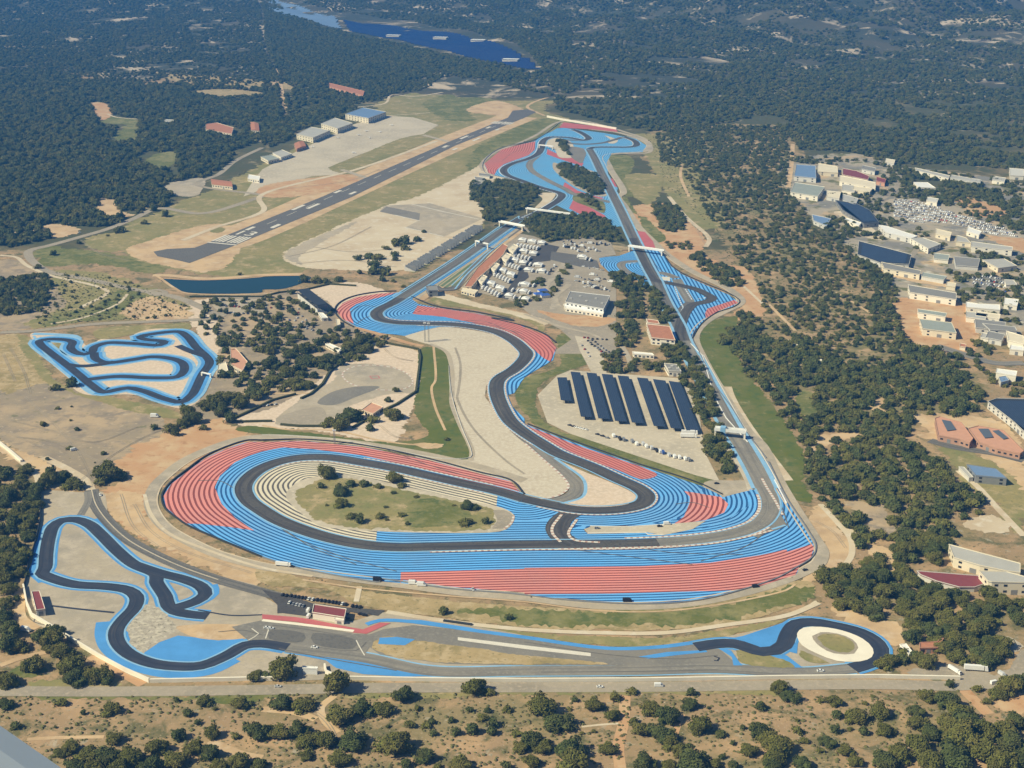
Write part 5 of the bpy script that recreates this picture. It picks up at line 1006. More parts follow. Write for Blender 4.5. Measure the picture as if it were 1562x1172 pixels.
# long solar field on the far hillside
def solar_field(label, s, mat, zoff=1.2):
    g = np.array([tuple(at_h(x, y)[:2]) for x, y in P(s)]); lo = g.min(0); hi = g.max(0); vs_ = []; fs = []; uvs = []
    y = lo[1]
    while y < hi[1]:
        X = np.arange(lo[0], hi[0], 12.); ok = inside(g, X, np.full(len(X), y))
        for i in range(len(X)-1):
            if ok[i] and ok[i+1]:
                b = len(vs_); z0 = float(hills(X[i], y)); z1 = float(hills(X[i+1], y)); zz0 = float(hills(X[i], y+6.6)); zz1 = float(hills(X[i+1], y+6.6))
                vs_ += [(X[i], y, z0+zoff), (X[i+1], y, z1+zoff), (X[i+1], y+6.6, zz1+zoff+1.2), (X[i], y+6.6, zz0+zoff+1.2)]; fs.append((b, b+1, b+2, b+3)); uvs += [(0, 0), (6, 0), (6, 3), (0, 3)]
        y += 7.6
    me_o = mesh_obj('panel_rows', vs_, fs, mat, uvs=uvs); c = g.mean(0); e = empty('solar_field', (0, 0, 0), 0, label, 'solar field'); me_o.parent = e
    vv = [(v[0], v[1]+.4, v[2]-1.6) for v in vs_]; ff = [(f[0], f[1], f[2], f[3]) for f in fs]
    L_ = []
    return e
solar_field('long deep blue solar field across the far hillside', 'A1 470 118 800 160 1000 190 1200 215 1380 250 1500 300 1562 350 A2 40 355 95 415 A1 1562 418 1400 385 1200 340 1000 290 800 240 600 205 515 190', 'solar_blue')
solar_field('paler distant solar field left of the deep blue one', 'A1 40 15 200 50 440 100 480 180 350 150 150 105 30 60', 'roof_blue')
for s in ('A1 755 220 770 212 808 228 800 236', 'A1 1030 235 1050 225 1092 240 1080 248', 'A1 1270 248 1300 244 1305 256 1275 258', 'A1 1460 368 1500 360 1498 372 1465 374'):
    pts = [at_h(x, y) for x, y in P(s)]; c = sum(pts, Vector())/4; e = empty('substation', c, 0, 'small white substation, %s from the left in the deep blue solar field' % ORD[len([o for o in COL.objects if o.name.startswith('substation')])], 'substation', 'white substations in the solar field')
    v, f = boxv(Vector((0, 0, 4)), Vector((20, -4, 0)), Vector((3, 8, 0)), Vector((0, 0, 3))); mesh_obj('wall', v, f, 'white_wall', e); v, f = boxv(Vector((0, 0, 7.3)), Vector((21, -4, 0)), Vector((3, 9, 0)), Vector((0, 0, .3))); mesh_obj('roof', v, f, 'white', e)

# ================================================================= trees
def crown_mesh(name, seed, lobes=7, tufts=700, size=.13, flat_=.8, mat='pine_green', sub=2):
    r = np.random.default_rng(seed); vs_ = []; fs = []
    L = [(np.array([r.uniform(-.1, .1), r.uniform(-.1, .1), .62]), .55)]
    for k in range(lobes):
        a = 2*math.pi*(k+r.uniform(-.3, .3))/lobes; d = r.uniform(.42, .74)
        L.append((np.array([math.cos(a)*d, math.sin(a)*d, r.uniform(.25, .9)]), r.uniform(.24, .42)))
    def surf(d):                          # radial extent of the lobed body along direction d from the centre
        best = .25; c0 = np.array([0, 0, .55])
        for c, rad in L:
            oc = c-c0; b = oc@d; disc = b*b-oc@oc+rad*rad
            if disc > 0: best = max(best, b+math.sqrt(disc))
        return best
    bm = bmesh.new(); bmesh.ops.create_icosphere(bm, subdivisions=sub, radius=1)
    for v in bm.verts:
        d = np.array(v.co.normalized()); q = surf(d)*r.uniform(.84, 1.0)
        p = np.array([0, 0, .55])+d*q; p[2] = max(p[2], .12+.1*r.random()); v.co = (p[0], p[1], p[2]*flat_)
    bm.verts.index_update()
    vs_ = [tuple(v.co) for v in bm.verts]; fs = [tuple(v.index for v in f.verts) for f in bm.faces]; bm.free()
    for k in range(tufts):
        d = r.normal(size=3); d[2] = d[2]*.8+.25; d /= np.linalg.norm(d)
        p = np.array([0, 0, .55])+d*surf(d)*r.uniform(.93, 1.1); p[2] = max(p[2], .12)*flat_
        n = d+r.normal(size=3)*.55; n /= np.linalg.norm(n)
        u = np.cross(n, r.normal(size=3)); u /= np.linalg.norm(u); v2 = np.cross(n, u); s = size*r.uniform(.5, 1.25)
        b = len(vs_); vs_ += [tuple(p+u*s), tuple(p-u*s*.6+v2*s*.8), tuple(p-u*s*.5-v2*s*.8), tuple(p+n*s*.9)]
        fs += [(b, b+1, b+3), (b+1, b+2, b+3), (b+2, b, b+3)]
    me = bpy.data.meshes.new(name); me.from_pydata(vs_, [], fs); me.materials.append(MATS[mat]); return me
def trunk_mesh(name, seed):
    r = np.random.default_rng(seed); vs_ = []; fs = []
    def limb(p0, p1, r0, r1, n=6):
        b = len(vs_)
        for p, rr in ((p0, r0), ((np.array(p0)+p1)/2+r.normal(size=3)*.012, (r0+r1)/2), (p1, r1)):
            for k in range(n): a = 2*math.pi*k/n; vs_.append((p[0]+math.cos(a)*rr, p[1]+math.sin(a)*rr, p[2]))
        for q in range(2):
            for k in range(n): fs.append((b+q*n+k, b+q*n+(k+1) % n, b+(q+1)*n+(k+1) % n, b+(q+1)*n+k))
    limb((0, 0, -.25), (.02, .01, .45), .06, .035)
    for k in range(4):
        a = 2*math.pi*k/4+r.random(); limb((0, 0, .1+.06*k), (math.cos(a)*.4, math.sin(a)*.4, .45+.05*k), .03, .012, 5)
    me = bpy.data.meshes.new(name); me.from_pydata(vs_, [], fs); me.materials.append(MATS['bark']); return me
CROWNS = [crown_mesh('crown', 11+i, lobes=6+i % 4, tufts=900, size=.085, flat_=(.8, .95, .7, 1.05, .85, .75)[i], mat='pine_dark' if i % 3 == 1 else 'pine_green', sub=3) for i in range(6)]
TRUNKS = [trunk_mesh('trunk', 31+i) for i in range(3)]
BUSH = [crown_mesh('shrub_crown', 71+i, lobes=4, tufts=260, size=.16, flat_=.7, mat='bush_green') for i in range(2)]
LOWS = [crown_mesh('low_crown', 51+i, lobes=5, tufts=120, size=.17, flat_=(.8, 1., .7, .9)[i], mat='pine_dark' if i % 2 else 'pine_green') for i in range(4)]
def tree_obj_mesh(i):
    me = LOWS[i]; t = TRUNKS[i % 3]; bm = bmesh.new(); bm.from_mesh(me); n = len(bm.faces); bm.from_mesh(t)
    bm.faces.ensure_lookup_table()
    for f in bm.faces[n:]: f.material_index = 1
    m2 = bpy.data.meshes.new('wood_tree'); bm.to_mesh(m2); bm.free(); m2.materials.append(me.materials[0]); m2.materials.append(MATS['bark']); return m2
WOOD_SRC = [bpy.data.objects.new('wood_tree', tree_obj_mesh(i)) for i in range(4)]
wc = bpy.data.collections.new('wood_tree_shapes')
for o in WOOD_SRC: wc.objects.link(o)
def wood(name, pts, label, cat='pine trees', group=None):
    """one object: instances of the tree shapes on points (position, radius)"""
    pts = np.array(pts); 
    if not len(pts): return
    me = bpy.data.meshes.new(name); me.vertices.add(len(pts)); me.vertices.foreach_set('co', pts[:, :3].astype(np.float32).ravel())
    a = me.attributes.new('rad', 'FLOAT_VECTOR', 'POINT')
    sc = np.c_[pts[:, 3]*RNG.uniform(.9, 1.1, len(pts)), pts[:, 3]*RNG.uniform(.9, 1.1, len(pts)), pts[:, 3]*RNG.uniform(.8, 1.25, len(pts))]
    a.data.foreach_set('vector', sc.astype(np.float32).ravel())
    me.update(); o = bpy.data.objects.new(name, me); COL.objects.link(o)
    ng = bpy.data.node_groups.get('wood') 
    if not ng:
        ng = bpy.data.node_groups.new('wood', 'GeometryNodeTree')
        ng.interface.new_socket('Geometry', in_out='INPUT', socket_type='NodeSocketGeometry'); ng.interface.new_socket('Geometry', in_out='OUTPUT', socket_type='NodeSocketGeometry')
        N = ng.nodes.new; gi = N('NodeGroupInput'); go = N('NodeGroupOutput'); ip = N('GeometryNodeInstanceOnPoints'); ci = N('GeometryNodeCollectionInfo')
        ci.inputs['Collection'].default_value = wc; ci.inputs['Separate Children'].default_value = True; ci.inputs['Reset Children'].default_value = True
        ip.inputs['Pick Instance'].default_value = True
        rv = N('FunctionNodeRandomValue'); rv.data_type = 'INT'; rv.inputs['Min'].default_value = 0; rv.inputs['Max'].default_value = 3
        rr = N('FunctionNodeRandomValue'); rr.data_type = 'FLOAT_VECTOR'; rr.inputs['Min'].default_value = (0, 0, 0); rr.inputs['Max'].default_value = (.12, .12, 6.28)
        na = N('GeometryNodeInputNamedAttribute'); na.data_type = 'FLOAT_VECTOR'; na.inputs['Name'].default_value = 'rad'
        l = ng.links.new; l(gi.outputs[0], ip.inputs['Points']); l(ci.outputs[0], ip.inputs['Instance'])
        l([q for q in rv.outputs if q.enabled][0], ip.inputs['Instance Index']); l([q for q in rr.outputs if q.enabled][0], ip.inputs['Rotation'])
        l([q for q in na.outputs if q.enabled][0], ip.inputs['Scale']); l(ip.outputs[0], go.inputs[0])
    md = o.modifiers.new('wood', 'NODES'); md.node_group = ng
    return tag(o, label, cat, group, 'stuff')
def vnoise(X, Y, sc, seed):               # cheap value noise
    r = np.random.default_rng(seed); T = r.random((256, 256)); x = X/sc; y = Y/sc; i = np.floor(x).astype(int); j = np.floor(y).astype(int)
    fx = x-i; fy = y-j; fx = fx*fx*(3-2*fx); fy = fy*fy*(3-2*fy); g = lambda a, b: T[a % 256, b % 256]
    return (g(i, j)*(1-fx)+g(i+1, j)*fx)*(1-fy)+(g(i, j+1)*(1-fx)+g(i+1, j+1)*fx)*fy
def free_of(X, Y, polys):
    ok = np.ones(len(X), bool)
    for c in polys:
        lo = c.min(0); hi = c.max(0); m_ = (X > lo[0]) & (X < hi[0]) & (Y > lo[1]) & (Y < hi[1]) & ok
        if m_.any():
            idx = np.where(m_)[0]; ok[idx[inside(c, X[idx], Y[idx])]] = False
    return ok
def scatter(s, spacing, r0, r1, gap=0., gsc=60., seed=1, avoid=True, extra=None):
    pp = P(s); g = np.array([tuple(at_h(x, y)[:2]) for x, y in pp]); lo = g.min(0); hi = g.max(0); r = np.random.default_rng(seed)
    nx, ny = int((hi[0]-lo[0])/spacing)+1, int((hi[1]-lo[1])/spacing)+1
    X, Y = np.meshgrid(lo[0]+np.arange(nx)*spacing, lo[1]+np.arange(ny)*spacing); X = X.ravel(); Y = Y.ravel()
    X = X+r.uniform(-.48, .48, len(X))*spacing; Y = Y+r.uniform(-.48, .48, len(Y))*spacing
    k = inside(g, X, Y)
    if gap: k &= (vnoise(X, Y, gsc, seed)*.6+vnoise(X, Y, gsc*.37, seed+5)*.4) > gap
    X, Y = X[k], Y[k]
    if avoid:
        ok = free_of(X, Y, CLEAR); X, Y = X[ok], Y[ok]
    if extra: 
        ok = free_of(X, Y, [np.array([tuple(at_h(x, y)[:2]) for x, y in P(e)]) for e in extra]); X, Y = X[ok], Y[ok]
    rad = r.uniform(r0, r1, len(X)); z = hills(X, Y)-.05*rad
    return np.c_[X, Y, z, rad]
NEAR = []                                 # (x, y, z, r, zone)
def near(arr, zone): NEAR.extend([(*a[:4], zone) for a in arr])
def traced(s, zone, k=1.):
    out = []
    for x, y, wd in P3(s):
        r = 6.
        for _ in range(3):
            p = at(x, y, .55*r); sc = F_PX/math.hypot(p.y, CAM_H-.55*r)*1.0; r = wd*.5/sc*k
        out.append((p.x, p.y, -.03*r, r))
    near(out, zone)
traced('D0 25 780 110 365 775 80 660 810 120 495 840 45 90 915 80 680 985 120 1055 765 45 1215 765 105 1430 780 110 1120 840 70 1175 900 50 1265 965 95 1405 975 65 1525 950 140 1060 970 105 930 1040 140 780 1100 140 640 1090 150 520 1080 150 420 1050 110 360 1070 100 1150 1040 130 1050 1110 150 1250 1080 110 1420 1130 130 1300 1150 110 900 1150 140 700 1160 130 1540 1150 100 440 1150 120 560 1160 130 1490 790 45 1280 815 35 770 835 30 330 925 28 460 910 26', 'slope')
traced('D1 110 780 130 240 785 140 465 845 185 600 810 140 715 810 130 30 940 140 110 950 135 220 940 120 270 1000 150 380 1000 130 260 1090 95 535 1000 165 465 1110 140 785 1015 210 930 810 55 880 905 75 970 910 75 1010 890 55 1020 960 60 1125 885 55 1155 955 72 1235 820 60 1255 945 92 1340 825 55 1310 865 75 1375 900 85 1370 950 75 1460 820 65 970 1100 115 1175 1145 140 1040 1160 60 860 1145 85 1510 960 75 1540 1040 105 750 920 38 1450 1155 75 1265 685 150 1350 712 80 840 735 125 440 670 165', 'slope')  # crown right of the large roadside pine stands in for that pine's shadow
traced('D2 110 800 170 200 890 165 40 1000 140 110 1040 115 270 1060 165 290 1120 190 300 760 55 415 790 115 545 745 85 525 850 100 640 705 80 990 720 65 985 790 95 745 810 125 850 850 145 650 890 62 690 940 105 815 960 145 860 1010 115 500 1050 110 1045 915 140 1165 960 78 1400 800 80 1520 690 105 1095 810 32 1185 885 32 1280 835 28 410 950 36 1300 925 45 1390 940 125 1450 990 135 1340 1060 115 1500 1030 130 930 1070 105 720 1140 130 1000 1130 190 1180 1100 55 860 1150 100 1130 1140 100 1240 1020 45 1240 1150 75 40 1130 95 1490 1110 140 420 870 30 340 960 34 270 820 34', 'slope')
traced('D3 100 690 95 170 740 105 350 765 55 430 765 105 450 850 85 0 800 55 615 780 45 660 740 36 300 850 30 210 885 36 215 945 78 250 1000 72 20 930 90 100 1030 180 345 1065 55 390 1010 95 440 940 75 560 860 130 705 835 125 735 940 120 610 950 75 525 935 45 500 1060 105 560 1130 95 245 1145 120 980 740 110 920 830 100 930 900 130 1020 960 130 930 1020 150 830 1080 150 740 1120 160 1100 760 150 1180 830 175 1130 900 175 1240 900 190 1330 940 175 1200 1000 205 1330 1060 205 1150 1100 205 1450 930 160 1520 890 130 1500 1020 190 1430 1130 190 1280 690 75 1410 720 120 1470 690 140 1530 650 140 1340 770 60 1000 1130 165 60 1150 110 1120 670 70 1540 1130 140', 'slope')
traced('D0 60 340 130 40 430 150 110 440 120 190 555 140 45 640 140 240 390 120 310 410 140 370 470 140 420 540 170 450 630 140 560 610 140 625 620 110 640 655 80 300 440 110 230 530 70 30 180 120 20 260 120 50 100 110 20 20 140 100 160 55 330 350 110', 'west')
traced('D1 125 580 175 20 615 85', 'gate'); traced('D0 1520 615 100', 'gate')
traced('D1 1080 238 68 1465 270 62', 'embank')
traced('C1 385 515 105 430 530 55 350 590 60 530 575 78 605 575 78 690 590 58 790 540 105 830 585 65 780 630 40 465 620 95 470 690 95 530 765 78 580 790 82 700 770 62 830 760 60 865 815 38 740 790 36 735 715 34 920 655 38 1230 705 95 1275 715 52 1210 800 92 1330 800 66 385 705 30 1140 705 30', 'loop')
traced('C1 515 165 140 400 210 95 470 225 110 560 160 85 655 190 90 645 245 65 780 155 125 750 75 55 795 15 38 1100 310 40 580 190 65', 'yard')
traced('C0 640 500 185 700 520 110 600 560 80 340 125 38 260 220 52 460 250 42 415 360 55 420 200 22 425 118 18 615 395 42 280 430 32 920 240 55 565 452 14', 'lot')
traced('C0 285 560 120 370 540 105 430 570 120 470 590 80 300 500 85 150 490 100 1010 240 90 1090 210 100 1150 190 110 1120 150 100 1220 110 100 1280 80 110 1330 150 100 1370 190 90 1350 50 100 1430 100 100 1520 40 100 1210 240 60 1040 272 70', 'lot')
traced('B0 315 335 55 225 415 52 470 270 42 720 190 70 985 105 55 430 1110 88 330 1135 70 1380 645 45 1500 645 62 1540 640 40 640 230 25 1425 460 30 700 200 60 860 150 50', 'field')
traced('B1 570 360 65 640 350 76 690 350 86 670 400 92 660 440 84 735 445 84 580 450 36 740 300 56 800 270 84 850 260 84 850 300 66 920 250 64 790 340 64 790 370 46 965 205 36', 'field')
traced('B1 250 490 76 330 490 84 380 500 55 460 490 64 175 565 55 190 620 64 100 640 45 85 720 68 30 760 46 10 640 38 60 840 84 160 830 76 230 830 76 30 900 110 170 930 95 260 900 95 340 860 84 420 840 100 520 890 100 600 860 100 610 900 100 270 980 95 340 980 100 400 960 110 60 990 120 150 1040 95 80 1080 100 190 1110 100 270 1110 100 20 1110 76 220 1050 66 595 955 56 795 1150 46 460 960 55 715 490 52 780 500 36 840 530 40 C1 20 20 80 120 10 70 200 0 80', 'parking')
WOODS = []
def wd(name, label, s, *a, **k): WOODS.append((name, label, scatter(s, *a, **k)))
wd('pine_forest', 'dense dark pine forest filling the left side beside the airfield', '-30 118 60 108 150 128 250 130 340 133 430 136 445 160 438 188 470 168 500 160 545 165 540 180 500 186 452 200 440 215 400 222 370 232 330 262 300 278 262 292 258 316 225 328 195 322 190 336 165 348 130 345 80 365 40 372 20 378 -30 378', 11.5, 4.4, 9., gap=.20, gsc=46, seed=3, extra=['A0 560 610 640 620 680 690 820 710 830 830 700 860 640 850 720 760 600 760', 'A0 1200 735 1400 750 1460 800 1400 820 1210 790', 'A0 1480 720 1562 730 1562 800 1490 780', 'A0 820 930 860 900 960 910 1050 900 1060 1000 1080 1060 1010 1050 990 1000 850 990', 'A0 990 1100 1200 1060 1480 1040 1480 1172 1100 1172', 'B0 270 165 420 170 480 200 330 250', 'B0 600 10 700 30 720 100 620 130', 'A1 390 490 620 540 620 590 400 530', 'A1 190 840 310 860 280 910 180 900', 'A0 1380 900 1562 840 1562 920 1400 950'])
wd('far_woodland', 'hazy pine woodland spreading across the land beyond the airfield', '-120 -8 860 -8 880 130 860 152 820 145 740 122 680 118 640 134 590 146 560 152 500 130 440 130 420 108 300 95 240 98 150 108 60 100 -120 108', 13., 3.6, 7., gap=.31, gsc=100, seed=5, extra=['405 -2 440 6 520 20 620 32 720 48 790 68 830 108 810 110 700 92 620 74 520 52 440 22'])
wd('mountain_woodland', 'blue hazy woodland covering the mountain foot at top right', '700 -8 1700 -8 1700 236 1480 222 1330 212 1230 196 1180 176 1060 196 1000 206 985 200 930 188 850 168 840 120 820 100 740 60', 13.5, 4., 7.8, gap=.34, gsc=130, seed=6, extra=['405 -2 440 6 520 20 620 32 720 48 790 68 830 108 810 110 700 92 620 74 520 52 440 22'])
wd('scattered_pines', 'sparse pine wood over pale stony soil right of the long straight', '1000 206 1060 190 1200 195 1205 290 1240 350 1330 395 1370 430 1365 510 1400 540 1350 600 1300 600 1230 560 1175 530 1140 500 1135 430 1110 360 1080 330 1040 260 1010 250', 10., 2.4, 5.2, gap=.33, gsc=34, seed=8)
wd('dense_pine_wood', 'dense dark pine wood between the straight and the stone houses', '1110 512 1140 505 1180 520 1240 520 1290 560 1360 560 1366 510 1400 525 1440 520 1480 570 1500 600 1480 640 1440 640 1395 640 1390 680 1430 700 1455 740 1500 760 1490 800 1460 790 1460 850 1440 850 1400 830 1370 830 1340 820 1310 840 1270 810 1262 770 1235 755 1228 720 1225 690 1215 680 1180 640 1135 600 1112 560', 10., 4.4, 7.6, gap=.14, gsc=34, seed=9)
wd('straight_side_pines', 'band of dark pines lining the inner side of the long straight', 'L 480 345 550 380 600 440 660 440 760 560 830 700 780 760 700 740 600 600 540 540 420 530 350 480 260 330 350 330', 9.5, 4.6, 6.4, gap=.08, gsc=30, seed=10, avoid=False, extra=['L 560 440 640 680 590 700 540 600'])
wd('straight_side_pines', 'tall pines between the solar car park and the long straight', 'L 820 900 930 930 1000 1060 1080 1172 C2 1150 120 1165 210 1180 300 1190 400 1120 420 1060 380 1050 250 1000 100 940 0 L 880 1172 800 1060 700 980', 9., 4.6, 6.4, gap=.05, gsc=30, seed=11, avoid=False)
wd('infield_pines', 'dark pine clump inside the far end bends', 'K 720 410 780 395 930 430 1000 475 1075 490 1135 640 1060 665 900 590 770 500', 9, 5, 6.8, seed=12, avoid=False)
wd('infield_pines', 'small dark pine clump at the topmost bends', 'K 710 200 780 190 825 240 850 335 750 260', 9, 4.8, 6, seed=13, avoid=False)
wd('infield_pines', 'small wedge of pines beside the far crossover track', 'K 900 660 980 660 1105 760 1108 800 1000 740', 9, 4.2, 5.6, seed=14, avoid=False)
wd('infield_pines', 'wide belt of dark pines behind the paddock', 'K 440 870 600 815 1000 830 1170 890 1220 960 1290 1050 1180 1070 1000 1030 740 1040 650 1050 560 1000 480 950', 9.5, 4.8, 6.8, gap=.05, gsc=30, seed=15, avoid=False)
wd('pines', 'dark pine grove left of the start line bridge', 'K 0 560 100 545 330 545 540 590 575 660 480 740 380 800 250 870 180 890 110 890 90 800 0 700 -20 620', 10, 4.6, 6.6, gap=.2, gsc=34, seed=16, avoid=False)
wd('pines', 'square stand of dark pines right of the long straight', '994 316 1010 312 1040 318 1046 350 1030 356 1004 350', 8.5, 4.6, 6, seed=17, avoid=False)
wd('pines', 'dark hedge of pines on the bank right of the chicane', 'L 750 60 960 60 960 120 800 130', 10, 4, 5, gap=.1, seed=18, avoid=False, extra=['L 835 0 865 0 865 200 830 200'])
wd('pines', 'dark pine band across the dirt right of the chicane', 'L 960 170 1100 140 1110 210 1240 260 1420 350 1410 440 1300 440 1150 370 1050 300 970 220', 9.5, 4.2, 6, gap=.12, gsc=30, seed=19, avoid=False)
wd('pines', 'dark pines on the bank right of the chicane exit', 'L 1350 680 1500 660 1562 800 1562 900 1400 880 1370 1000 1300 960 1215 930 1220 850 1300 800 1390 780', 9.5, 4.6, 6.4, gap=.08, gsc=30, seed=20, avoid=False)
wd('pines', 'garden pines around the red roofed circuit hotel', 'L 310 760 500 700 520 870 480 970 360 960 310 860', 9, 4.2, 6, gap=.1, seed=21, avoid=False)
wd('pines', 'garden trees below the circuit car park', 'L 210 1030 350 950 440 1090 430 1172 250 1172 220 1090', 10, 4, 5.4, gap=.2, seed=22, avoid=False)
wd('pines', 'garden pines between paddock building and straight', 'L 330 560 560 530 600 640 580 720 350 700', 9.5, 4.2, 6, gap=.12, seed=23, avoid=False)
wd('pines', 'garden pines below the red roofed hotel', 'L 440 1080 600 1040 700 1000 800 1080 700 1172 440 1172', 9.5, 4.2, 6, gap=.2, seed=24, avoid=False, extra=['L 600 1040 720 1020 720 1110 620 1110'])
wd('pines', 'line of small trees through the paddock car parks', 'M 1130 400 1180 400 1060 640 1020 700 980 760 820 700 760 800 660 760 700 720 880 640 1000 660', 9.5, 3.6, 5, gap=.3, gsc=22, seed=25, avoid=False)
wd('pines', 'short row of pines at the end of the solar car park', 'C2 1050 330 1190 330 1260 470 1262 540 1180 530 1170 450 1090 410', 9, 4.4, 6, gap=.15, seed=26, avoid=False)
wd('pines', 'small trees around the paddock truck rows', 'M 860 540 960 520 950 600 830 620', 9, 3.4, 4.6, gap=.3, seed=27, avoid=False)
wd('left_wood', 'dark pine wood at the left edge below the roundabout road', '-20 428 40 424 66 420 82 440 64 476 0 482 -20 480', 10, 4.8, 7, gap=.1, seed=28)
wd('pine_forest', 'pine wood wrapping behind the airfield hangars', 'A1 0 60 420 180 800 260 1100 330 1562 420 1562 470 1200 460 1080 430 760 510 700 570 640 600 500 620 440 660 350 720 200 780 60 820 0 800', 12, 4.4, 7.6, gap=.24, gsc=50, seed=50, extra=['A1 380 480 640 540 620 590 380 530', 'A1 90 400 180 400 180 700 120 700'])
wd('town_trees', 'hazy dark wood between the mountain foot and the industrial zone', '1180 190 1330 208 1562 236 1600 262 1450 252 1370 252 1325 240 1290 232 1215 228 1200 205', 12, 4, 7, gap=.2, gsc=60, seed=52)
wd('scattered_pines', 'denser pine wood at the top of the stony hill', '1010 208 1060 190 1200 195 1205 290 1240 340 1190 340 1100 300 1050 260', 15, 3., 5.6, gap=.3, gsc=30, seed=53)
wd('car_park_trees', 'rows of planted trees between the bays of the car park', 'F 325 458 470 450 520 480 470 500 440 530 330 530 300 500 300 470', 14, 3.2, 5.4, gap=.34, gsc=20, seed=54, avoid=False)
wd('car_park_trees', 'thicket of pines between the kart track and hairpin', 'F 330 520 400 500 560 505 600 520 560 545 500 570 470 590 420 600 370 620 330 640 310 620 340 580', 13, 4.2, 6.6, gap=.40, gsc=26, seed=55, avoid=False, extra=['H 330 900 640 900 640 1050 330 1050'])
wd('far_woodland', 'scattered pines over the pale scrub band beyond the left forest', '-100 88 90 92 180 104 300 96 420 106 440 128 330 134 240 132 130 132 0 120 -100 120', 13, 3., 6., gap=.40, gsc=50, seed=56, avoid=False)
wd('airfield_trees', 'bushes scattered between the airfield buildings and villas', 'A1 560 560 700 500 1050 460 1080 520 800 560 700 600 A1 150 700 240 740 200 820 60 880 0 860', 10, 3., 5.4, gap=.3, seed=29)
wd('town_trees', 'dark trees scattered between the industrial sheds', 'N 100 60 760 130 1562 250 1562 1172 1240 1172 1130 900 1000 700 860 640 640 500 330 330 300 150 100 130', 11, 3., 6., gap=.42, gsc=40, seed=30, avoid=False, extra=['N 740 340 900 350 1200 450 1430 520 1562 590 1562 680 1200 680 1000 600 880 500 740 460', 'N 520 600 870 690 850 760 520 690', 'N 100 120 680 140 680 280 100 360', 'N 380 340 670 490 660 520 440 480 400 400', 'N 640 500 1060 620 960 680 640 540', 'N 660 735 1150 850 1150 1172 780 1172 660 800', 'N 1190 960 1430 990 1430 1060 1190 1060', 'N 1230 850 1440 830 1480 920 1300 900'])
wd('town_trees', 'belt of dark trees between the vehicle yard and the far road', 'N 760 160 900 175 1250 250 1440 340 1562 350 1562 560 1450 520 1420 400 1150 310 1100 400 1000 330 800 270', 13, 4.4, 7, gap=.25, gsc=60, seed=31, extra=['N 860 220 1040 230 1040 290 880 280'])
wd('town_trees', 'belt of dark trees at the near edge of the industrial zone', 'N 340 470 520 480 560 560 700 560 690 600 520 580 420 600 500 690 640 770 760 900 820 1060 780 1172 600 1172 640 900 420 640 300 520', 12, 4.4, 6.6, gap=.22, gsc=40, seed=32, avoid=False, extra=['O 400 20 1000 20 1040 330 1000 430 780 410 600 340 480 250 400 150'])
wd('east_pines', 'pines between the solar roof hall and the grey road', 'O 1030 330 1270 430 1270 500 1130 490 1030 430 O 1130 640 1240 680 1240 780 1130 750 O 1260 800 1300 720 1562 760 1562 870 1400 870', 10, 4, 5.6, gap=.2, seed=33, avoid=False)
wd('kart_trees', 'row of small shrubs on the terraced garden left of the pond', 'B0 330 450 640 470 900 560 1130 650 1130 720 560 740 250 780 200 740 330 600', 13, 1.5, 3.2, gap=.38, gsc=26, seed=34, avoid=False, extra=['B0 860 560 1060 560 1060 600 860 600'])
# near woods whose trees can be told apart
near(scatter('D3 340 60 400 10 560 0 740 0 760 60 820 170 760 300 790 430 700 330 560 280 500 250 460 220 540 150 520 130 440 180 360 170', 11, 5.2, 8, gap=.05, seed=40, avoid=True), 'east')
near(scatter('D3 780 20 930 20 1350 70 1400 180 1562 200 1562 360 1400 300 1400 420 1480 500 1380 600 1240 560 1050 540 930 490 1050 430 1100 380 1030 370 940 440 820 420 830 300 840 220', 11, 5.2, 8, gap=.10, seed=41, avoid=True), 'east')
near(scatter('C3 640 1000 720 1030 760 1100 700 1172 400 1172 430 1100 520 1080 560 1100', 11, 5, 7.6, gap=.1, seed=42, avoid=True), 'east')
near(scatter('C3 780 900 1000 880 1110 960 1140 1040 1050 1070 930 1080 1000 1100 900 1100 900 1172 800 1172 820 1060 760 960', 11, 5, 7.6, gap=.1, seed=43, avoid=True), 'east')
near(scatter('C0 -40 480 100 490 180 520 220 600 225 700 215 780 200 860 190 960 160 1040 150 1172 -40 1172', 10.5, 5, 8, gap=.08, seed=44, avoid=True), 'westwood')
near(traced and scatter('D3 700 480 760 460 850 480 870 560 850 610 740 590 690 560', 9, 5, 6.6, seed=45, avoid=True), 'ring')
near(scatter('D3 900 500 1050 560 1000 620 950 600 880 540', 9, 5, 6.6, seed=46, avoid=False), 'ring')
near(scatter('D3 1080 420 1480 430 1480 520 1400 560 1240 540 1080 520', 11, 5, 7.6, gap=.1, seed=47, avoid=False), 'east')
def pxr(t):
    return float(t[3]*F_PX/math.hypot(t[1], CAM_H)) 
vis = []
for t in NEAR:
    x, y, d = px_of(t[0], t[1], 4.)
    if -14 < x < 1576 and -14 < y < 1182: vis.append((t, float(x), float(y)))
vis.sort(key=lambda q: -pxr(q[0]))
IND = vis[:296]; REST = vis[296:]
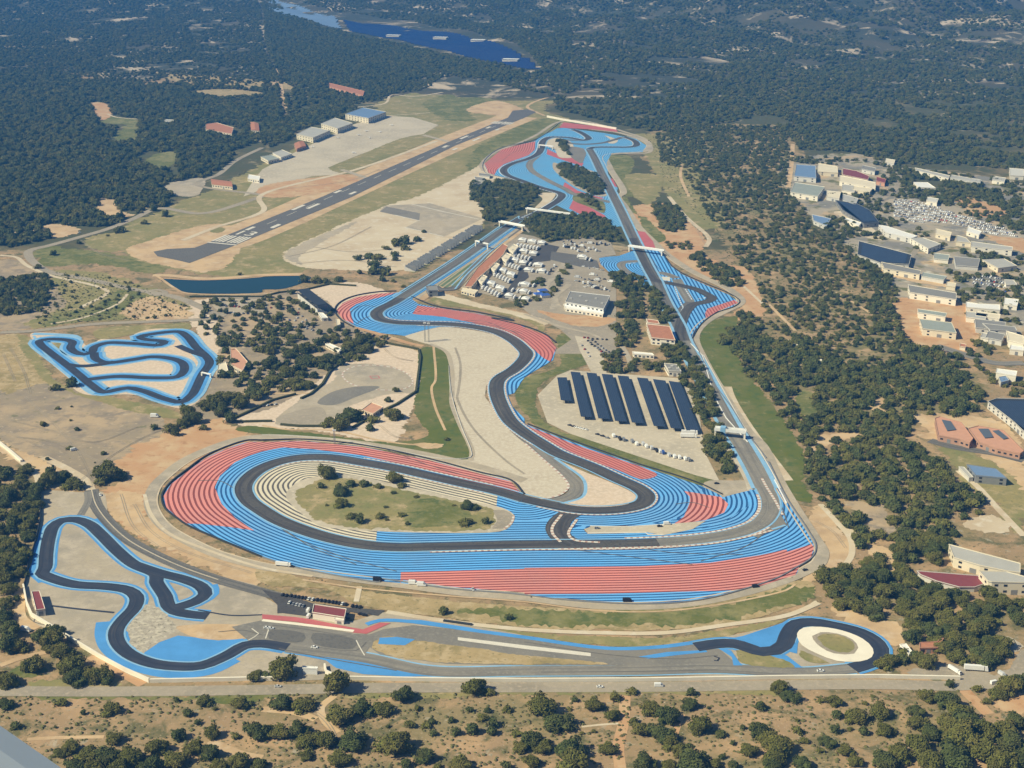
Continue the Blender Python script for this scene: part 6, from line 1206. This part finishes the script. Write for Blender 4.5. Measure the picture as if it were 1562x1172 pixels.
def zone_of(t, x, y):
    z = t[4]
    if z == 'slope': 
        if y < 1074: return 'slope1', 'on the scrub just below the country road'
        if y < 1104: return 'slope2', 'in the upper part of the dry slope'
        if y < 1138: return 'slope3', 'in the lower part of the dry slope'
        return 'slope4', 'along the bottom edge of the photo'
    return {'west': ('west', 'in the corner outside the slanting white wall'), 'gate': ('gate', 'beside the white entrance gate'),
            'embank': ('embank', 'on the embankment below the red stripes'), 'loop': ('loop', 'in the grassy infield of the striped hairpin'),
            'yard': ('yard', 'around the training yard above the hairpin'), 'lot': ('lot', 'around the grey dirt lot'), 'field': ('field', 'on the fields near the runway'),
            'parking': ('parking', 'over the car park beside the kart track'), 'east': ('east'+str(int((y-800)//45)), ('in the wood right of the ring', 'in the wood by the cream hall', 'in the wood beyond the ring', 'in the wood beside the ring', 'in the wood above the road end', 'by the road end')[max(0, min(5, int((y-800)//45)))]),
            'westwood': ('ww'+str(int((y-700)//60)), ('at the top of the left edge wood', 'in the middle of the left edge wood', 'low in the left edge wood', 'at the foot of the left edge wood')[max(0, min(3, int((y-700)//60)))]), 'ring': ('ring', 'beside the white skid ring')}[z]
zones = {}
for (t, x, y) in IND: zones.setdefault(zone_of(t, x, y), []).append((x, t))
ti = 0
for (zk, ztxt), lst in zones.items():
    lst.sort(key=lambda q: q[0])
    for i, (x, t) in enumerate(lst):
        size = 'large' if t[3] > 8.2 else ('small' if t[3] < 4.6 else 'medium')
        k = ti % 6; ti += 1
        bushy = zk.startswith('slope') and t[3] < 3.4
        e = empty('shrub' if bushy else 'pine_tree', (t[0], t[1], t[2]), random.uniform(0, 6.28), '%s dark green %s, %s from the left %s' % (size, 'bush' if bushy else 'pine', ordw(i), ztxt), 'shrub' if bushy else 'pine tree', 'pines and bushes '+ztxt)
        s = t[3]*1.04; sz = s*random.uniform(.85, 1.2); e.scale = (s*random.uniform(.92, 1.08), s*random.uniform(.92, 1.08), sz)
        c = bpy.data.objects.new('crown', BUSH[k % 2] if bushy else CROWNS[k]); COL.objects.link(c); c.parent = e
        if bushy: c.location = (0, 0, -.1)
        tr = bpy.data.objects.new('trunk', TRUNKS[k % 3]); COL.objects.link(tr); tr.parent = e
for z_, nm, lb in (('parking', 'car_park_pines', 'smaller pines over the car park and roadsides'),):
    rest = [(t[0], t[1], t[2], t[3]) for t, x, y in REST]
    wood(nm, rest, 'smaller dark pines and bushes dotted around the circuit grounds')
for nm, lb, arr in WOODS: wood(nm, arr, lb)
print('individual trees', len(IND), 'rest', len(REST), 'woods', sum(len(a) for _, _, a in WOODS))
# low bushes on the dry slope and banks (uncountable undergrowth)
def undergrowth(name, s, spacing, r0, r1, label, seed, gap=.3, avoid=True):
    arr = scatter(s, spacing, r0, r1, gap=gap, gsc=14, seed=seed, avoid=avoid); vs_ = []; fs = []; r = np.random.default_rng(seed)
    for X, Y, Z, rad in arr:
        b = len(vs_); n = 7
        vs_.append((X, Y, Z+rad*r.uniform(.7, 1.1)))
        for k in range(n): a = 2*math.pi*k/n; q = rad*r.uniform(.6, 1.15); vs_.append((X+math.cos(a)*q, Y+math.sin(a)*q, Z+rad*r.uniform(.15, .5)))
        for k in range(n): a = 2*math.pi*k/n; q = rad*r.uniform(.5, .8); vs_.append((X+math.cos(a)*q, Y+math.sin(a)*q, Z-.1))
        for k in range(n): fs += [(b, b+1+k, b+1+(k+1) % n), (b+1+k, b+1+n+k, b+1+n+(k+1) % n, b+1+(k+1) % n)]
    if vs_: tag(mesh_obj(name, vs_, fs, 'bush_green'), label, 'scrub', None, 'stuff')
undergrowth('undergrowth', 'F -20 1056 400 1060 800 1060 1562 1052 1580 1180 -20 1180', 4.2, .5, 1.7, 'low grey green scrub covering the dry slope below the road', 61, gap=.42)
undergrowth('undergrowth', 'C0 640 680 800 760 1000 920 1562 1090 C1 400 1160 300 1172 D1 0 110 D0 1562 100 C0 1100 1050 800 880 640 740', 6, .5, 1.1, 'tiny dark tufts on the tan bank below the hairpin', 62, gap=.55)
undergrowth('undergrowth', '985 205 1200 195 1210 300 1330 395 1370 520 1300 600 1180 560 1135 450 1080 340 1020 290', 9, .9, 2., 'low bushes between the scattered pines right of the straight', 63, gap=.4)
undergrowth('undergrowth', '195 385 250 318 400 250 590 150 740 125 850 152 820 205 700 285 440 420 260 412', 13, .8, 2.4, 'low bushes dotted over the dry grass of the airfield', 65, gap=.45)
undergrowth('undergrowth', '0 520 60 560 0 610', 9, .8, 2., 'low bushes on the field at the left edge', 66, gap=.4)
undergrowth('undergrowth', 'B0 330 450 640 470 900 560 1130 650 1130 720 560 740 250 780 200 740 330 600', 6, .7, 1.6, 'planted shrub rows on the terraced garden left of the pond', 64, gap=.3, avoid=False)

# ================================================================= vehicles
def loft(name, secs, mat):                # closed body from cross sections along x: (x, half width, z bottom, z top)
    vs_ = []; fs = []
    for x, hw, zb, zt in secs: vs_ += [(x, -hw, zb), (x, hw, zb), (x, hw*.86, zt), (x, -hw*.86, zt)]
    n = len(secs)
    for i in range(n-1):
        a = 4*i
        for k in range(4): fs.append((a+k, a+(k+1) % 4, a+4+(k+1) % 4, a+4+k))
    fs += [(3, 2, 1, 0), (4*n-4, 4*n-3, 4*n-2, 4*n-1)]
    me = bpy.data.meshes.new(name); me.from_pydata(vs_, [], fs); me.materials.append(MATS[mat])
    bm = bmesh.new(); bm.from_mesh(me); bmesh.ops.recalc_face_normals(bm, faces=bm.faces); bm.to_mesh(me); bm.free(); return me
def wheel_me(r, w_):
    bm = bmesh.new(); bmesh.ops.create_cone(bm, cap_ends=True, segments=12, radius1=r, radius2=r, depth=w_, matrix=Matrix.Rotation(math.pi/2, 4, 'X'))
    me = bpy.data.meshes.new('wheel'); bm.to_mesh(me); bm.free(); me.materials.append(MATS['rubber']); return me
WH = wheel_me(.33, .22); WHT = wheel_me(.5, .3)
for nm_, c_ in (('car_white', (.75, .75, .73)), ('car_black', (.02, .02, .025)), ('car_grey', (.22, .23, .25)), ('car_silver', (.5, .51, .52)), ('car_red', (.40, .03, .03)), ('car_blue', (.04, .09, .30))): flat(nm_, c_, .35, var=.03)
CARC = ['white', 'black', 'grey', 'silver', 'red', 'blue']
CB = {c: loft('body', [(-2.2, .78, .35, .75), (-2.1, .88, .25, .98), (-.9, .9, .22, 1.0), (.9, .9, .22, .98), (1.9, .86, .25, .86), (2.2, .74, .32, .65)], 'car_'+c) for c in CARC}
CG = loft('windows', [(-1.75, .7, .95, 1.02), (-1.2, .72, .9, 1.42), (.1, .72, .9, 1.44), (.95, .7, .9, 1.0)], 'dark_glass')
CR = {c: loft('cabin_roof', [(-1.15, .72, 1.40, 1.5), (.05, .72, 1.42, 1.5)], 'car_'+c) for c in CARC}
VB = {c: loft('body', [(-2.9, .98, .35, 2.35), (-2.8, 1., .3, 2.5), (1.2, 1., .3, 2.5), (2., 1., .3, 1.9), (2.8, .95, .35, 1.15), (2.95, .85, .4, .9)], 'car_'+c) for c in CARC}
VG = loft('windows', [(1.25, 1.02, 1.45, 2.3), (1.95, 1.02, 1.4, 1.85)], 'dark_glass')
TB = loft('trailer', [(-8.2, 1.25, 1., 4.), (4.4, 1.25, 1., 4.)], 'white'); TC = loft('cab', [(4.9, 1.22, .6, 3.6), (6.6, 1.22, .5, 3.7), (7.2, 1.18, .5, 1.9)], 'white'); TG = loft('windscreen', [(6.75, 1.1, 2.1, 3.4), (7.12, 1.05, 2.0, 2.2)], 'dark_glass')
def put(parent, name, me, loc=(0, 0, 0)):
    o = bpy.data.objects.new(name, me); COL.objects.link(o); o.parent = parent; o.location = loc; return o
def car(x, y, ang, label, c='white', group=None, kind='car', z=.4, k=1.):
    p = at(x, y); e = empty({'car': 'parked_car', 'van': 'van', 'truck': 'truck'}[kind], (p.x, p.y, z), R(ang), label, kind, group); e.scale = (k, k, k)
    if kind == 'car':
        put(e, 'body', CB[c]); put(e, 'windows', CG); put(e, 'roof', CR[c])
        for a in (-1.35, 1.35):
            for b in (-.8, .8): put(e, 'wheel', WH, (a, b, .33))
    elif kind == 'van':
        put(e, 'body', VB[c]); put(e, 'windows', VG)
        for a in (-1.9, 1.8):
            for b in (-.85, .85): put(e, 'wheel', WH, (a, b, .33))
    else:
        put(e, 'trailer', TB); put(e, 'cab', TC); put(e, 'windscreen', TG)
        for a in (-7, -5.6, 5.6):
            for b in (-1.05, 1.05): put(e, 'wheel', WHT, (a, b, .5))
    return e
# car row below the solar car park (survey tile S), angle of each car about the row normal
rowS = [(205, 72, 'black'), (245, 85, 'black'), (275, 95, 'white'), (315, 103, 'white'), (350, 112, 'white'), (378, 118, 'white'), (505, 170, 'black'), (560, 188, 'black'), (612, 208, 'grey'), (680, 190, 'white'), (747, 222, 'black'), (790, 232, 'grey'), (882, 250, 'grey'), (930, 278, 'white'), (1000, 280, 'silver'), (1036, 305, 'white'),
        (1090, 322, 'silver'), (1145, 350, 'black'), (1180, 360, 'white'), (1215, 372, 'blue'), (1280, 400, 'silver'), (1338, 415, 'white'), (1392, 425, 'white'), (1455, 440, 'white'), (1495, 450, 'grey')]
for i, (x, y, c) in enumerate(rowS):
    big = i > 8; car(*P('S %d %d' % (x, y))[0], 100 if big else 150, '%s %s, %s from the left in the row below the solar canopies' % (c, 'van' if big else 'car', ordw(i)), c, 'vehicles parked below the solar canopies', 'van' if big else 'car', .5, 1.15 if big else 1)
car(*P('S 1500 200')[0], -5, 'long white truck at the foot of the last solar canopy', kind='truck'); car(*P('S 1510 165')[0], -5, 'white truck behind the long white one by the last solar canopy', kind='truck')
# circuit car park (tile L)
k = 0; r = np.random.default_rng(5)
for row, (x0, y0, x1, y1, n) in enumerate(((60, 870, 250, 890, 6), (90, 900, 230, 1000, 8), (130, 890, 290, 1010, 8), (40, 940, 110, 1030, 4))):
    for i in range(n):
        t = i/(n-1); c = ('black', 'grey', 'white', 'silver', 'red', 'black')[int(r.integers(6))]
        car(*P('L %f %f' % (x0+(x1-x0)*t+r.uniform(-4, 4), y0+(y1-y0)*t+r.uniform(-3, 3)))[0], 70+r.uniform(-6, 6), '%s car, %s in the %s row of the car park below the paddock' % (c, ordw(i), ordw(row)), c, 'cars in the circuit car park', 'car')
# driving school paddock (tile Q)
i = 0
for x, y, c in [(365, 205, 'black'), (405, 212, 'black'), (455, 215, 'black'), (495, 222, 'black'), (535, 228, 'black'), (575, 235, 'black'), (610, 240, 'black'), (648, 248, 'white'), (690, 255, 'white'), (735, 258, 'black'), (780, 265, 'black'), (820, 270, 'black'), (862, 277, 'black'), (905, 283, 'black'), (940, 288, 'black'), (975, 295, 'black'), (1012, 303, 'white'), (1045, 308, 'black'), (1120, 325, 'black'), (1160, 332, 'black'), (1200, 338, 'black')]:
    car(*P('Q %d %d' % (x, y))[0], 75, '%s car, %s from the left in the row behind the maroon garage' % (c, ordw(i)), c, 'cars behind the driving school garage', 'car', .45); i += 1
i = 0
for x, y, c in [(438, 290, 'white'), (480, 305, 'grey'), (515, 312, 'silver'), (550, 318, 'silver'), (585, 326, 'grey'), (1210, 415, 'black'), (1250, 425, 'black'), (1060, 460, 'black')]:
    car(*P('Q %d %d' % (x, y))[0], 80 if i < 5 else -8, '%s car, %s from the left in front of the black car row' % (c, ordw(i)), c, 'cars on the driving school paddock', 'car', .45); i += 1
car(*P('Q 642 378')[0], 80, 'white van at the left end of the maroon garage', kind='van'); car(*P('Q 645 440')[0], 80, 'white van below the left end of the maroon garage', kind='van', c='white')
car(*P('D1 312 458')[0], -4, 'white car alone on the grey school track', k=1.1); car(*P('D1 28 340')[0], 10, 'white car at the left start of the grey school track'); car(*P('D1 52 345')[0], 10, 'second white car at the left start of the grey school track'); car(*P('D3 350 598')[0], 2, 'white car on the lower track by the skid ring', k=1.1)
car(*P('C0 922 183')[0], -5, 'white van parked at the top edge of the dirt lot', kind='van', k=1.4); car(*P('C0 440 382')[0], 30, 'white van beside a bush on the dirt lot', kind='van'); car(*P('C0 598 650')[0], -65, 'white car on the access lane under the big pine')
car(*P('C1 130 1072')[0], -12, 'white truck on the service road below the blue stripes', kind='truck', z=.6, k=.8); car(*P('C1 180 1078')[0], -12, 'black car behind the white truck on the service road', 'black', z=.6)
car(*P('D1 688 58')[0], -4, 'black van on the service road where the red stripes start', 'black', kind='van', z=.6, k=1.2); car(*P('D1 900 78')[0], -6, 'white van on the service road below the red stripes', kind='van', z=.6, k=1.2); car(*P('D1 950 88')[0], -6, 'second white van just right of it below the red stripes', kind='van', z=.6, k=1.2); car(*P('D1 1256 114')[0], -80, 'silver car on the service road under the red stripes', 'silver', z=.6)
car(*P('D2 612 182')[0], 0, 'black truck sized van at the lower tip of the blue stripes', 'black', kind='van', z=.6, k=1.15); car(*P('D2 1375 97')[0], 14, 'black van on the service road at the lower right bend', 'black', kind='van', z=.6, k=.9); car(*P('C3 258 1098')[0], 25, 'black car at the right bend of the service road', 'black', z=.6)
car(*P('C2 805 838')[0], 5, 'black car on the concrete island', 'black', z=.7); car(*P('C2 850 825')[0], 5, 'white van on the concrete island', kind='van', z=.7); car(*P('C2 432 850')[0], 5, 'grey car at the left of the concrete island', 'grey', z=.7); car(*P('C2 1145 582')[0], 5, 'black car beside the lower car park corner', 'black', z=.5)
car(*P('D3 1280 592')[0], -8, 'long white truck by the road at the lower right', kind='truck', z=.3); car(*P('D3 1150 600')[0], -60, 'white truck cab beside the dark trailer', kind='truck', z=.3, k=.7); car(*P('D3 1385 670')[0], 20, 'white van at the road junction on the right', kind='van', z=.3); car(*P('D3 1430 620')[0], -60, 'silver van in the yard at the right edge', 'silver', kind='van', z=.3)
car(*P('D1 95 690')[0], 0, 'silver car driving on the country road left of the gate', 'silver', z=.3); car(*P('D2 450 692')[0], 0, 'white car driving on the country road', z=.3); car(*P('D2 800 686')[0], 0, 'white van driving on the country road', kind='van', z=.3)
car(*P('D0 155 355')[0], -20, 'white van outside the slanting white wall', kind='van', z=.2, k=1.3); car(*P('B0 690 135')[0], 25, 'white car on the airfield access road', z=.3); car(*P('B0 590 180')[0], 25, 'silver car on the airfield access road', 'silver', z=.3); car(*P('B0 475 218')[0], 25, 'white car lower on the airfield access road', z=.3)
# paddock rows of trucks and tents (tile M)
def tent(x, y, ang, label, wx=5, wy=4.5, group='white hospitality tents', mat='white'):
    p = at(x, y); e = empty('marquee', (p.x, p.y, .3), R(ang), label, 'marquee', group)
    v = [(-wx, -wy, 3.2), (wx, -wy, 3.2), (wx, wy, 3.2), (-wx, wy, 3.2), (-wx*.6, 0, 5), (wx*.6, 0, 5)]; mesh_obj('roof', v, [(0, 1, 5, 4), (1, 2, 5), (2, 3, 4, 5), (3, 0, 4)], mat, e)
    v, f = boxes([boxv(Vector((a*wx*.94, b*wy*.94, 1.6)), Vector((.15, 0, 0)), Vector((0, .15, 0)), Vector((0, 0, 1.6))) for a in (-1, 1) for b in (-1, 1)]); mesh_obj('posts', v, f, 'grey_metal', e)
    v, f = boxv(Vector((0, 0, 1.55)), Vector((wx*.9, 0, 0)), Vector((0, wy*.9, 0)), Vector((0, 0, 1.5))); mesh_obj('side_walls', v, f, 'off_white', e)
d_pit = math.degrees(math.atan2(rd[1], rd[0])); A_ = lambda s: at(*P(s)[0]); d_ = A_('M 640 250')-A_('M 300 600'); ap = math.degrees(math.atan2(d_.y, d_.x)); n_t = 0
for bi, (x0, y0, x1, y1, n, lb) in enumerate(((415, 545, 600, 640, 8, 'in the nearest block behind the pits'), (520, 440, 690, 520, 8, 'in the second block behind the pits'), (620, 360, 770, 410, 7, 'in the third block behind the pits'), (680, 285, 860, 330, 7, 'in the fourth block behind the pits'), (760, 215, 930, 240, 7, 'in the farthest block behind the pits'))):
    for i in range(n):
        t = i/(n-1)
        if i < 2 and bi < 4: continue
        for row in (0, 1):
            x = x0+(x1-x0)*t+(row*-38); y = y0+(y1-y0)*t+row*44
            if row == 0 and i % 3 == 0: tent(*P('M %f %f' % (x, y))[0], ap, 'white marquee, %s from the left %s' % (ordw(i//3), lb), 6, 5)
            else: car(*P('M %f %f' % (x, y))[0], ap+(0 if row else 4), 'white team truck, %s from left, %s row, %s' % (ordw(i), ('far', 'near')[row], lb.replace('in the ', '')), kind='truck', group='team trucks in the paddock', z=.4, k=.92)
for (x0, y0), lb in (((415, 545), 'nearest the paddock entrance'), ((520, 440), 'second along the pit building'), ((620, 360), 'third along the pit building'), ((680, 285), 'farthest along the pit building')):
    block('hospitality_block', 'cream two storey hospitality block %s' % lb, 'building', 'M %d %d %d %d %d %d %d %d' % (x0-42, y0-10, x0+8, y0-48, x0+52, y0-28, x0+6, y0+30), 6.5, 'cream', 'white_wall', win=3.5, group='cream hospitality blocks behind the pits', vents=2)
for bi, (x0, y0, x1, y1, n, lb) in enumerate(((650, 690, 790, 720, 4, 'at the near end of the dark paddock road'), (680, 640, 820, 660, 4, 'just beyond the near end of the dark paddock road'), (740, 590, 860, 600, 4, 'midway along the dark paddock road'), (810, 470, 930, 480, 4, 'halfway up the paddock road'), (830, 420, 930, 430, 4, 'at the upper end of the paddock road'), (1240, 350, 1340, 380, 4, 'below the pines of the upper paddock'))):
    for i in range(n):
        t = i/(n-1)
        if (i+bi) % 3: car(*P('M %f %f' % (x0+(x1-x0)*t, y0+(y1-y0)*t))[0], ap, 'white truck, %s from the left %s' % (ordw(i), lb), kind='truck', group='trucks along the paddock road', z=.4, k=.8)
        else: tent(*P('M %f %f' % (x0+(x1-x0)*t, y0+(y1-y0)*t))[0], ap, 'white tent, %s from the left %s' % (ordw(i), lb), 5.5, 5, 'tents along the paddock road')
for k_, (x, y, lb) in enumerate(((900, 680, 'left'), (935, 650, 'middle'), (955, 690, 'right'))): tent(*P('M %d %d' % (x, y))[0], 20, 'deep blue marquee, %s one of the three under the trees' % lb, 6, 5, 'deep blue marquees', 'tarp_blue')
r = np.random.default_rng(9)
for row, (x0, y0, x1, y1, n, lb) in enumerate(((1110, 215, 1500, 250, 13, 'first row below the pine belt'), (1110, 235, 1420, 300, 11, 'second row below the pine belt'), (1120, 270, 1300, 310, 7, 'third row below the pine belt'), (1230, 520, 1420, 560, 7, 'upper row beside the chicane pines'), (1220, 560, 1440, 600, 8, 'middle row beside the chicane pines'), (1300, 600, 1500, 640, 7, 'lower row beside the chicane pines'), (1290, 430, 1440, 470, 5, 'row just left of the chicane loop'), (980, 500, 1040, 430, 5, 'row beside the tree lined lane'), (1360, 500, 1520, 560, 6, 'outer row beside the chicane pines'))):
    for i in range(n):
        t = i/(n-1); kd = 'van' if r.random() < .55 else 'car'; c = ('white', 'white', 'white', 'silver', 'black', 'grey')[int(r.integers(6))]
        car(*P('M %f %f' % (x0+(x1-x0)*t+r.uniform(-8, 8), y0+(y1-y0)*t+r.uniform(-8, 8)))[0], ap+r.uniform(-15, 15)+(90 if r.random() < .3 else 0), '%s %s, %s from the left in the %s' % (c, kd, ordw(i), lb), c, 'vehicles in the paddock parks', kd, .4, 1.25 if kd == 'van' else 1.)
# parked rows under the car park pines
for row, (s, n, lb) in enumerate((('B1 180 700 300 800', 5, 'upper parking bay by the hairpin grandstand'), ('B1 200 780 330 800', 5, 'lower parking bay by the hairpin grandstand'), ('C1 10 118 80 108', 4, 'bay beside the training yard hedge'), ('B0 1340 650 1540 660', 4, 'bay beside the roundabout road'))):
    (xa, ya), (xb, yb) = P(s)
    for i in range(n):
        t = i/(n-1); c = ('white', 'black', 'grey', 'silver')[int(r.integers(4))]; car(xa+(xb-xa)*t, ya+(yb-ya)*t, 70, '%s car, %s from the left in the %s' % (c, ordw(i), lb), c, 'cars parked around the kart centre', 'car', .4)
for row, (s, n, lb) in enumerate((('F 345 468 385 470', 7, 'upper bay right of the roundabout'), ('F 350 478 392 480', 7, 'second bay right of the roundabout'), ('F 405 470 455 472', 7, 'upper bay below the pond hedge'), ('F 400 486 450 490', 7, 'second bay below the pond hedge'), ('F 395 500 440 505', 6, 'bay above the car park pines'), ('F 455 478 478 500', 5, 'bay beside the hairpin grandstand'), ('F 560 510 590 518', 4, 'bay under the bank of the hairpin'))):
    (xa, ya), (xb, yb) = P(s)
    for i in range(n):
        t = i/(n-1); c = ('white', 'black', 'grey', 'silver', 'red', 'blue', 'white')[int(r.integers(7))]; car(xa+(xb-xa)*t, ya+(yb-ya)*t, 80+r.uniform(-5, 5), '%s car, %s from the left in the %s' % (c, ordw(i), lb), c, 'cars parked around the kart centre', 'car', .4)
# uncountable cars of the storage yards: one object
def car_mass(name, label, s, dx, dy, ang, seed, pal=('white', 'silver', 'grey', 'black', 'blue', 'red')):
    g = np.array([tuple(at(x, y)[:2]) for x, y in P(s)]); r = np.random.default_rng(seed); ca_, sa_ = math.cos(R(ang)), math.sin(R(ang)); c0 = g.mean(0); vs_ = []; fs = []; fm = []
    for i in range(-60, 61):
        for j in range(-60, 61):
            if j % 3 == 0: continue
            x = c0[0]+(i*dx)*ca_-(j*dy)*sa_; y = c0[1]+(i*dx)*sa_+(j*dy)*ca_
            if r.random() < .16 or not inside(g, np.array([x]), np.array([y]))[0]: continue
            m_ = int(r.choice(6, p=(.30, .30, .26, .10, .03, .01)))
            for (hx, hy, z0, z1, tp, mm) in ((.9, 2.2, .3, 1., .92, m_), (.75, 1.2, 1., 1.5, .8, m_)):
                b = len(vs_)
                for z, q in ((z0, 1), (z1, tp)):
                    for a, b2 in ((-1, -1), (1, -1), (1, 1), (-1, 1)): u = a*hx*q; v = b2*hy*q; vs_.append((x+u*ca_-v*sa_, y+u*sa_+v*ca_, z+.2))
                fs += [(b+4, b+5, b+6, b+7)]+[(b+k, b+(k+1) % 4, b+4+(k+1) % 4, b+4+k) for k in range(4)]; fm += [mm]*5
    o = mesh_obj(name, vs_, fs, None, mats=['car_'+c for c in pal], fm=fm); return tag(o, label, 'cars', None, 'stuff')
car_mass('stored_cars', 'hundreds of stored cars packed in the grey vehicle yard', 'N 750 345 900 355 1200 455 1430 525 1530 580 1330 560 1100 495 880 490 750 455', 3.0, 6.2, -38, 4)
car_mass('stored_cars', 'stored cars in the blue tinted yard farther right', 'N 1240 830 1320 815 1440 850 1500 900 1560 880 1560 900 1440 930 1330 900 1230 870', 3.2, 6.5, -30, 5)
# small aircraft on the apron
def plane(x, y, ang, label):
    p = at(x, y); e = empty('light_aircraft', (p.x, p.y, .3), R(ang), label, 'aircraft', 'light aircraft on the apron')
    o = put(e, 'fuselage', loft('fuselage', [(-4, .15, 1.1, 1.4), (-1, .55, .7, 1.9), (1.6, .6, .7, 2.1), (3.4, .4, .9, 1.7), (3.9, .15, 1.2, 1.4)], 'white'))
    for nm, c, a, b, d in (('wing', (.6, 0, 2.05), (.75, 0, 0), (0, 5.4, 0), (0, 0, .1)), ('tailplane', (-3.7, 0, 1.5), (.4, 0, 0), (0, 1.7, 0), (0, 0, .06)), ('fin', (-3.8, 0, 2.1), (.4, 0, 0), (0, .07, 0), (-.2, 0, .7))):
        v, f = boxv(Vector(c), Vector(a), Vector(b), Vector(d)); mesh_obj(nm, v, f, 'white', e)
for i, s in enumerate(('A1 450 825', 'A1 545 915', 'A1 575 808', 'A1 620 785', 'A1 640 825', 'A1 700 790', 'A1 770 750', 'A1 300 880')): plane(*P(s)[0], 30+i*17, 'small white light aircraft, %s parked one on the airfield apron' % ordw(i))

# ================================================================= the aircraft the photo was taken from: wing tip at lower left
def wing():
    f3 = Vector((0, math.cos(PITCH), -math.sin(PITCH))); u3 = Vector((0, math.sin(PITCH), math.cos(PITCH))); r3 = Vector((1, 0, 0)); C0 = Vector((0, 0, CAM_H))
    def q(x, y, d): return C0+f3*d+r3*((x-CX)/F_PX*d)+u3*((CY-y)/F_PX*d)
    a = q(-330, 870, 3.6); b = q(330, 1325, 3.0); n = (b-a).normalized(); chord = (q(-420, 1500, 2.3)-a); chord -= n*chord.dot(n); chord.normalize(); up = n.cross(chord).normalized()
    if up.dot(C0-a) < 0: up = -up
    L = (b-a).length; vs_ = []; fs = []; prof = []
    for t in np.linspace(0, 1, 17): prof.append((t*1.5, .11*(1.48*math.sqrt(t)-.63*t-1.76*t*t+1.42*t**3-.51*t**4)*2.2))
    for t in np.linspace(1, 0, 17)[1:-1]: prof.append((t*1.5, -.05*math.sqrt(max(0, t))*(1-t)*2))
    m_ = len(prof)
    for s_ in (0, 1):
        for c_, h_ in prof: vs_.append(a+n*(L*s_)+chord*c_+up*(h_-.02))
    for k in range(m_): fs.append((k, (k+1) % m_, m_+(k+1) % m_, m_+k))
    fs += [tuple(range(m_))[::-1], tuple(range(m_, 2*m_))]
    e = empty('aircraft_wing', a, 0, 'pale grey blue aircraft wing in the lower left corner', 'aircraft wing')
    o = mesh_obj('wing_skin', [v-a for v in vs_], fs, 'wing_paint', e, shade=False)
    bm = bmesh.new(); bm.from_mesh(o.data); bmesh.ops.recalc_face_normals(bm, faces=bm.faces); bm.to_mesh(o.data); bm.free()
    for k in range(18):
        p = a+n*(L*(k+.5)/18)+chord*.16+up*.068; v, f = boxv(p-a, n*.007, chord*.004, up*.004); mesh_obj('rivet_glint', v, f, 'white', o)  # rivets coloured white to carry their glints
flat('wing_paint', (.50, .56, .60), .35, .1, var=.06, scale=2.)
wing()

# ================================================================= air
hm = bpy.data.materials.new('air'); hm.use_nodes = True; nt = hm.node_tree; nt.nodes.clear()
vo = nt.nodes.new('ShaderNodeVolumePrincipled'); mo = nt.nodes.new('ShaderNodeOutputMaterial'); nt.links.new(vo.outputs[0], mo.inputs['Volume'])
vo.inputs['Color'].default_value = (.08, .36, 1, 1); vo.inputs['Density'].default_value = 9.5e-5; vo.inputs['Anisotropy'].default_value = 0.
MATS['air'] = hm
v, f = prism([Vector((-10000, -2500, 0)), Vector((10000, -2500, 0)), Vector((10000, 17000, 0)), Vector((-10000, 17000, 0))], -1.3, 1100)
o = mesh_obj('haze', v, f, 'air'); o['kind'] = 'stuff'; o['label'] = 'thin blue haze over the whole landscape'
print('objects', len(bpy.data.objects))
